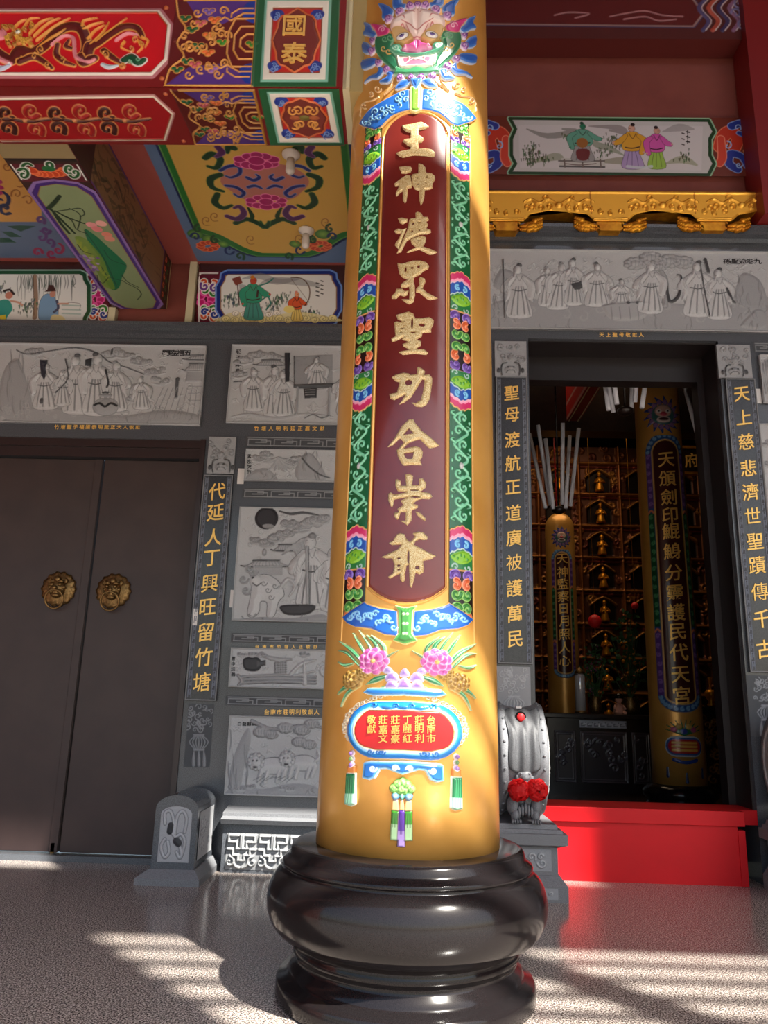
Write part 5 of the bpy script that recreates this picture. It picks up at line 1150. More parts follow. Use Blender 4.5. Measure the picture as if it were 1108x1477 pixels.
# ---- ceiling panel
T = lambda x, y: (onZ(x, y, ZC).x, onZ(x, y, ZC).y)
KCZ = 0.0052
ce = thing('ceiling_painting', 'painted ceiling panel with ochre field and two magenta peonies, left of the column', 'ceiling painting', (-1.1, 5.5, ZC))
cx0, cx1 = -2.235, -0.19
cv = Cv(cx0, cx1, 4.3, WY-0.01, 0.0055, (158, 78, 70), T, KCZ)
xa, xb = T(205, 300)[0]+0.16, -0.36
ya, yb = 4.25, T(400, 378)[1]
def rect(a, b, c, d, ch, dip=0.0):
    """rectangle with scalloped corner at the far end"""
    P = [(a, b), (a, d-ch)]
    for t in np.linspace(0, 1, 7): P.append((a+ch*t*1.3, d-ch*(1-t)-dip*math.sin(t*2*PI)))
    P += [(c-(x-a), z) for x, z in P[::-1]]
    return P
xa = T(222, 240)[0]; sl = []
for g_, c in ((0, (92, 116, 150)), (0.085, (20, 34, 84)), (0.105, (96, 150, 70)), (0.115, (34, 110, 40)), (0.165, (204, 160, 76))):
    cv.poly(rect(xa+g_, ya, xb-g_, yb-g_*.9, 0.001+0.36*min(1, g_/0.085) if g_ else 0.001, 0.03 if g_ else 0), c, None, raw=True)
for q in (-1, 1):                                            # far corners: green cloud lumps and orange flower
    for x, y, r in ((-92, 338, 17), (-72, 345, 16), (-52, 352, 13)): cv.ell((374+q*x*-1, y), r, r*.8, (24, 90, 36), None, color2=(120, 160, 60)) if False else cv.ell((374+q*(-x), y), r*.8, r*.8, (30, 96, 40), None, color2=(130, 170, 70))
    fx = 374-q*(74)
for X0_, q in ((300, 1), (462, -1)):
    for i in range(9):
        a = 2*PI*i/9; cv.ell((X0_+q*11*math.cos(a), 355+5*math.sin(a)), 8, 7, (226, 120, 70), None); cv.ell((X0_+q*11*math.cos(a), 355+5*math.sin(a)), 6, 5, (190, 60, 30), None)
    curls(cv, [(X0_-q*18, 342), (X0_+q*30, 360)], 8, (20, 40, 96), 2.4, 0, 3); curls(cv, [(X0_+q*10, 346), (X0_-q*14, 330), (X0_+q*46, 370)], 6, (26, 70, 40), 2.6, 0, 5)
for x, y in ((298, 318), (362, 345), (432, 344), (470, 320), (310, 312)): cv.stroke(spiral(x, y, 8, 1, 1.2, 1, 10), 0.8, (140, 84, 30))
# medallion of two peonies
sh = [(318, 262), (326, 244), (346, 236), (400, 236), (432, 246), (446, 262), (436, 276), (416, 288), (356, 288), (334, 276)]
cv.poly(sh, (178, 110, 96), None, smooth=True)
def hook(p, w, c, o=(120, 130, 170)): cv.stroke(p, [a+1.2 for a in w], o); cv.stroke(p, w, c)
for q in (-1, 1):
    m_ = lambda x: 382+q*(x-382)
    for p in ([(318, 246), (330, 240), (344, 240), (346, 250), (334, 256), (326, 254)], [(326, 268), (340, 270), (352, 278), (346, 284), (338, 280)], [(356, 256), (366, 260), (374, 256), (370, 252)], [(358, 270), (368, 268), (378, 272)]):
        hook([(m_(x), y) for x, y in p], [2.5, 3, 2.4, 1.4], (30, 40, 110))
    for p in ([(296, 228), (306, 222), (318, 230), (312, 242), (300, 240)], [(318, 252), (304, 258), (306, 270), (322, 276)], [(314, 280), (310, 292), (322, 300), (334, 296)], [(340, 322), (356, 316), (372, 322), (384, 328), (388, 320)], [(338, 214), (330, 212), (328, 220)]):
        hook([(m_(x), y) for x, y in p], [4, 5, 4, 2], (22, 56, 30), (60, 110, 50))
    for p in ([(328, 312), (342, 316), (352, 308), (346, 298), (338, 300)], [(314, 212), (320, 220), (312, 226)]): hook([(m_(x), y) for x, y in p], [4, 5, 4, 2], (82, 36, 84), (130, 90, 140))
    cv.stroke([(m_(358), 300), (m_(364), 312), (m_(360), 320)], [2, 4, 1], (22, 56, 30))
for cx, cy, s in ((370, 232, 1.0), (384, 291, .92)):
    for a, b, rx, ry in ((-22, 4, 10, 5), (22, 4, 10, 5), (-24, -2, 9, 4), (24, -2, 9, 4), (-12, -6, 9, 5), (12, -6, 9, 5), (-13, 6, 10, 5), (13, 6, 10, 5), (0, -8, 9, 5), (0, 8, 11, 5), (0, 0, 12, 6)):
        cv.ell((cx+a*s, cy+b*s), rx*s+1, (rx*.75)*s+1, (236, 120, 170), None); cv.ell((cx+a*s, cy+b*s), rx*s-.4, rx*.75*s-.4, (164, 30, 96), None)
cv.mesh('painting', lambda U, V, H: (U, V, ZC-H), paint_mat, ce)
box('board', cx0, cx1, 4.3, WY-0.01, ZC+0.001, ZC+0.019, pink_beam, ce)
# left bay ceiling: ochre with slate border and cloud motif
cl_ = thing('ceiling_painting', 'painted ceiling panel with ochre and slate-blue border, far left behind the hanging beam', 'ceiling painting', (-3.9, 5.5, ZC))
cv = Cv(-5.2, -2.74, 4.3, WY-0.01, 0.0065, (158, 78, 70), T, KCZ)
cv.poly([(-300, 190), (120, 190), (140, 372), (-300, 372)], (92, 110, 140), None); cv.poly([(-300, 190), (60, 190), (60, 320), (-300, 320)], (204, 150, 76), None)
for p in ([(10, 326), (28, 325), (52, 326), (30, 334)], [(2, 334), (16, 334), (32, 342), (14, 342)], [(-4, 343), (12, 343), (24, 350), (0, 350)]): cv.poly(p, (26, 74, 60), None)
curls(cv, [(58, 318), (66, 332), (60, 342), (72, 350)], 8, (96, 60, 120), 3, 0, 4); curls(cv, [(84, 360), (74, 366), (54, 364)], 8, (150, 36, 80), 3, 0, 6); curls(cv, [(2, 290), (8, 300)], 12, (30, 40, 80), 3.4, 0, 6); curls(cv, [(30, 262), (24, 280), (40, 290), (10, 240), (6, 222)], 9, (150, 90, 40), 1.2, 0, 9)
for a in range(6): cv.ell((-4+3*math.cos(a), 270+9*math.sin(a)), 7, 6, (164, 30, 96), None)
cv.mesh('painting', lambda U, V, H: (U, V, ZC-H), paint_mat, cl_)
box('board', -5.2, -2.74, 4.3, WY-0.01, ZC+0.001, ZC+0.019, pink_beam, cl_)
# ---- hanging cross beam with the banana-leaf painting
HX0, HX1, HY0, HY1, HZ = -2.735, -2.24, 4.19, WY-0.03, 4.76
hb = thing('painted_cross_beam', 'green and purple painted beam with banana-leaf painting underneath, running back to the wall', 'beam', (-2.5, 5.3, HZ))
bm = bmesh.new(); add_box(bm, HX0, HX1, HY0, HY1, HZ, ZC); bm_obj('core', bm, dark_red, hb)
T = lambda x, y: (onZ(x, y, HZ).x, onZ(x, y, HZ).y)
cv = Cv(HX0, HX1, HY0, HY1, 0.0045, (60, 36, 30), T, 0.0046)
yA, yB = T(100, 262)[1], T(200, 447)[1]
cv.poly([(HX0, HY0), (HX1, HY0), (HX1, T(60, 228)[1]), (HX0, T(60, 228)[1])], (150, 130, 92), None, raw=True)
cv.poly([(HX0, T(60, 229)[1]), (HX1, T(60, 229)[1]), (HX1, T(60, 232)[1]), (HX0, T(60, 232)[1])], (40, 30, 26), None, raw=True)
for ys, cxs, cys in (((236, 262), 70, 243), ((448, 468), 207, 458)):
    cv.poly([(HX0+.015, T(70, ys[0])[1]), (HX1-.015, T(70, ys[0])[1]), (HX1-.015, T(100, ys[1])[1]), (HX0+.015, T(100, ys[1])[1])], (96, 30, 40), None, raw=True)
    for i in range(9): a = PI*i/8; cv.ell((cxs+22*math.cos(a), cys+3+5*math.sin(a)), 8, 8, (236, 120, 70), None); cv.ell((cxs+22*math.cos(a), cys+3+5*math.sin(a)), 6, 6, (206, 70, 34), None)
    curls(cv, [(cxs-32, cys), (cxs+30, cys), (cxs, cys-5), (cxs-36, cys+8), (cxs+38, cys+6)], 8, (36, 90, 40), 2.6, 0, 2, (226, 226, 220)); cv.ell((cxs, cys), 10, 6, (40, 110, 60), None)
    for e in (HX0+.02, HX1-.02): cv.stroke(np.array([(e, T(70, ys[0]+1)[1]), (e, T(90, ys[1]-3)[1])]), 0.005, (226, 226, 220), None, smooth=False, raw=True)
e = 0.0
for g_, c in ((0.0, (140, 110, 170)), (0.022, (70, 40, 120)), (0.05, (150, 110, 60)), (0.056, (134, 148, 106))):
    P = [(HX0+g_, yA+.10+g_), (HX0+.09+g_*.5, yA+g_), (-2.49, yA-.03+g_), (HX1-.09-g_*.5, yA+g_), (HX1-g_, yA+.10+g_), (HX1-g_, yB-.12-g_), (HX1-.09-g_*.5, yB-g_), (-2.49, yB+.03-g_), (HX0+.09+g_*.5, yB-g_), (HX0+g_, yB-.12-g_)]
    cv.poly(P, c, None, raw=True)
cv.poly([(122, 330), (136, 338), (152, 352), (176, 374), (183, 384), (176, 400), (172, 414), (162, 418), (150, 400), (146, 380), (140, 366), (128, 350)], (20, 110, 70), None, smooth=True)
cv.poly([(108, 342), (120, 342), (132, 352), (148, 372), (156, 392), (166, 416), (150, 412), (140, 392), (120, 362)], (110, 140, 40), None, smooth=True, alpha=.8)
for p in ([(122, 332), (150, 372), (168, 412)], [(150, 360), (160, 374), (182, 382)], [(146, 384), (156, 398), (174, 404)]): cv.stroke(p, .8, (16, 60, 40))
for p, w in (([(70, 300), (80, 290), (86, 282)], 4), ([(74, 302), (90, 318), (108, 336)], 2.6), ([(78, 306), (88, 322), (100, 336)], 3), ([(80, 304), (100, 314), (122, 322)], 2)): cv.stroke(p, [w, w*.8], (34, 52, 30))
for p in ([(84, 304), (98, 302), (116, 300), (122, 308), (116, 312)], [(90, 310), (104, 318), (110, 330), (124, 336)], [(100, 300), (116, 310), (112, 330)], [(176, 404), (186, 410), (198, 416), (204, 424), (198, 432)], [(176, 396), (184, 406), (200, 414)]): cv.stroke(p, 1.1, (40, 56, 36))
for x, y, c in ((132, 324, (230, 150, 150)), (140, 330, (226, 130, 130)), (146, 322, (236, 170, 160)), (154, 338, (222, 130, 110)), (158, 344, (220, 140, 120))): cv.ell((x, y), 9, 8, c, None)
g = random.Random(2)
for i in range(26): cv.ell((130+g.uniform(-14, 12), 380+g.uniform(-12, 10)), 3.4, 3.4, ((140, 100, 170), (120, 84, 150), (170, 140, 190))[i % 3], None)
for i in range(18): cv.stroke([(112+i*2.6, 352+i*3), (112+i*2.6+g.uniform(-4, 4), 346+i*3.2)], 2.2, (150, 160, 50), None, alpha=.6)
for p in ([(138, 400), (148, 408), (156, 400)], [(112, 352), (120, 362), (134, 366)], [(140, 396), (144, 412), (152, 418)]): cv.stroke(p, .8, (20, 30, 20))
cv.mesh('painted_underside', lambda U, V, H: (U, V, HZ-0.003-H), paint_mat, hb)
T = lambda x, y: (onX(x, y, HX1).y, onX(x, y, HX1).z)
cv = Cv(HY0, HY1, HZ, ZC, 0.0048, (130, 100, 66), T, 0.0046)
Hh = ZC-HZ
g = random.Random(9)
for i in range(70):
    y, z = g.uniform(4.4, 5.7), HZ+g.uniform(.05, .9)*Hh; cv.stroke(np.array([(y, z), (y+g.uniform(.03, .1), z+g.uniform(-.06, .06)), (y+g.uniform(.1, .22), z+g.uniform(-.05, .1))]), [0.004, 0.016, 0.004], ((34, 34, 22), (60, 64, 34), (84, 60, 40), (30, 28, 24))[i % 4], None, raw=True, alpha=.6)
for i in range(26):
    y, z = g.uniform(5.2, 6.1), HZ+g.uniform(.1, .7)*Hh; cv.stroke(np.array([(y, z), (y+.12, z+.03)]), 0.004, (96, 66, 40), None, raw=True, alpha=.7)
for a, b in (((HY0, HZ+.008), (HY1, HZ+.008)), ((HY0, ZC-.01), (HY1, ZC-.01))): cv.stroke(np.array([a, b]), 0.011, (96, 60, 130), None, smooth=False, raw=True)
cv.poly([(6.2, HZ), (HY1, HZ), (HY1, ZC), (6.2, ZC)], (60, 30, 26), None, raw=True); cv.poly([(HY0, HZ), (4.62, HZ), (4.62, ZC), (HY0, ZC)], (60, 34, 30), None, raw=True)
for y in (6.27, 6.33): 
    for i in range(5): cv.stroke(np.array(spiral(y, HZ+.06+i*.09, .03, i, 1.1, 1, 9)), 0.007, (200, 90, 50) if y < 6.3 else (60, 110, 60), None, raw=True)
cv.stroke(np.array([(6.2, HZ), (6.2, ZC)]), 0.007, (96, 60, 130), None, smooth=False, raw=True); cv.stroke(np.array([(HY1-.012, HZ), (HY1-.012, ZC)]), 0.008, (200, 180, 130), None, smooth=False, raw=True)
cv.mesh('painted_side', lambda U, V, H: (HX1+0.003+H, U, V), paint_mat, hb)
# ---- ceiling lamp holders
def bulb(label, px, py):
    c = onZ(px, py, ZC-0.004)
    t = thing('ceiling_lamp', label, 'lamp', tuple(c), 'ceiling lamps')
    bm = bmesh.new(); add_lathe(bm, [(0.068, 0), (0.068, -0.012), (0.045, -0.035), (0.034, -0.045)], 28, c); bm_obj('ceiling_rose', bm, white_plastic, t, True)
    bm = bmesh.new(); add_lathe(bm, [(0.028, -0.045), (0.03, -0.08), (0.034, -0.10), (0.034, -0.15), (0.022, -0.17), (0.0, -0.175)], 20, c); bm_obj('bulb', bm, white_plastic, t, True)
bulb('white lamp holder on the ochre ceiling panel, the lower one near the wall', 442, 332)
bulb('white lamp holder on the ceiling panel, the upper one close to the red beam', 420, 222)
# ---- painted panels on the wall under the ceiling
def pclump(cv, x, y, r, c, seed=0, n=26, hh=None):
    g = random.Random(seed+int(x*3))
    for i in range(n):
        a, b = x+g.gauss(0, r*.5), y+g.gauss(0, r*.36); cv.stroke([(a, b+1.6), (a+g.uniform(-1, 1), b-1.6)], [.5, 1.1], tuple(v*g.uniform(.6, 1.25) for v in c), None, alpha=.75)
def P_fig(cv, x, y, h, robe, skirt, q=1, skin=(226, 160, 120), hat=(30, 26, 26), wide=1.0):
    P = lambda a, b: (x+a*h*wide, y-b*h); L = (50, 40, 40)
    sk = [P(-.17, 0), P(-.14, .3), P(-.09, .5), P(.09, .5), P(.14, .3), P(.20, 0)]
    cv.poly(sk, L, None, grow=.5, smooth=True); cv.poly(sk, skirt, None, smooth=True, grow=-.1)
    for a in (-.08, 0, .09): cv.stroke([P(a*.4, .46), P(a, .22), P(a*1.3, .02)], .45, L, None, alpha=.7)
    to = [P(-.15, .40), P(-.17, .62), P(-.09, .80), P(.08, .80), P(.17, .64), P(.15, .40)]
    cv.poly(to, L, None, grow=.5, smooth=True); cv.poly(to, robe, None, smooth=True, grow=-.1)
    for s2, e in ((q, (.30, .56)), (-q, (.17, .34))):
        p = [P(s2*.12, .72), P(s2*.22, .60), P(s2*e[0], e[1])]; cv.stroke(p, [h*.05+.6, h*.075+.6, h*.06+.6], L); cv.stroke(p, [h*.05, h*.075, h*.06], robe)
        cv.ell(P(s2*(e[0]+.04), e[1]+.01), h*.03, h*.025, skin, None)
    cv.stroke([P(-.12, .46), P(0, .44), P(.13, .47)], h*.016, L); cv.stroke([P(-.06, .78), P(.01, .66), P(.07, .78)], .5, L)
    cv.ell(P(q*.01, .885), h*.078+.4, h*.09+.4, L, None); cv.ell(P(q*.01, .885), h*.078, h*.09, skin, None); cv.ell(P(-q*.01, .97), h*.055, h*.05, hat, None)
    cv.stroke([P(q*.03, .885), P(q*.055, .885)], .35, L)
def P_cloudline(cv, x0, x1, y, c, n=9, r=5):
    for i in range(n):
        x = x0+(x1-x0)*i/(n-1); cv.ell((x, y+1.5*math.sin(i*2)), r+.5, r*.8+.5, (110, 96, 60), None); cv.ell((x, y+1.5*math.sin(i*2)), r, r*.8, c, None); cv.stroke(spiral(x, y+1.5*math.sin(i*2), r*.7, i, 1, 1, 8), .35, (120, 106, 70))
def wash(cv, pts, c, a=.5): cv.stroke(pts, [1, 7, 2], c, None, alpha=a)
PY = WY-0.02
TW = lambda x, y: W(x, y, PY)
zc0, zc1 = TW(300, 473)[1], ZC
def side_brocade(cv, x0, x1, y0, y1, ink_=(236, 232, 226)):
    cv.poly([(x0, y0), (x1, y0), (x1, y1), (x0, y1)], (96, 20, 40), None)
    for i in range(7):
        a = 2*PI*i/7; c = ((x0+x1)/2-4+8*math.cos(a), (y0+y1)/2+10*math.sin(a)); cv.ell(c, 7, 6.5, (236, 90, 170), None); cv.ell(c, 5, 4.6, (196, 30, 110), None)
    for yy, c in ((y0+16, (214, 84, 40)), (y1-16, (214, 84, 40)), (y0+28, (50, 120, 40)), (y1-28, (50, 120, 40)), (y0+22, (110, 60, 140)), (y1-22, (40, 60, 140))):
        curls(cv, [((x0+x1)/2-6, yy), ((x0+x1)/2+8, yy+3)], 6, c, 2.0, 0, int(yy), ink_)
    for p in ([(x0+3, y0+8), (x0+3, y1-8)], [(x0+6, y0+3), (x1-4, y0+3)], [(x0+6, y1-3), (x1-4, y1-3)]): cv.stroke(p, 1.0, ink_, None, smooth=False)
    for yy in (y0+4, y1-4): cv.ell((x0+4, yy), 2.4, 2.4, ink_, None)
def scallop(x0, y0, x1, y1, d=9):
    return [(x0+d*1.6, y0), (x1-d*1.6, y0), (x1-d*.8, y0+d*.4), (x1-d*.7, y0+d*1.2), (x1, y0+d*2.4), (x1, y1-d*2.4), (x1-d*.7, y1-d*1.2), (x1-d*.8, y1-d*.4), (x1-d*1.6, y1), (x0+d*1.6, y1), (x0+d*.8, y1-d*.4), (x0+d*.7, y1-d*1.2), (x0, y1-d*2.4), (x0, y0+d*2.4), (x0+d*.7, y0+d*1.2), (x0+d*.8, y0+d*.4)]
def ppanel(label, X0, X1, Z0, Z1, draw, d=0.0046, base=(60, 24, 20)):
    t = thing('wall_painting', label, 'painting', ((X0+X1)/2, WY, Z0), 'painted wall panels')
    cv = Cv(X0, X1, Z0, Z1, d, base, TW, KW); draw(cv)
    cv.mesh('painting', wplane(PY), porcelain, t, skirt=0.0); return t
def e1(cv):                                                   # archer and bearded lord on clouds
    side_brocade(cv, 284, 318, 391, 472)
    for gr, c in ((4, (110, 150, 220)), (1.5, (20, 40, 120)), (-4, (150, 110, 70)), (-5.5, (226, 226, 222))): cv.poly(scallop(314, 392, 490, 468), c, None, grow=gr)
    for p in ([(350, 402), (375, 398), (400, 406), (430, 402)], [(372, 412), (395, 404), (440, 408), (460, 412)], [(345, 410), (352, 418), (342, 424)]): wash(cv, p, (110, 110, 120), .55)
    for x, y in ((330, 430), (336, 436), (400, 436), (392, 442), (408, 430), (450, 452)): pclump(cv, x, y, 10, (60, 90, 80))
    cv.poly([(318, 458), (340, 450), (380, 456), (430, 450), (470, 456), (486, 464), (320, 464)], (226, 214, 150), None, smooth=True, alpha=.8); P_cloudline(cv, 326, 480, 460, (236, 224, 160), 13, 6); P_cloudline(cv, 340, 400, 452, (240, 236, 226), 6, 5)
    P_fig(cv, 365, 460, 62, (40, 150, 120), (60, 140, 130), 1, (190, 70, 50), (200, 120, 40), wide=1.15); cv.stroke([(372, 420), (371, 428)], 1.6, (50, 30, 30)); cv.stroke([(342, 402), (345, 440)], .9, (70, 40, 40)); cv.poly([(334, 402), (346, 398), (350, 408), (340, 412)], (130, 60, 50), None)
    for p in ([(376, 434), (386, 428), (390, 438), (384, 446)], [(374, 412), (386, 408), (394, 402)]): cv.stroke(p, 1.2, (50, 120, 110))
    P_fig(cv, 428, 462, 42, (220, 90, 50), (230, 200, 110), 1, (226, 150, 110), (220, 140, 120)); cv.stroke([(420, 400), (436, 402), (446, 414), (446, 430), (440, 440)], .8, (90, 60, 30)); cv.stroke([(420, 402), (446, 436)], .3, (90, 60, 30)); cv.ell((417, 446), 8, 6, (236, 216, 130), None)
    for y in (408, 414, 420, 426): cv.stroke([(456, y), (460, y+1)], .9, (30, 26, 26)); cv.stroke([(463, y-3), (466, y-2)], .9, (30, 26, 26))
ppanel('painting of a bearded lord in green and an archer on clouds, blue scalloped border', W(284, 430, PY)[0], -0.20, zc0, zc1, e1)
def e2(cv):                                                   # fishermen under the willow
    side_brocade(cv, 122, 160, 392, 472)
    for gr, c in ((5, (150, 190, 180)), (3, (24, 76, 44)), (-3, (226, 228, 224))): cv.poly(scallop(-120, 393, 128, 468, 8), c, None, grow=gr)
    for i in range(46):
        g = random.Random(i); x = 26+g.uniform(0, 84); cv.stroke([(x, 397), (x+g.uniform(-3, 3), 408), (x+g.uniform(-3, 3), 412+g.uniform(0, 22)*(1 if abs(x-50) > 8 else .6))], [.4, .8, .3], (60, 76, 70), None, alpha=.7)
    cv.stroke([(50, 398), (52, 430), (50, 458)], [3, 3.2, 3.6], (150, 124, 104)); cv.stroke([(48, 398), (49, 455)], .5, (70, 50, 40))
    for x, y in ((34, 446), (44, 440), (2, 418)): pclump(cv, x, y, 12, (50, 90, 76))
    for y in (440, 446, 452): cv.stroke([(90, y), (116, y+1)], 1.2, (110, 160, 150), None, alpha=.6)
    b = [(58, 462), (56, 444), (60, 430), (68, 424), (78, 428), (82, 440), (84, 448), (80, 462)]
    cv.poly(b, (40, 40, 50), None, grow=.6, smooth=True); cv.poly(b, (120, 160, 196), None, smooth=True); cv.stroke([(82, 434), (84, 444), (78, 450)], 2, (70, 76, 100)); cv.ell((76, 424), 4.5, 5.5, (196, 140, 120), None)
    cv.poly([(64, 421), (68, 418), (70, 411), (77, 411), (80, 417), (81, 420)], (70, 40, 36), None); cv.stroke([(84, 438), (98, 438)], 1.4, (200, 150, 130)); cv.stroke([(98, 436), (115, 438), (115, 446)], .35, (60, 50, 40))
    cv.poly([(74, 464), (76, 454), (90, 456), (94, 464)], (226, 214, 160), None, smooth=True)
    f = [(-6, 470), (-6, 440), (4, 432), (14, 434), (18, 446), (10, 458), (8, 470)]
    cv.poly(f, (40, 150, 140), None, smooth=True); cv.poly([(-4, 470), (-4, 456), (8, 454), (10, 470)], (226, 206, 60), None); cv.ell((13, 426), 6, 6, (200, 130, 110), None); cv.stroke([(6, 420), (14, 418), (20, 424)], 1.8, (50, 40, 40)); cv.stroke([(16, 434), (26, 436), (32, 440)], 1.6, (200, 150, 130))
ppanel('painting of a seated blue-robed fisherman under a willow, far left below the ceiling', -4.2, W(158, 430, PY)[0], zc0, zc1-0.0, e2)
# cream posts between the two panels, and the end frame of the hanging beam
box_ = tag(box('wall_post', W(272, 430)[0], W(282, 430)[0], WY-0.05, WY+0.02, zc0-0.01, ZC, cream), 'pale cream upright strip between the hanging beam and the archer painting', 'post')
tag(box('wall_post', W(160, 460)[0]-0.01, W(166, 460)[0]+0.015, WY-0.05, WY+0.02, zc0-0.01, HZ, cream), 'short cream strip beside the willow painting, under the hanging beam', 'post')
# ---- right bay: long painting, gilded brackets, top beam
def e3(cv):
    Z = lambda *a: None
    for q, xo in ((1, 1030), (-1, 740)):
        def m_(x): return xo+q*x
        for p, w, c, o in (([(8, 212), (14, 196), (24, 190), (34, 200), (30, 214)], [9, 10, 8], (196, 60, 40), (230, 130, 90)), ([(34, 244), (22, 236), (24, 222), (40, 226), (48, 240)], [6, 6, 4], (40, 60, 150), (140, 170, 220)), ([(26, 182), (40, 178), (52, 184), (46, 194), (36, 192)], [6, 6, 3], (40, 60, 150), (140, 170, 220)), ([(60, 176), (56, 200), (64, 216), (58, 232), (66, 248)], [3, 3, 3], (60, 110, 50), (150, 170, 120)), ([(8, 236), (12, 226), (10, 200)], [5, 6, 5], (206, 70, 50), (230, 140, 110)), ([(48, 206), (56, 196), (62, 204)], [3, 3, 2], (206, 110, 50), (236, 170, 110)), ([(46, 218), (54, 226), (64, 222)], [3, 3, 2], (206, 110, 50), (236, 170, 110))):
            pts = [(m_(x), y) for x, y in p]; cv.stroke(pts, [v+1.4 for v in w], o); cv.stroke(pts, w, c)
        curls(cv, [(m_(34), 184), (m_(36), 238), (m_(20), 210)], 6, (150, 190, 236), 1.0, 0, 4)
    fr = [(736, 171), (1022, 174), (1030, 190), (1024, 200), (1024, 224), (1030, 236), (1022, 252), (736, 249), (744, 236), (738, 224), (738, 200), (744, 186)]
    for gr, c in ((5, (150, 196, 160)), (3, (28, 66, 36)), (-2.5, (196, 196, 196))): cv.poly(fr, c, None, grow=gr)
    cv.poly([(748, 180), (1014, 182), (1012, 246), (750, 242)], (206, 204, 206), None)
    for p, c in (([(760, 186), (790, 196), (830, 190), (812, 186)], (80, 84, 70)), ([(850, 182), (890, 184), (900, 190), (880, 188)], (96, 80, 80)), ([(900, 224), (880, 214), (860, 208), (862, 200)], (90, 110, 60)), ([(860, 234), (900, 232), (930, 240)], (110, 110, 60)), ([(960, 236), (985, 230), (1005, 238)], (130, 140, 90)), ([(760, 236), (800, 226), (812, 230)], (120, 130, 90)), ([(956, 190), (980, 184), (1000, 186)], (140, 136, 136))): wash(cv, p, c, .6)
    for x, y in ((760, 226), (772, 222), (766, 214), (782, 230), (880, 202), (888, 208), (870, 222), (985, 226), (765, 234), (820, 200)): pclump(cv, x, y, 12, (66, 84, 50), 3)
    cv.poly([(806, 240), (810, 228), (870, 228), (874, 240)], (190, 190, 186), None); cv.stroke([(806, 232), (872, 232)], 1.0, (70, 60, 60)); cv.stroke([(808, 240), (872, 241)], 1.6, (90, 90, 90)); cv.stroke([(816, 236), (836, 238), (860, 236)], .7, (90, 60, 60))
    for x in (814, 840, 866): cv.stroke([(x, 230), (x+1, 241)], 1.2, (110, 100, 96))
    P_fig(cv, 840, 232, 56, (96, 160, 140), (150, 150, 150), 1, (40, 120, 90), (36, 76, 60), wide=1.5); cv.ell((840, 206), 9, 9, (150, 100, 50), None); cv.poly([(832, 216), (850, 216), (848, 230), (834, 230)], (110, 50, 50), None, smooth=True)
    P_fig(cv, 912, 242, 64, (214, 160, 50), (170, 150, 196), -1, (206, 160, 140), (40, 34, 34), wide=1.25); P_fig(cv, 947, 242, 60, (206, 90, 170), (150, 190, 80), 1, (206, 160, 140), (40, 34, 34), wide=1.1)
    cv.stroke([(905, 240), (925, 242), (940, 240)], 2.4, (200, 210, 214), None, alpha=.8)
    for i in range(3): cv.stroke([(990, 190+i*7), (995, 191+i*7)], 1.1, (30, 26, 26)); cv.stroke([(984, 192+i*8), (987, 193+i*8)], 1.0, (40, 30, 30)); cv.stroke([(992, 188+i*7), (992, 193+i*7)], .7, (30, 26, 26))
PY = WY-0.03
ppanel('long painting of a green seated deity and two robed women, above the gilded brackets', 0.2, W(1096, 210, PY)[0], W(900, 253, PY)[1], W(900, 169, PY)[1], e3, 0.0052, (110, 50, 36))
tag(box('wall_strip', W(1096, 210)[0], W(1100, 210)[0], WY-0.06, WY+0.02, W(1000, 258)[1], W(1000, 172)[1], cream), 'thin cream strip at the right end of the long painting', 'trim')
# gilded bracket frieze
gz0, gz1 = W(900, 336)[1], W(900, 274)[1]
fz = thing('gilded_frieze', 'gilded carved frieze with three scalloped brackets under the long painting', 'frieze', (2.0, WY, gz0))
def prism(bm, pts, y0, y1):
    a = [bm.verts.new((x, y0, z)) for x, z in pts]; b = [bm.verts.new((x, y1, z)) for x, z in pts]; n = len(pts)
    for i in range(n): bm.faces.new((a[i], a[(i+1) % n], b[(i+1) % n], b[i]))
    f = bm.faces.new(a); f2 = bm.faces.new(b[::-1]); bmesh.ops.triangulate(bm, faces=[f, f2])
FY = WY-0.16
TF = lambda x, y: W(x, y, FY)
xs_ = [586, 731, 881, 1031]
low = []
for x in xs_:
    low += [(x-60, 306), (x-34, 309), (x-24, 318), (x+24, 318), (x+34, 309), (x+60, 304)]
low = [p for p in low if 640 < p[0] < 1102]
pts = [TF(640, 274), TF(1104, 277)]+[TF(1104, 312)]+[TF(x, y) for x, y in low[::-1]]+[TF(640, 306)]
bm = bmesh.new(); prism(bm, [(x, z) for x, z in pts], FY, WY-0.0); bm_obj('beam', bm, gold_carve, fz)
cv = Cv(TF(640, 300)[0], TF(1103, 300)[0], TF(900, 321)[1], TF(900, 274)[1], 0.005, None, TF, KW)
cv.poly([(640, 275), (1103, 278), (1103, 311)]+low[::-1]+[(640, 306)], (238, 172, 56), 0.004, 2)
cv.stroke([(640, 277), (1103, 280)], 1.8, (238, 180, 70), 0.018, smooth=False)
for x in (660, 806, 956, 1070):
    for q in (-1, 1):
        cv.stroke([(x+q*4, 294), (x+q*16, 288), (x+q*28, 294), (x+q*40, 288), (x+q*50, 292)], [1.5, 2.2, 2.2, 1.2], (244, 184, 72), 0.022)
        for a, b in ((14, 298), (26, 300), (38, 298), (20, 286), (46, 300)): cv.stroke(spiral(x+q*a, b, 5, 1, 1.1, q, 9), [1.2, .8], (244, 184, 72), 0.024)
    cv.ell((x, 296), 6, 5, (244, 184, 72), 0.028)
for x in xs_[1:]: cv.stroke([(x-24, 316), (x+24, 316)], 1.6, (244, 184, 72), 0.022, smooth=False); cv.stroke([(x-30, 278), (x-28, 308)], 1.0, (180, 110, 30), None); curls(cv, [(x-14, 306), (x, 308), (x+14, 306)], 4, (244, 184, 72), 1, 0.022, 5)
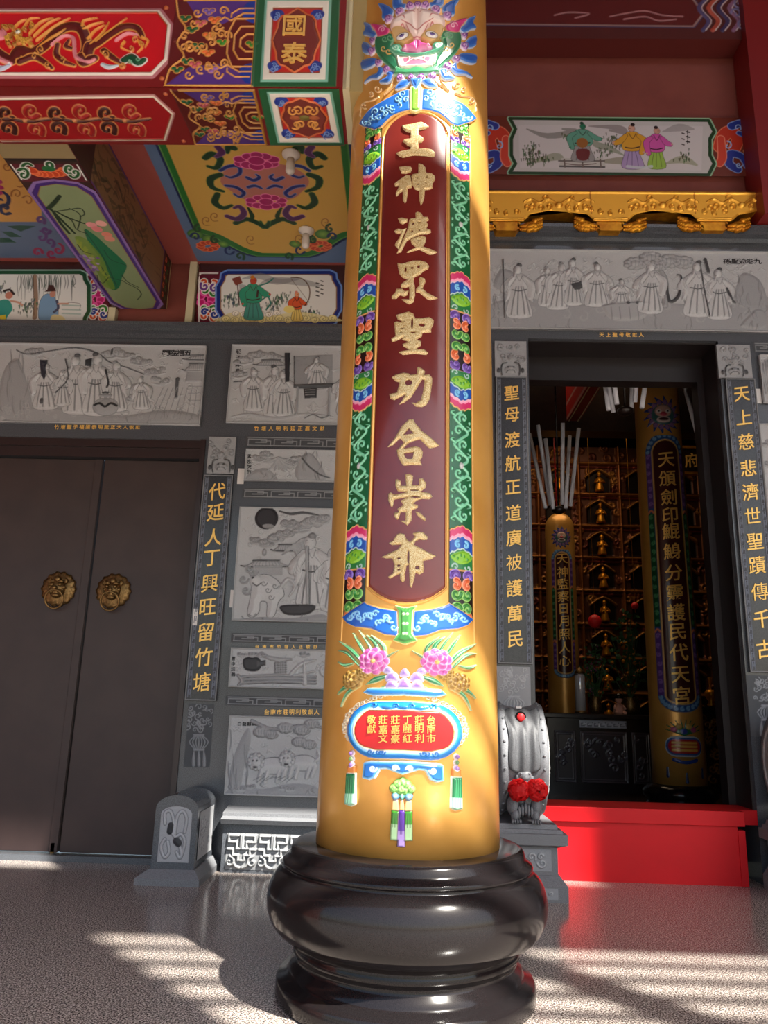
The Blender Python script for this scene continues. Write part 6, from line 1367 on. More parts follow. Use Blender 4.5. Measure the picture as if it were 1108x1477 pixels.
cv.mesh('carving', wplane(FY), mat('gilt_relief', (200, 200, 200), 0.34, 0.65, attr=True), fz, edge=0.003)
for x in xs_:
    zt_, zb_ = TF(x, 318)[1], TF(x, 332)[1]; xc = TF(x, 325)[0]
    if xc < 0.35: continue
    bm = bmesh.new(); prism(bm, [(xc-.11, zt_+.01), (xc-.13, zt_-.02), (xc-.10, zt_-.05), (xc-.12, zb_+.03), (xc-.09, zb_+.004), (xc+.09, zb_+.004), (xc+.12, zb_+.03), (xc+.10, zt_-.05), (xc+.13, zt_-.02), (xc+.11, zt_+.01)], FY+0.01, WY)
    cor = bm_obj('corbel', bm, gold_carve, fz)
    for q in (-1, 1):
        bm = bmesh.new()
        for i in range(11):
            t = i/10; r = 0.03+0.03*math.sin(t*PI); c = Vector((xc+q*(0.13+0.19*t), FY+0.02, zb_+0.035+0.055*t*t))
            n_ = 1+int(t > .3)+int(t > .6)
            for k in range(n_+1):
                rr_ = bmesh.ops.create_icosphere(bm, subdivisions=1, radius=1.0)
                for v in rr_['verts']: v.co = Vector((c.x+v.co.x*r*.7, c.y+v.co.y*r*.6-0.012*(k % 2), c.z+(k-n_/2)*0.026+v.co.z*r*.55))
        bm_obj('leaf_scroll', bm, gold_carve, fz, True)
st('bracket_recess', 0.2, 3.35, WY-0.015, WY, gz0, gz1-0.02, dark_wood)
# top beam of the right bay and the red pier at the right
tb = thing('painted_beam', 'dark red painted beam with pale cloud outline, top right above the plain wall', 'beam', (2, WY, 7.9))
TB = lambda x, y: W(x, y, WY-0.22)
zb = TB(900, 56)[1]
box('core', 0.2, onY(1086, 180, 6.2).x-0.003, WY-0.22, WY+0.01, zb, 9.7, mat('dusk_red_paint', (96, 34, 30), 0.5), tb)
cv = Cv(0.2, onY(1086, 180, 6.2).x-0.003, zb, 8.75, 0.008, (84, 34, 30), TB, KW)
for gr, c in ((4, (70, 56, 90)), (2, (150, 120, 116)), (-1.2, (96, 30, 28))): cv.poly([(640, 34), (1000, 38), (1014, 20), (1000, 0), (1010, -40), (640, -40)], c, None, grow=gr)
for p in ([(880, 24), (900, 20), (930, 16), (955, 22), (985, 24)], [(900, 28), (930, 24), (950, 30), (975, 28)], [(800, 22), (820, 18), (850, 20), (830, 26)]): cv.stroke(p, 1.4, (170, 110, 110), 0.006)
for x, c in ((1012, (80, 70, 110)), (1026, (180, 80, 60)), (1040, (60, 50, 90)), (1056, (130, 90, 120))): cv.stroke([(x-6, -30), (x+8, -6), (x-4, 12), (x+10, 30), (x+2, 44)], 3.4, c, 0.006); cv.stroke([(x-2, -30), (x+12, -6), (x, 12), (x+14, 30), (x+6, 44)], .9, (200, 180, 180), 0.008)
curls(cv, [(1062, 20), (1070, 34), (1066, 4)], 9, (120, 110, 150), 2, 0.008, 3)
cv.mesh('painted_face', wplane(WY-0.22), paint_mat, tb, lift=0.002)
px_ = onY(1086, 180, 6.2).x
st('wall_pier', px_, px_+1.2, 6.15, WY, zr1+0.02, 9.75, dark_red)
# ================================================================== STONE DRUMS, BOX STONE
drum_stone = mat('drum_grey_stone', (128, 130, 134), 0.5, 0, 0.5, 200, 0.12, (98, 100, 105))
def R_carve(cv, g, n, box_, r, c=(200, 202, 205), dk=(104, 106, 110)):
    x0, x1, z0, z1 = box_
    for i in range(n):
        a, b = g.uniform(x0, x1), g.uniform(z0, z1); p = np.array(spiral(a, b, r*g.uniform(.7, 1.3), g.uniform(0, 6), 1.1, g.choice((1, -1)), 10))
        cv.stroke(p, [r*.3, r*.22], dk, 0.004, raw=True); cv.stroke(p, [r*.2, r*.12], c, 0.012, raw=True)
def stone_drum(label, xc, cloth=True):
    t = thing('stone_drum', label, 'stone drum', (xc, 6.05, 0), 'carved stone drums flanking the main doorway')
    yf, yb = 5.68, 6.33
    bm = bmesh.new()                                           # pedestal: foot, die, cap
    def tier(hx0, hx1, e0, e1, z0, z1):
        a = [bm.verts.new((xc+sx*hx0, y, z0)) for sx, y in ((-1, yf+e0), (1, yf+e0), (1, yb), (-1, yb))]
        b = [bm.verts.new((xc+sx*hx1, y, z1)) for sx, y in ((-1, yf+e1), (1, yf+e1), (1, yb), (-1, yb))]
        for i in range(4): bm.faces.new((a[i], a[(i+1) % 4], b[(i+1) % 4], b[i]))
        bm.faces.new(a[::-1]); bm.faces.new(b)
    tier(.27, .27, 0, 0, 0, .10); tier(.27, .225, 0, .045, .10, .16); tier(.215, .215, .055, .055, .16, .34); tier(.225, .27, .045, 0.0, .34, .36); tier(.275, .275, -.005, -.005, .36, .43); tier(.25, .24, .02, .03, .43, .455); tier(.22, .21, .05, .06, .455, .485)
    ped = bm_obj('pedestal', bm, drum_stone, t)
    g = random.Random(5)
    for z0, z1, hw in ((.185, .325, .17), (.02, .09, .2)):
        cv = Cv(xc-hw, xc+hw, z0, z1, 0.005, (150, 153, 158)); R_carve(cv, g, 9 if z1 > .2 else 6, (xc-hw+.03, xc+hw-.03, z0+.03, z1-.03), .026 if z1 > .2 else .016)
        cv.mesh('front_carving', wplane(yf+(.055 if z1 > .2 else 0)), relief_mat, ped, lift=0.003)
    cv = Cv(yf+.09, yb-.05, .185, .325, 0.008, (150, 153, 158)); R_carve(cv, g, 12, (yf+.12, yb-.08, .21, .30), .026)
    cv.mesh('side_carving', lambda U, V, H: (xc-.215-H, U, V), relief_mat, ped, lift=0.003)
    zc, R, yc = 0.905, 0.40, 6.08; SY = 0.86
    bm = bmesh.new(); hw = .165
    add_lathe(bm, [(R*.90, -hw-.012), (R*.98, -hw-.004), (R, -hw+.012), (R, -hw+.035), (R*.955, -hw+.06), (R*.90, 0), (R*.955, hw-.06), (R, hw-.035), (R, hw-.012), (R*.98, hw+.004), (R*.90, hw+.012)], 72, (xc, yc, zc), axis='x')
    for v in bm.verts: v.co.y = yc+(v.co.y-yc)*SY
    drum = bm_obj('drum', bm, drum_stone, t, True)
    for q in (-1, 1):
        cv = Cv(-.36, .36, -.36, .36, 0.008, None)
        cv.poly(np.array([(.34*math.cos(a), .34*math.sin(a)) for a in np.linspace(0, 2*PI, 40)[:-1]]), (150, 150, 150), 0.008, 0.02, raw=True)
        cv.stroke(np.array([(.30*math.cos(a), .30*math.sin(a)) for a in np.linspace(0, 2*PI, 40)]), 0.009, (190, 190, 190), 0.02, raw=True)
        R_carve(cv, g, 26, (-.2, .2, -.2, .2), .05, (176, 172, 168))
        cv.mesh('disc_carving', (lambda q: (lambda U, V, H: (xc+q*(hw+.010+H), yc+U*SY, zc+V)))(q), relief_mat, drum, edge=0.002)
    bm = bmesh.new()
    for q in (-1, 1):
        for k in range(13):
            a = PI*.52+k*PI*.9/12
            r_ = bmesh.ops.create_icosphere(bm, subdivisions=1, radius=0.011)
            for v in r_['verts']: v.co += Vector((xc+q*(hw-.025), yc+SY*R*1.003*math.cos(a), zc+R*1.003*math.sin(a)))
    bm_obj('rim_studs', bm, drum_stone, drum)
    # draped cloth over the front of the rim
    n, m = 40, 26; bm = bmesh.new(); V = []
    for j in range(m+1):
        s = j/m; a = math.radians(118+ s*70); row = []
        for i in range(n+1):
            u = i/n*2-1; wdt = .128*(1-.18*s+.06*math.sin(s*9)); fold = .010*math.sin(u*9+s*2)*(.3+s)+.014*abs(math.sin(u*4.5+math.cos(s*5)))
            droop = .09*(1-u*u)*s
            aa = a+droop; rr_ = R*.955+.012+fold
            row.append(bm.verts.new((xc+u*wdt, yc+SY*rr_*math.cos(aa), zc+rr_*math.sin(aa))))
        V.append(row)
    for j in range(m):
        for i in range(n): bm.faces.new((V[j][i], V[j][i+1], V[j+1][i+1], V[j+1][i]))
    bmesh.ops.solidify(bm, geom=bm.faces[:], thickness=0.012)
    bm_obj('carved_drapery', bm, drum_stone, t, True)
    # red jewel
    aj = math.radians(132); c = Vector((xc-.01, yc+SY*R*math.cos(aj), zc+(R+.0)*math.sin(aj)))
    for nm, r0_, m_ in (('jewel_ring', .042, black_granite), ('jewel', .03, ribbon_red)):
        bm = bmesh.new(); r_ = bmesh.ops.create_icosphere(bm, subdivisions=3, radius=1.0)
        for v in r_['verts']: v.co = Vector((c.x+v.co.x*r0_, c.y+v.co.y*r0_*.6-(.02 if nm == 'jewel' else .006), c.z+v.co.z*r0_))
        bm_obj(nm, bm, m_, t, True)
    # small crouching lion under the cloth
    bm = bmesh.new()
    def blob(x, y, z, rx, ry, rz, sub=2):
        r_ = bmesh.ops.create_icosphere(bm, subdivisions=sub, radius=1.0)
        for v in r_['verts']: v.co = Vector((xc+x+v.co.x*rx, y+v.co.y*ry, z+v.co.z*rz))
    yl = yf+.11
    blob(0, yl+.04, .69, .10, .09, .13); blob(0, yl-.01, .80, .062, .06, .055); blob(0, yl-.06, .79, .03, .024, .02); blob(0, yl-.058, .767, .036, .02, .012)
    for q in (-1, 1):
        blob(q*.028, yl-.055, .817, .012, .010, .010, 1); blob(q*.05, yl-.01, .84, .022, .016, .02); blob(q*.045, yl-.02, .785, .024, .03, .03)
        blob(q*.08, yl+.0, .60, .045, .06, .075); blob(q*.07, yl-.03, .535, .032, .045, .05)
        for k in range(4): blob(q*.07+(k-1.5)*.018, yl-.075, .503, .010, .022, .018, 1)
        for k in range(6): blob(q*(.05+.012*math.cos(k)), yl-.015, .745+.016*k, .018, .02, .018, 1)
    for k in range(5): blob((k-2)*.022, yl-.045, .585-.012*abs(k-2), .013, .02, .05, 1)
    bm_obj('carved_lion', bm, drum_stone, t, True)
    return t
DX = onY(757, 1100, 5.75).x
stone_drum('carved stone drum on a pedestal, left of the red step, just behind the column base', DX)
stone_drum('carved stone drum at the right edge of the picture, right of the red step', XJ0+XJ1-DX+0.02)
# red ribbon rosettes on the left drum's lion
bow = thing('red_ribbon_bow', 'bright red crinkled ribbon rosettes tied to the lion of the left stone drum', 'ribbon', (DX, 5.7, .64))
g = random.Random(12)
for cx_, cz_ in ((-.05, .71), (.075, .715)):
    bm = bmesh.new()
    for k in range(40):
        a = g.uniform(0, 2*PI); b = g.uniform(-.4, 1.3); r_ = .072
        d = Vector((math.cos(a)*math.cos(b), -math.sin(b)*.7-.1, math.sin(a)*math.cos(b)))
        c = Vector((DX+cx_, 5.72, cz_))+d*r_*.55; s = d.cross(Vector((g.uniform(-1, 1), g.uniform(-1, 1), g.uniform(-1, 1)))).normalized(); q = d.cross(s)
        ring = []
        for i in range(7):
            t_ = i/6*PI; p = c+s*math.cos(t_)*.034+d*(math.sin(t_)*.038); w_ = q*(.020+.006*math.sin(i*2.0))
            ring.append((bm.verts.new(p-w_), bm.verts.new(p+w_+d*.006*math.sin(i*3))))
        for i in range(6): bm.faces.new((ring[i][0], ring[i][1], ring[i+1][1], ring[i+1][0]))
    bmesh.ops.solidify(bm, geom=bm.faces[:], thickness=0.002)
    r_ = bmesh.ops.create_icosphere(bm, subdivisions=2, radius=.03)
    for v in r_['verts']: v.co += Vector((DX+cx_, 5.735, cz_))
    bm_obj('rosette', bm, ribbon_red, bow)
bm = bmesh.new()
for q in (-1, 1): add_tube(bm, [(DX, 5.70, .71), (DX+q*.07, 5.72, .73), (DX+q*.115, 5.80, .74), (DX+q*.11, 5.9, .75)], .008, 6)
bm_obj('ribbon_band', bm, ribbon_red, bow)
# paper slip on top of the drum
a_ = math.radians(112); 
o = box('paper_label', DX-.03, DX+.012, 6.08+.34*math.cos(a_)-.03, 6.08+.34*math.cos(a_)+.02, .905+.4*math.sin(a_)-.012, .905+.4*math.sin(a_)+.003, white_card); tag(o, 'small white slip on top of the left stone drum', 'paper label', 'white stickers on the stone')
# ---- low arched box stone by the brown doors
gs = thing('arched_box_stone', 'low dark stone block with arched top and carved pale panels, standing by the brown doors', 'door stone', (-1.6, 6.05, 0))
gx0, gx1 = onY(217, 1255, 5.83).x, onY(279, 1257, 5.83).x; gy0, gy1 = 5.83, 6.36
gzs, gzt = onY(222, 1169, 5.83).z, onY(246, 1154, 5.83).z
bm = bmesh.new()
e0 = .095
a = [bm.verts.new((x, y, 0)) for x, y in ((gx0-e0, gy0-.05), (gx1+e0*.6, gy0-.05), (gx1+e0*.6, gy1+.04), (gx0-e0, gy1+.04))]
a1 = [bm.verts.new((v.co.x, v.co.y, .045)) for v in a]
b = [bm.verts.new((x, y, .10)) for x, y in ((gx0-.01, gy0-.005), (gx1+.01, gy0-.005), (gx1+.01, gy1), (gx0-.01, gy1))]
for p, q in ((a, a1), (a1, b)):
    for i in range(4): bm.faces.new((p[i], p[(i+1) % 4], q[(i+1) % 4], q[i]))
bm.faces.new(a[::-1]); bm.faces.new(b); bm_obj('foot', bm, grey_stone, gs)
xm, hw = (gx0+gx1)/2, (gx1-gx0)/2
arc = [(gx0, .095), (gx1, .095), (gx1, gzs)]+[(xm+hw*math.cos(t), gzs+.015+(gzt-gzs+.02)*math.sin(t)) for t in np.linspace(.12, PI-.12, 15)]+[(gx0, gzs)]
bm = bmesh.new(); prism(bm, arc, gy0, gy1); bm_obj('body', bm, dark_stone, gs)
cv = Cv(gx0+.035, gx1-.035, .14, gzt-.01, 0.004, None)
pp = [(gx0+.04, .145), (gx1-.04, .145), (gx1-.04, gzs-.03)]+[(xm+(hw-.04)*math.cos(t), gzs-.02+(gzt-gzs-.02)*math.sin(t)) for t in np.linspace(.12, PI-.12, 11)]+[(gx0+.04, gzs-.03)]
cv.poly(np.array(pp), (176, 178, 182), 0.004, .006, raw=True)
def rs(p, w, c, h): cv.stroke(np.array([(xm+x*hw, .145+z*(gzs-.145)) for x, z in p]), w, c, h, raw=True)
for w_, c_, h_ in ((.013, (88, 90, 94), .005), (.009, (196, 198, 202), .014)):
    rs([(-.5, .75), (-.55, .95), (-.3, 1.0), (-.1, .8), (-.05, .55)], w_, c_, h_); rs([(0, .55), (.05, .9), (.3, 1.0), (.5, .85), (.45, .6)], w_, c_, h_); rs([(-.45, .45), (-.6, .3), (-.4, .1), (-.2, .2), (-.3, .4)], w_, c_, h_); rs([(.1, .5), (.3, .55), (.5, .4), (.35, .1), (.15, .2)], w_, c_, h_); rs([(-.2, .6), (.2, .4), (.4, .15)], w_, c_, h_)
rs([(-.25, .6), (-.22, .72)], .022, (54, 56, 60), .016); rs([(.1, .42), (.2, .38)], .026, (60, 62, 66), .016)
cv.mesh('front_carving', wplane(gy0), relief_mat, gs, edge=0.002)
cv = Cv(gy0+.06, gy1-.05, .15, gzs-.01, 0.006, (176, 178, 182)); g = random.Random(4); R_carve(cv, g, 12, (gy0+.12, gy1-.11, .2, gzs-.07), .035)
cv.mesh('side_carving', lambda U, V, H: (gx1+H, U, V), relief_mat, gs, lift=0.004)
o = box('paper_label', xm-.02, xm+.06, gy0+.18, gy0+.24, gzt+.008, gzt+.022, white_card); tag(o, 'white paper slip lying on top of the arched box stone', 'paper label')
# ================================================================== TEMPLE HALL BEHIND THE MAIN DOORWAY
hall_floor_m = mat('dark_hall_floor', (44, 34, 34), 0.2)
st('hall_floor', -1.5, 7.5, 6.8, 15.2, 0.1, 0.2, hall_floor_m)
st('hall_ceiling', -1.5, 7.5, 6.8, 15.2, 7.0, 7.1, dark_wood)
st('hall_wall_left', -1.6, -1.5, 6.8, 15.2, 0.1, 7.0, dark_wood)
st('hall_wall_right', 7.5, 7.6, 6.8, 15.2, 0.1, 7.0, dark_wood)
st('hall_wall_back', -1.5, 7.5, 15.1, 15.2, 0.1, 7.0, dark_wood)
bm = bmesh.new(); add_box(bm, XJ1-0.07, XJ1+.02, WY+.352, WY+.50, 0.2, ZL+.1); add_box(bm, XJ0-.02, XJ0+0.05, WY+.352, WY+.5, 0.2, ZL+.1); add_box(bm, XJ0+0.05, XJ1-.07, WY+.352, WY+.5, ZL-.25, ZL+.1)
add_box(bm, XJ1-.012, XJ1, WY+.05, WY+.352, 0.52, ZL); add_box(bm, XJ0, XJ0+.012, WY+.05, WY+.352, 0.52, ZL); add_box(bm, XJ0+.012, XJ1-.012, WY+.05, WY+.352, ZL-.012, ZL)  # added thin liners: depth shade on the jambs put into their dark brown
tag(bm_obj('door_frame', bm, mat('shaded_jamb_brown', (34, 27, 28), .4)), kind='structure')
# inner columns
def inner_col(label, cx, cy, rb, taper, txt, pxt, panel, sz, base_r, zbase, zfloor=0.2, upper=True, masky=None, cart=None):
    rf = lambda z: rb-taper*z
    t = thing('inner_column', label, 'column', (cx, cy, zfloor), 'gilded columns inside the hall')
    bm = bmesh.new(); add_lathe(bm, [(rf(z), z) for z in ((zbase, 1, 2, 3, 4, 5, 6, 6.98) if upper is True else (zbase, 1, 2, 3, upper))]+([] if upper is True else [(rf(upper)*math.cos(a), upper+rf(upper)*1.1*math.sin(a)) for a in np.linspace(.3, 1.35, 6)]+[(.03, upper+rf(upper)*1.5)]), 56, (cx, cy, 0)); bm_obj('shaft', bm, gold_leaf, t, True)
    bm = bmesh.new(); add_lathe(bm, [(base_r*.95, zfloor), (base_r, zfloor+.02), (base_r*.96, zfloor+.06), (base_r*.9, zfloor+.08), (base_r*1.06, zfloor+.14), (base_r*1.05, zfloor+.19), (base_r*.85, zbase+.0), (rb*.6, zbase+.01)], 56, (cx, cy, 0)); bm_obj('base', bm, black_granite, t, True)
    tr, mp = colmap(cx, cy, rf)
    x0, x1, ytop, ybot = panel
    u0 = tr((x0[0]+x0[1])/2, (ytop+ybot)/2)[0]; u1 = tr((x1[0]+x1[1])/2, (ytop+ybot)/2)[0]; um = (u0+u1)/2; hw = (u1-u0)/2
    z1, z0 = tr((x0[0]+x1[0])/2, ytop)[1], tr((x0[1]+x1[1])/2, ybot)[1]
    k = hw/0.14
    cv = Cv(um-hw*1.75, um+hw*1.75, z0-hw*1.0, z1+hw*1.2, 0.0085, None)
    def arch(g_, ext): return np.array([(um-hw-g_, z0)]+[(um-hw-g_, z1)]+[(um+(hw+g_)*math.cos(a), z1+(hw*.95+g_)*math.sin(a)) for a in np.linspace(PI*.95, PI*.05, 9)]+[(um+hw+g_, z1), (um+hw+g_, z0)]+[(um+(hw+g_)*math.cos(a), z0+(hw*.55+g_)*math.sin(a)) for a in np.linspace(-.1, -PI+.1, 9)])
    cv.poly(arch(hw*.52, 1), (214, 170, 90), .004, .01, raw=True); cv.poly(arch(hw*.46, 1), (34, 84, 150), .006, .01, raw=True)
    H = z1-z0
    for q in (-1, 1):
        a, b = sorted((um+q*hw*1.04, um+q*hw*1.44))
        for f0, f1, c, c2 in ((.0, .25, (96, 60, 140), (150, 110, 190)), (.27, .74, (20, 80, 50), (90, 160, 110)), (.76, 1.0, (96, 60, 140), (150, 110, 190))):
            cv.poly(np.array([(a, z0+H*f0), (b, z0+H*f0), (b, z0+H*f1), (a, z0+H*f1)]), c, .006, .01, raw=True)
            nn = int((f1-f0)*H/.11)+1
            for i in range(nn): cv.stroke(np.array(spiral((a+b)/2, z0+H*f0+(i+.5)*(f1-f0)*H/nn, hw*.16, i*2.2, 1, (-1)**i, 8)), .009, c2, .008, raw=True)
        for f in (.26, .75): cv.stroke(np.array([(a, z0+H*f-.03), ((a+b)/2, z0+H*f), (b, z0+H*f-.03)]), .012, (236, 140, 100), .01, raw=True)
    for a in np.linspace(.1, PI-.1, 11):
        for zz, s in ((z1, 1), (z0, -1)): cv.stroke(np.array(spiral(um+hw*1.24*math.cos(a), zz+s*hw*(1.2 if s > 0 else .8)*math.sin(a), hw*.14, a, 1, 1, 8)), .009, (130, 180, 220), .008, raw=True)
    cv.poly(arch(0, 1), (226, 180, 100), .008, .01, raw=True); cv.poly(arch(-.018, 1), (70, 22, 20), .005, .01, 'set', raw=True)
    cv.mesh('inscription_panel', mp, enamel_mat, t, edge=.004)
    for ch, (px, py) in zip(txt, pxt):
        z = tr(px, py)[1]
        glyph('character', ch, sz, (lambda z: (lambda u, v, w: tuple(float(q) for q in mp(um+u, z+v, .008+w))))(z), .006, gold_char, t, brush=.1, maxw=.08)
    if masky:
        zc = tr(*masky)[1]; s = hw*1.15
        cv = Cv(um-s*1.5, um+s*1.5, zc-s*1.4, zc+s*1.4, .009, None)
        for i in range(14):
            a = 2*PI*i/14; cv.stroke(np.array([(um+s*.8*math.cos(a), zc+s*.8*math.sin(a)), (um+s*1.25*math.cos(a+.15), zc+s*1.2*math.sin(a+.15))]), [.035, .006], (40, 70, 140), .006, raw=True); cv.stroke(np.array(spiral(um+s*.78*math.cos(a), zc+s*.78*math.sin(a), s*.13, a, 1, 1, 8)), .014, (150, 110, 160), .008, raw=True)
        c = lambda x, y, rx, ry, col_, h: cv.poly(np.array([(um+(x+rx*math.cos(t))*s, zc+(y+ry*math.sin(t))*s) for t in np.linspace(0, 2*PI, 18)[:-1]]), col_, h, .02, raw=True)
        c(0, 0, .72, .66, (60, 110, 110), .01); c(0, .22, .5, .4, (214, 170, 150), .016); c(0, .02, .2, .14, (210, 70, 90), .03); c(0, -.32, .42, .2, (236, 220, 210), .018); c(0, -.3, .3, .1, (60, 16, 16), .019)
        for q in (-1, 1): c(q*.26, .2, .15, .12, (240, 236, 226), .022); c(q*.26, .2, .06, .06, (20, 20, 30), .026)
        cv.mesh('lion_mask', mp, enamel_mat, t, edge=.004)
    if cart:
        zc = tr(*cart)[1]; s = hw
        cv = Cv(um-s*1.5, um+s*1.5, zc-s*2.4, zc+s*1.9, .009, None)
        stad = lambda a, b: np.array([(um+(a-b)*s*q+b*s*math.cos(t), zc+b*s*math.sin(t)) for q, t0 in ((-1, PI/2), (1, -PI/2)) for t in np.linspace(t0, t0+PI, 9)])
        for i in range(10):
            a = PI*(.1+.8*i/9); cv.stroke(np.array([(um, zc+s*.7), (um+s*1.2*math.cos(a), zc+s*(.75+.9*math.sin(a)))]), [.012, .005], (50, 120, 70), .006, raw=True)
        for x, y, c in ((-.6, 1.0, (200, 90, 130)), (.6, 1.0, (200, 90, 130)), (0, .9, (70, 80, 170)), (-.3, 1.2, (210, 170, 90)), (.3, 1.2, (210, 170, 90))): cv.poly(np.array([(um+x*s+.2*s*math.cos(t), zc+y*s+.17*s*math.sin(t)) for t in np.linspace(0, 2*PI, 9)[:-1]]), c, .01, .01, raw=True)
        cv.poly(stad(1.2, .62), (220, 226, 230), .006, .01, raw=True); cv.poly(stad(1.12, .54), (40, 90, 160), .008, .01, raw=True); cv.poly(stad(.98, .42), (196, 30, 34), .010, .01, raw=True)
        for i in range(5):
            for j in range(3): cv.stroke(np.array([(um+(i-2)*.3*s-.02, zc+(j-1)*.22*s), (um+(i-2)*.3*s+.02, zc+(j-1)*.22*s)]), .012, (236, 190, 90), .012, raw=True)
        cv.stroke(np.array([(um-s*.7, zc-s*.8), (um, zc-s*.95), (um+s*.7, zc-s*.8)]), .02, (40, 70, 150), .006, raw=True)
        for x, y in ((-1.1, -1.3), (1.1, -1.3), (0, -1.6)): cv.stroke(np.array([(um+x*s, zc+y*s), (um+x*s, zc+(y-.5)*s)]), [.012, .02], (40, 60, 110), .006, raw=True)
        cv.mesh('basket_emblem', mp, enamel_mat, t, edge=.004)
    return t, mp, tr
cy1 = 9.3; pc = onY(981, 1130, cy1); pw = (onY(1020, 1130, cy1).x-onY(943, 1130, cy1).x)/2
icol, _m, _t = inner_col('gilded inner column with a dark inscription panel, seen through the right half of the doorway', pc.x, cy1, pw, pw*.02, '天頒劍印鯤鯓分靈護民代天宮', [(957, 663), (960, 690), (962, 717), (964, 743), (966, 766), (968, 795), (971, 826), (973, 855), (976, 883), (978, 911), (980, 941), (983, 973), (986, 1003)], ((940, 959), (981, 1001), 652, 1004), .21, pw*1.3, .46, masky=(953, 598), cart=(990, 1077))
cy2 = 12.6; pc2 = onY(811, 900, cy2); pw2 = (onY(833, 900, cy2).x-onY(787, 900, cy2).x)/2
inner_col('slim gilded inner column with gold characters, seen through the left half of the doorway', pc2.x, cy2, pw2, pw2*.02, '天神監察日月照人心', [(810, 806), (811, 825), (811, 842), (812, 860), (813, 878), (814, 896), (815, 915), (816, 934), (817, 953)], ((801, 803), (824, 824), 806, 966), .19, pw2*1.3, .46, upper=onY(808, 762, cy2).z, masky=(809, 775))
# gold carved altar wall behind: tiers with niches
ay = 14.4
KA = W(801, 800, ay)[0]-W(800, 800, ay)[0]
aw = thing('carved_altar_screen', 'tall gilded carved altar screen filling the back of the dark hall', 'altar screen', (3.0, ay, .2))
AX0, AX1, AZ0, AZ1 = 0.9, 6.6, 0.2, 6.2
gilt_dark = mat('hall_gilding', (200, 200, 200), 0.4, 0.6, attr=True)
cv = Cv(AX0, AX1, AZ0, AZ1, 0.018, (84, 46, 28), lambda x, y: W(x, y, ay), KA)  # dim hall light is put into these dark brown-gold colours
g = random.Random(77)
for i in range(620):
    x, z = g.uniform(AX0, AX1), g.uniform(AZ0, AZ1); c = ((150, 96, 44), (120, 66, 34), (176, 120, 56), (96, 40, 28))[i % 4]
    cv.stroke(np.array(spiral(x, z, g.uniform(.05, .11), g.uniform(0, 6), 1.15, g.choice((-1, 1)), 9)), [.022, .014], c, .05, raw=True)
for z in np.arange(.9, 6.1, .62):
    cv.stroke(np.array([(AX0, z), (AX1, z)]), .03, (170, 110, 52), .10, raw=True, smooth=False); cv.stroke(np.array([(AX0, z-.07), (AX1, z-.07)]), .012, (120, 30, 24), .08, raw=True, smooth=False)
for x in np.arange(AX0+.1, AX1, .78): cv.stroke(np.array([(x, AZ0), (x, AZ1)]), .035, (140, 84, 40), .09, raw=True, smooth=False)
NI = []
for r_ in range(8):
    for c_ in range(7):
        x = AX0+.49+.78*c_; z = .9+.62*r_; 
        if z+.55 > AZ1: continue
        P = np.array([(x-.24, z+.05), (x-.24, z+.36), (x, z+.5), (x+.24, z+.36), (x+.24, z+.05)])
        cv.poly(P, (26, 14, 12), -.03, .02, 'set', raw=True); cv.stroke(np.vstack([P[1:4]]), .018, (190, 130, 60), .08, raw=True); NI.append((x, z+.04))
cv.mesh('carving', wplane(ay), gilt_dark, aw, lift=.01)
box('core', AX0, AX1, ay+.06, ay+.2, AZ0, AZ1, dark_wood, aw)
# small gilded figures in the niches
def figurine(x, y, z, s, lab):
    t = thing('gilded_figurine', lab, 'figurine', (x, y, z), 'gilded figures in the altar screen niches')
    bm = bmesh.new(); add_lathe(bm, [(.075*s, 0), (.08*s, .02*s), (.06*s, .1*s), (.055*s, .16*s), (.062*s, .21*s), (.03*s, .25*s), (.02*s, .26*s)], 12, (x, y, z)); 
    for q in (-1, 1): add_tube(bm, [(x+q*.055*s, y, z+.215*s), (x+q*.085*s, y-.03*s, z+.15*s), (x+q*.02*s, y-.075*s, z+.16*s)], .018*s, 6)
    bm_obj('robe', bm, gold_carve, t, True)
    bm = bmesh.new(); r_ = bmesh.ops.create_icosphere(bm, subdivisions=1, radius=.033*s)
    for v in r_['verts']: v.co += Vector((x, y-.005, z+.29*s))
    add_lathe(bm, [(.036*s, .30*s), (.042*s, .32*s), (.02*s, .35*s), (.0, .37*s)], 8, (x, y, z)); bm_obj('head', bm, gold_carve, t, True)
ORD = ('first', 'second', 'third', 'fourth', 'fifth', 'sixth', 'seventh', 'eighth'); SEEN = []
for i, (x, z) in enumerate(NI):
    p = (x-CP.x, ay, z+.15-CAMH); w_ = Vector(p).dot(Fw); px = 554+FOC*Vector(p).dot(Rt)/w_; py = 738.5-FOC*Vector(p).dot(Up)/w_
    if 765 < px < 1060 and 500 < py < 1040 and not (920 < px < 1005 and py > 600): SEEN.append((x, z))
XS = sorted({round(x, 3) for x, z in SEEN}); ZS = sorted({round(z, 3) for x, z in SEEN})
for x, z in SEEN: figurine(x, ay-.09, z+.01, 1.1, 'small gilded figure in altar screen, %s tier up, %s niche from the left' % (ORD[ZS.index(round(z, 3))], ('first', 'second', 'third', 'fourth', 'fifth')[XS.index(round(x, 3))]))
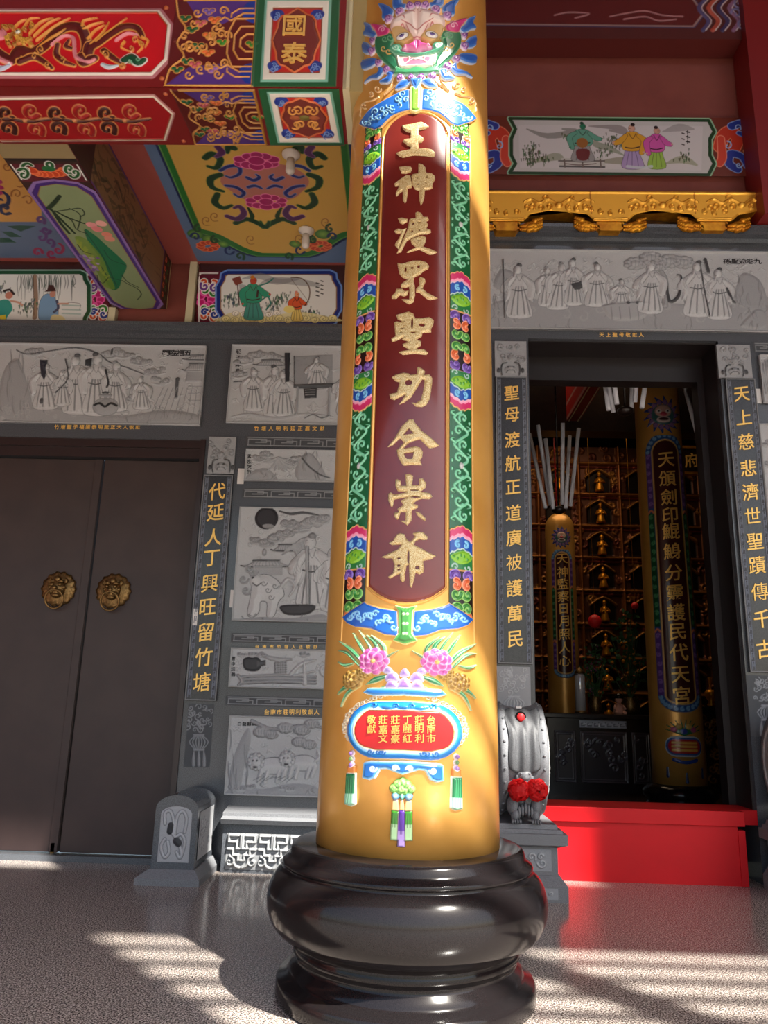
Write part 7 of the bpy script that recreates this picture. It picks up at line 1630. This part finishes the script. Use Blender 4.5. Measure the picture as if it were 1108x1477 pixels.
# plaque with two gold characters
pz = onY(1008, 664, 12.0); t = thing('name_plaque', 'dark plaque with two gold characters, right of the inner column', 'plaque', (pz.x, 12.0, pz.z-.2), None)
box('board', pz.x-.42, pz.x+.42, 12.0, 12.06, pz.z-.2, pz.z+.2, dark_wood, t); bm = bmesh.new(); add_frame(bm, pz.x-.42, pz.x+.42, pz.z-.2, pz.z+.2, .04, 11.98, 12.07); bm_obj('frame', bm, gold_carve, t)
for ch, px in (('府', 998), ('池', 1019)):
    q = onY(px, 664, 12.0); glyph('character', ch, .25, lambda u, v, w, q=q: (q.x+u, 12.0-w, q.z+v), .01, gold_char, t, brush=.1)
bm = bmesh.new(); add_tube(bm, [(pz.x-.35, 12.04, pz.z+.22), (pz.x-.35, 12.04, 7.0)], .012, 6); add_tube(bm, [(pz.x+.35, 12.04, pz.z+.22), (pz.x+.35, 12.04, 7.0)], .012, 6); bm_obj('hanger', bm, dark_wood, t)
# painted beam in the hall ceiling running back, red with a blue edge
b0 = onZ(818, 607, 5.3); b1 = onZ(836, 607, 5.3)
ib = thing('hall_beam', 'red and blue painted beam running back under the hall ceiling, upper left of the doorway', 'beam', (b0.x, 9, 5.3))
yb_ = b0.y; box('core', b0.x, b1.x, 6.85, yb_, 5.3, 6.5, dark_red, ib)
cv = Cv(6.85, yb_, 5.3, 6.5, .02, (190, 40, 36)); cv.poly(np.array([(6.8, 5.95), (yb_, 5.95), (yb_, 6.5), (6.8, 6.5)]), (40, 60, 130), None, raw=True)
for z in (5.33, 5.55, 5.92): cv.stroke(np.array([(6.8, z), (yb_, z)]), .012, (200, 180, 170), None, raw=True, smooth=False)
cv.mesh('painted_side', lambda U, V, H: (b0.x-.004-H, U, V), paint_mat, ib)
for dx in (.02, b1.x-b0.x-.03): box('edge_line', b0.x+dx, b0.x+dx+.014, 6.85, yb_, 5.293, 5.3, cream, ib)
st('hall_tie_beam', -1.4, 7.4, yb_, yb_+.3, 5.15, 6.6, dark_wood)
# clusters of pale rods
def rods(label, segs, hub, Y):
    h = onY(hub[0], hub[1], Y); t = thing('rod_cluster', label, 'rod cluster', tuple(h), 'pale rod clusters hanging in the hall')
    n = len(segs)
    for i, (a, b, red) in enumerate(segs):
        yy = Y+.12*math.sin(i*2.4); p, q = onY(a[0], a[1], yy+.25*math.cos(i*2.4)), onY(b[0], b[1], yy)
        bm = bmesh.new(); add_tube(bm, [q, p], (.009 if red else .024), 10)
        bm_obj('rod', bm, ribbon_red if red else pole_grey, t, True)
    zt = h.z; bm = bmesh.new(); add_lathe(bm, [(.04, 0), (.08, .03), (.08, .06), (.03, .09)], 20, (h.x, Y, zt-.05)); add_tube(bm, [(h.x, Y, zt), (h.x, Y, 7.0)], .012, 6); bm_obj('hub', bm, dark_wood, t, True)
rods('cluster of pale rods fanning upward over the slim inner column', [((764, 626), (787, 733), 0), ((776, 613), (794, 729), 0), ((787, 633), (798, 734), 0), ((799, 632), (803, 732), 1), ((812, 610), (811, 728), 0), ((822, 629), (816, 733), 0), ((835, 618), (823, 730), 0)], (806, 735), 9.0)
rods('cluster of pale rods hanging between the hall beam and the large inner column', [((866, 505), (878, 591), 0), ((869, 505), (885, 595), 0), ((880, 505), (890, 583), 0), ((913, 505), (911, 588), 0), ((921, 505), (916, 580), 0), ((938, 505), (926, 588), 0)], (902, 592), 7.4)
rods('pair of pale rods at the far upper right of the doorway', [((982, 537), (1007, 630), 0), ((997, 525), (1015, 625), 0)], (1013, 634), 8.2)
# altar table
ty = 10.6; tz = onY(860, 1030, ty).z; tx0, tx1 = onY(790, 1060, ty).x, onY(945, 1060, ty).x
at_ = thing('altar_table', 'dark polished altar table with framed carved front panels, behind the red step', 'altar table', ((tx0+tx1)/2, ty, .2))
lac = mat('black_lacquer', (34, 26, 27), .25)
bm = bmesh.new(); add_box(bm, tx0-.05, tx1+.05, ty-.05, ty+.8, tz-.06, tz, .01); bm_obj('top', bm, lac, at_)
box('body', tx0, tx1, ty, ty+.75, .2, tz-.06, lac, at_)
w3 = (tx1-tx0)
for a, b, nm in ((.06, .26, 'side_panel'), (.30, .74, 'front_panel'), (.78, .95, 'side_panel')):
    cv = Cv(tx0+a*w3, tx0+b*w3, .32, tz-.22, .008, (58, 50, 54)); R_carve(cv, g, 14 if nm[0] == 'f' else 7, (tx0+a*w3+.05, tx0+b*w3-.05, .4, tz-.3), .05, (86, 78, 86), (40, 34, 38))
    for i in range(2):
        e = .012+.03*i; X0_, X1_ = cv.U[0]+e, cv.U[-1]-e; cv.stroke(np.array([(X0_, .32+e), (X1_, .32+e), (X1_, tz-.22-e), (X0_, tz-.22-e), (X0_, .32+e)]), .006, (90, 80, 84), .01, raw=True, smooth=False)
    cv.mesh(nm, wplane(ty), enamel_mat, at_, lift=.004)
cv = Cv(tx0+.30*w3, tx0+.74*w3, tz-.18, tz-.08, .008, (110, 110, 120)); fret(cv, cv.U[0]+.01, cv.U[-1]-.01, tz-.165, tz-.095, .006, 7, (190, 190, 200), .006); cv.mesh('fret_rail', wplane(ty), enamel_mat, at_, lift=.004)
# things on the altar table
def on_table(px, py=1026): return onY(px, 1030, ty+.2).x
x = on_table(838)
jar = thing('glass_lamp', 'clear glass cylinder lamp on the altar table, below the slim inner column', 'lamp', (x, ty+.2, tz))
glass = mat('lamp_glass', (226, 226, 230), .08, 0.3, spec=.8)
bm = bmesh.new(); add_lathe(bm, [(.075, 0), (.08, .02), (.072, .04)], 20, (x, ty+.2, tz)); bm_obj('foot', bm, brass, jar, True)
bm = bmesh.new(); add_lathe(bm, [(.068, .04), (.068, .50), (.05, .53)], 20, (x, ty+.2, tz)); bm_obj('cylinder', bm, glass, jar, True)
bm = bmesh.new(); add_lathe(bm, [(.072, .53), (.06, .56), (.02, .60), (.0, .62)], 20, (x, ty+.2, tz)); bm_obj('cap', bm, brass, jar, True)
x = on_table(892)
dl = thing('seated_doll', 'small pale seated doll with a black cap on the altar table', 'figurine', (x, ty+.15, tz))
bm = bmesh.new(); add_lathe(bm, [(.07, 0), (.08, .04), (.05, .12), (.03, .15)], 16, (x, ty+.15, tz))
for q in (-1, 1): add_tube(bm, [(x+q*.04, ty+.13, tz+.03), (x+q*.06, ty+.05, tz+.02)], .022, 8); add_tube(bm, [(x+q*.05, ty+.15, tz+.12), (x+q*.075, ty+.1, tz+.07)], .015, 8)
bm_obj('body', bm, mat('doll_pink', (206, 150, 130), .5), dl, True)
bm = bmesh.new(); r_ = bmesh.ops.create_icosphere(bm, subdivisions=2, radius=.055)
for v in r_['verts']: v.co += Vector((x, ty+.14, tz+.2))
bm_obj('head', bm, mat('doll_pink', (0, 0, 0)), dl, True)
bm = bmesh.new(); add_lathe(bm, [(.058, .21), (.058, .235), (.04, .27), (.0, .28)], 16, (x, ty+.14, tz)); bm_obj('cap', bm, black_granite, dl, True)
def bloom_pot(label, px, s, red):
    x = on_table(px); y = ty+.45; t = thing('flower_arrangement', label, 'flower arrangement', (x, y, tz), None)
    bm = bmesh.new(); add_lathe(bm, [(.08*s, 0), (.11*s, .04), (.13*s, .12), (.09*s, .2), (.11*s, .23)], 18, (x, y, tz)); bm_obj('vase', bm, brass, t, True)
    gg = random.Random(int(px)); bs = bmesh.new(); bl = bmesh.new(); bf = bmesh.new()
    for i in range(60):
        a = gg.uniform(0, 2*PI); r_ = gg.uniform(.03, .27)*s; h = gg.uniform(.35, 1.35)*s; p = Vector((x+r_*math.cos(a), y+r_*math.sin(a)*.6, tz+h))
        if i % 3 == 0: add_tube(bs, [(x, y, tz+.2), ((x+p.x)/2, y, tz+h*.6), p], .006, 5)
        for k in range(3):
            d = Vector((gg.uniform(-1, 1), gg.uniform(-1, 1), gg.uniform(-.5, 1))).normalized()*.09*s; w_ = d.cross(Vector((0, 1, .3))).normalized()*.022*s
            v = [bl.verts.new(p), bl.verts.new(p+d*.5+w_), bl.verts.new(p+d), bl.verts.new(p+d*.5-w_)]; bl.faces.new(v)
        if i % 3 == 1:
            rr_ = bmesh.ops.create_icosphere(bf, subdivisions=1, radius=.028*s)
            for v in rr_['verts']: v.co = v.co*(1+.3*math.sin(v.co.x*200))+p
    bm_obj('stems', bs, mat('stem_green', (50, 80, 40), .6), t); o = bm_obj('leaves', bl, mat('leaf_green', (44, 84, 44), .5), t); tag(o, kind='stuff'); o = bm_obj('blossoms', bf, gold_carve if not red else mat('violet_bloom', (110, 60, 90), .5), t, True); tag(o, kind='stuff')
bloom_pot('tall arrangement with gold blossoms on the altar table, against the large inner column', 918, 1.05, False)
bloom_pot('dark leafy arrangement with violet blossoms on the altar table, near the glass lamp', 866, .7, True)
for lab, px, py, r_ in (('glossy red ball ornament hanging high beside the large inner column', 916, 874, .055), ('dull red lantern hanging in front of the altar screen', 858, 896, .10)):
    q = onY(px, py, 11.6); t = thing('hanging_lantern', lab, 'lantern', tuple(q))
    bm = bmesh.new(); add_lathe(bm, [(0.0, -r_)]+[(r_*math.sin(a), -r_*math.cos(a)) for a in np.linspace(.3, PI-.3, 9)]+[(0.0, r_)], 18, q); bm_obj('ball', bm, ribbon_red, t, True)
    bm = bmesh.new(); add_tube(bm, [(q.x, 11.6, q.z+r_*.9), (q.x, 11.6, 7.0)], .004, 5); add_tube(bm, [(q.x, 11.6, q.z-r_*1.8), (q.x, 11.6, q.z-r_*.9)], .008, 5); bm_obj('cord', bm, gold_carve, t)
# gold carved side altar at the right, lower
p0, p1 = onY(1018, 1090, 11.2), onY(1062, 1090, 11.2)
sa = thing('side_altar', 'low gilded carved side altar right of the large inner column', 'altar', (p0.x, 11.2, .2))
zt_ = onY(1040, 1020, 11.2).z
bm = bmesh.new(); add_box(bm, p0.x-.4, p1.x+1.0, 11.16, 12.0, zt_-.05, zt_); bm_obj('top', bm, lac, sa); box('body', p0.x-.35, p1.x+.95, 11.22, 11.95, .2, zt_-.05, dark_wood, sa)
cv = Cv(p0.x-.33, p1.x+.9, .3, zt_-.1, .012, (70, 40, 24)); R_carve(cv, g, 120, (p0.x-.3, p1.x+.85, .35, zt_-.15), .05, (214, 156, 76), (80, 44, 24)); cv.mesh('front_carving', wplane(11.2), gilt_dark, sa, lift=.01)
for px in (1027, 1049):
    q = onY(px, 1022, 11.5); t = thing('offering_vessel', 'small brass vessel on the side altar, %s one' % ('left' if px == 1027 else 'right'), 'vessel', (q.x, 11.5, zt_))
    bm = bmesh.new(); add_lathe(bm, [(.04, 0), (.06, .03), (.03, .07), (.08, .14), (.085, .2), (.06, .24)], 16, (q.x, 11.5, zt_)); bm_obj('bowl', bm, gold_carve, t, True)
    bm = bmesh.new()
    for k in range(6): add_tube(bm, [(q.x, 11.5, zt_+.2), (q.x+.025*math.cos(k), 11.5+.025*math.sin(k), zt_+.42)], .006, 5)
    bm_obj('sprigs', bm, gold_carve, t)

# painted bands at the head of the large inner column
hd = icol
za, zb2 = onY(945, 548, cy1).z, onY(945, 505, cy1).z
bm = bmesh.new(); add_lathe(bm, [(pw*.96, za-.06), (pw*1.04, za-.05), (pw*1.04, za), (pw*.98, za+.01), (pw*.98, za+.05), (pw*1.04, za+.06), (pw*1.04, za+.12), (pw*.96, za+.13)], 48, (pc.x, cy1, 0)); bm_obj('gilt_band', bm, gold_carve, hd, True)
bm = bmesh.new(); add_lathe(bm, [(pw*.97, za+.14), (pw*1.02, za+.2), (pw*1.06, zb2+.1), (pw*.97, zb2+.12)], 48, (pc.x, cy1, 0)); bm_obj('blue_band', bm, mat('hall_blue_paint', (26, 50, 96), .4), hd, True)
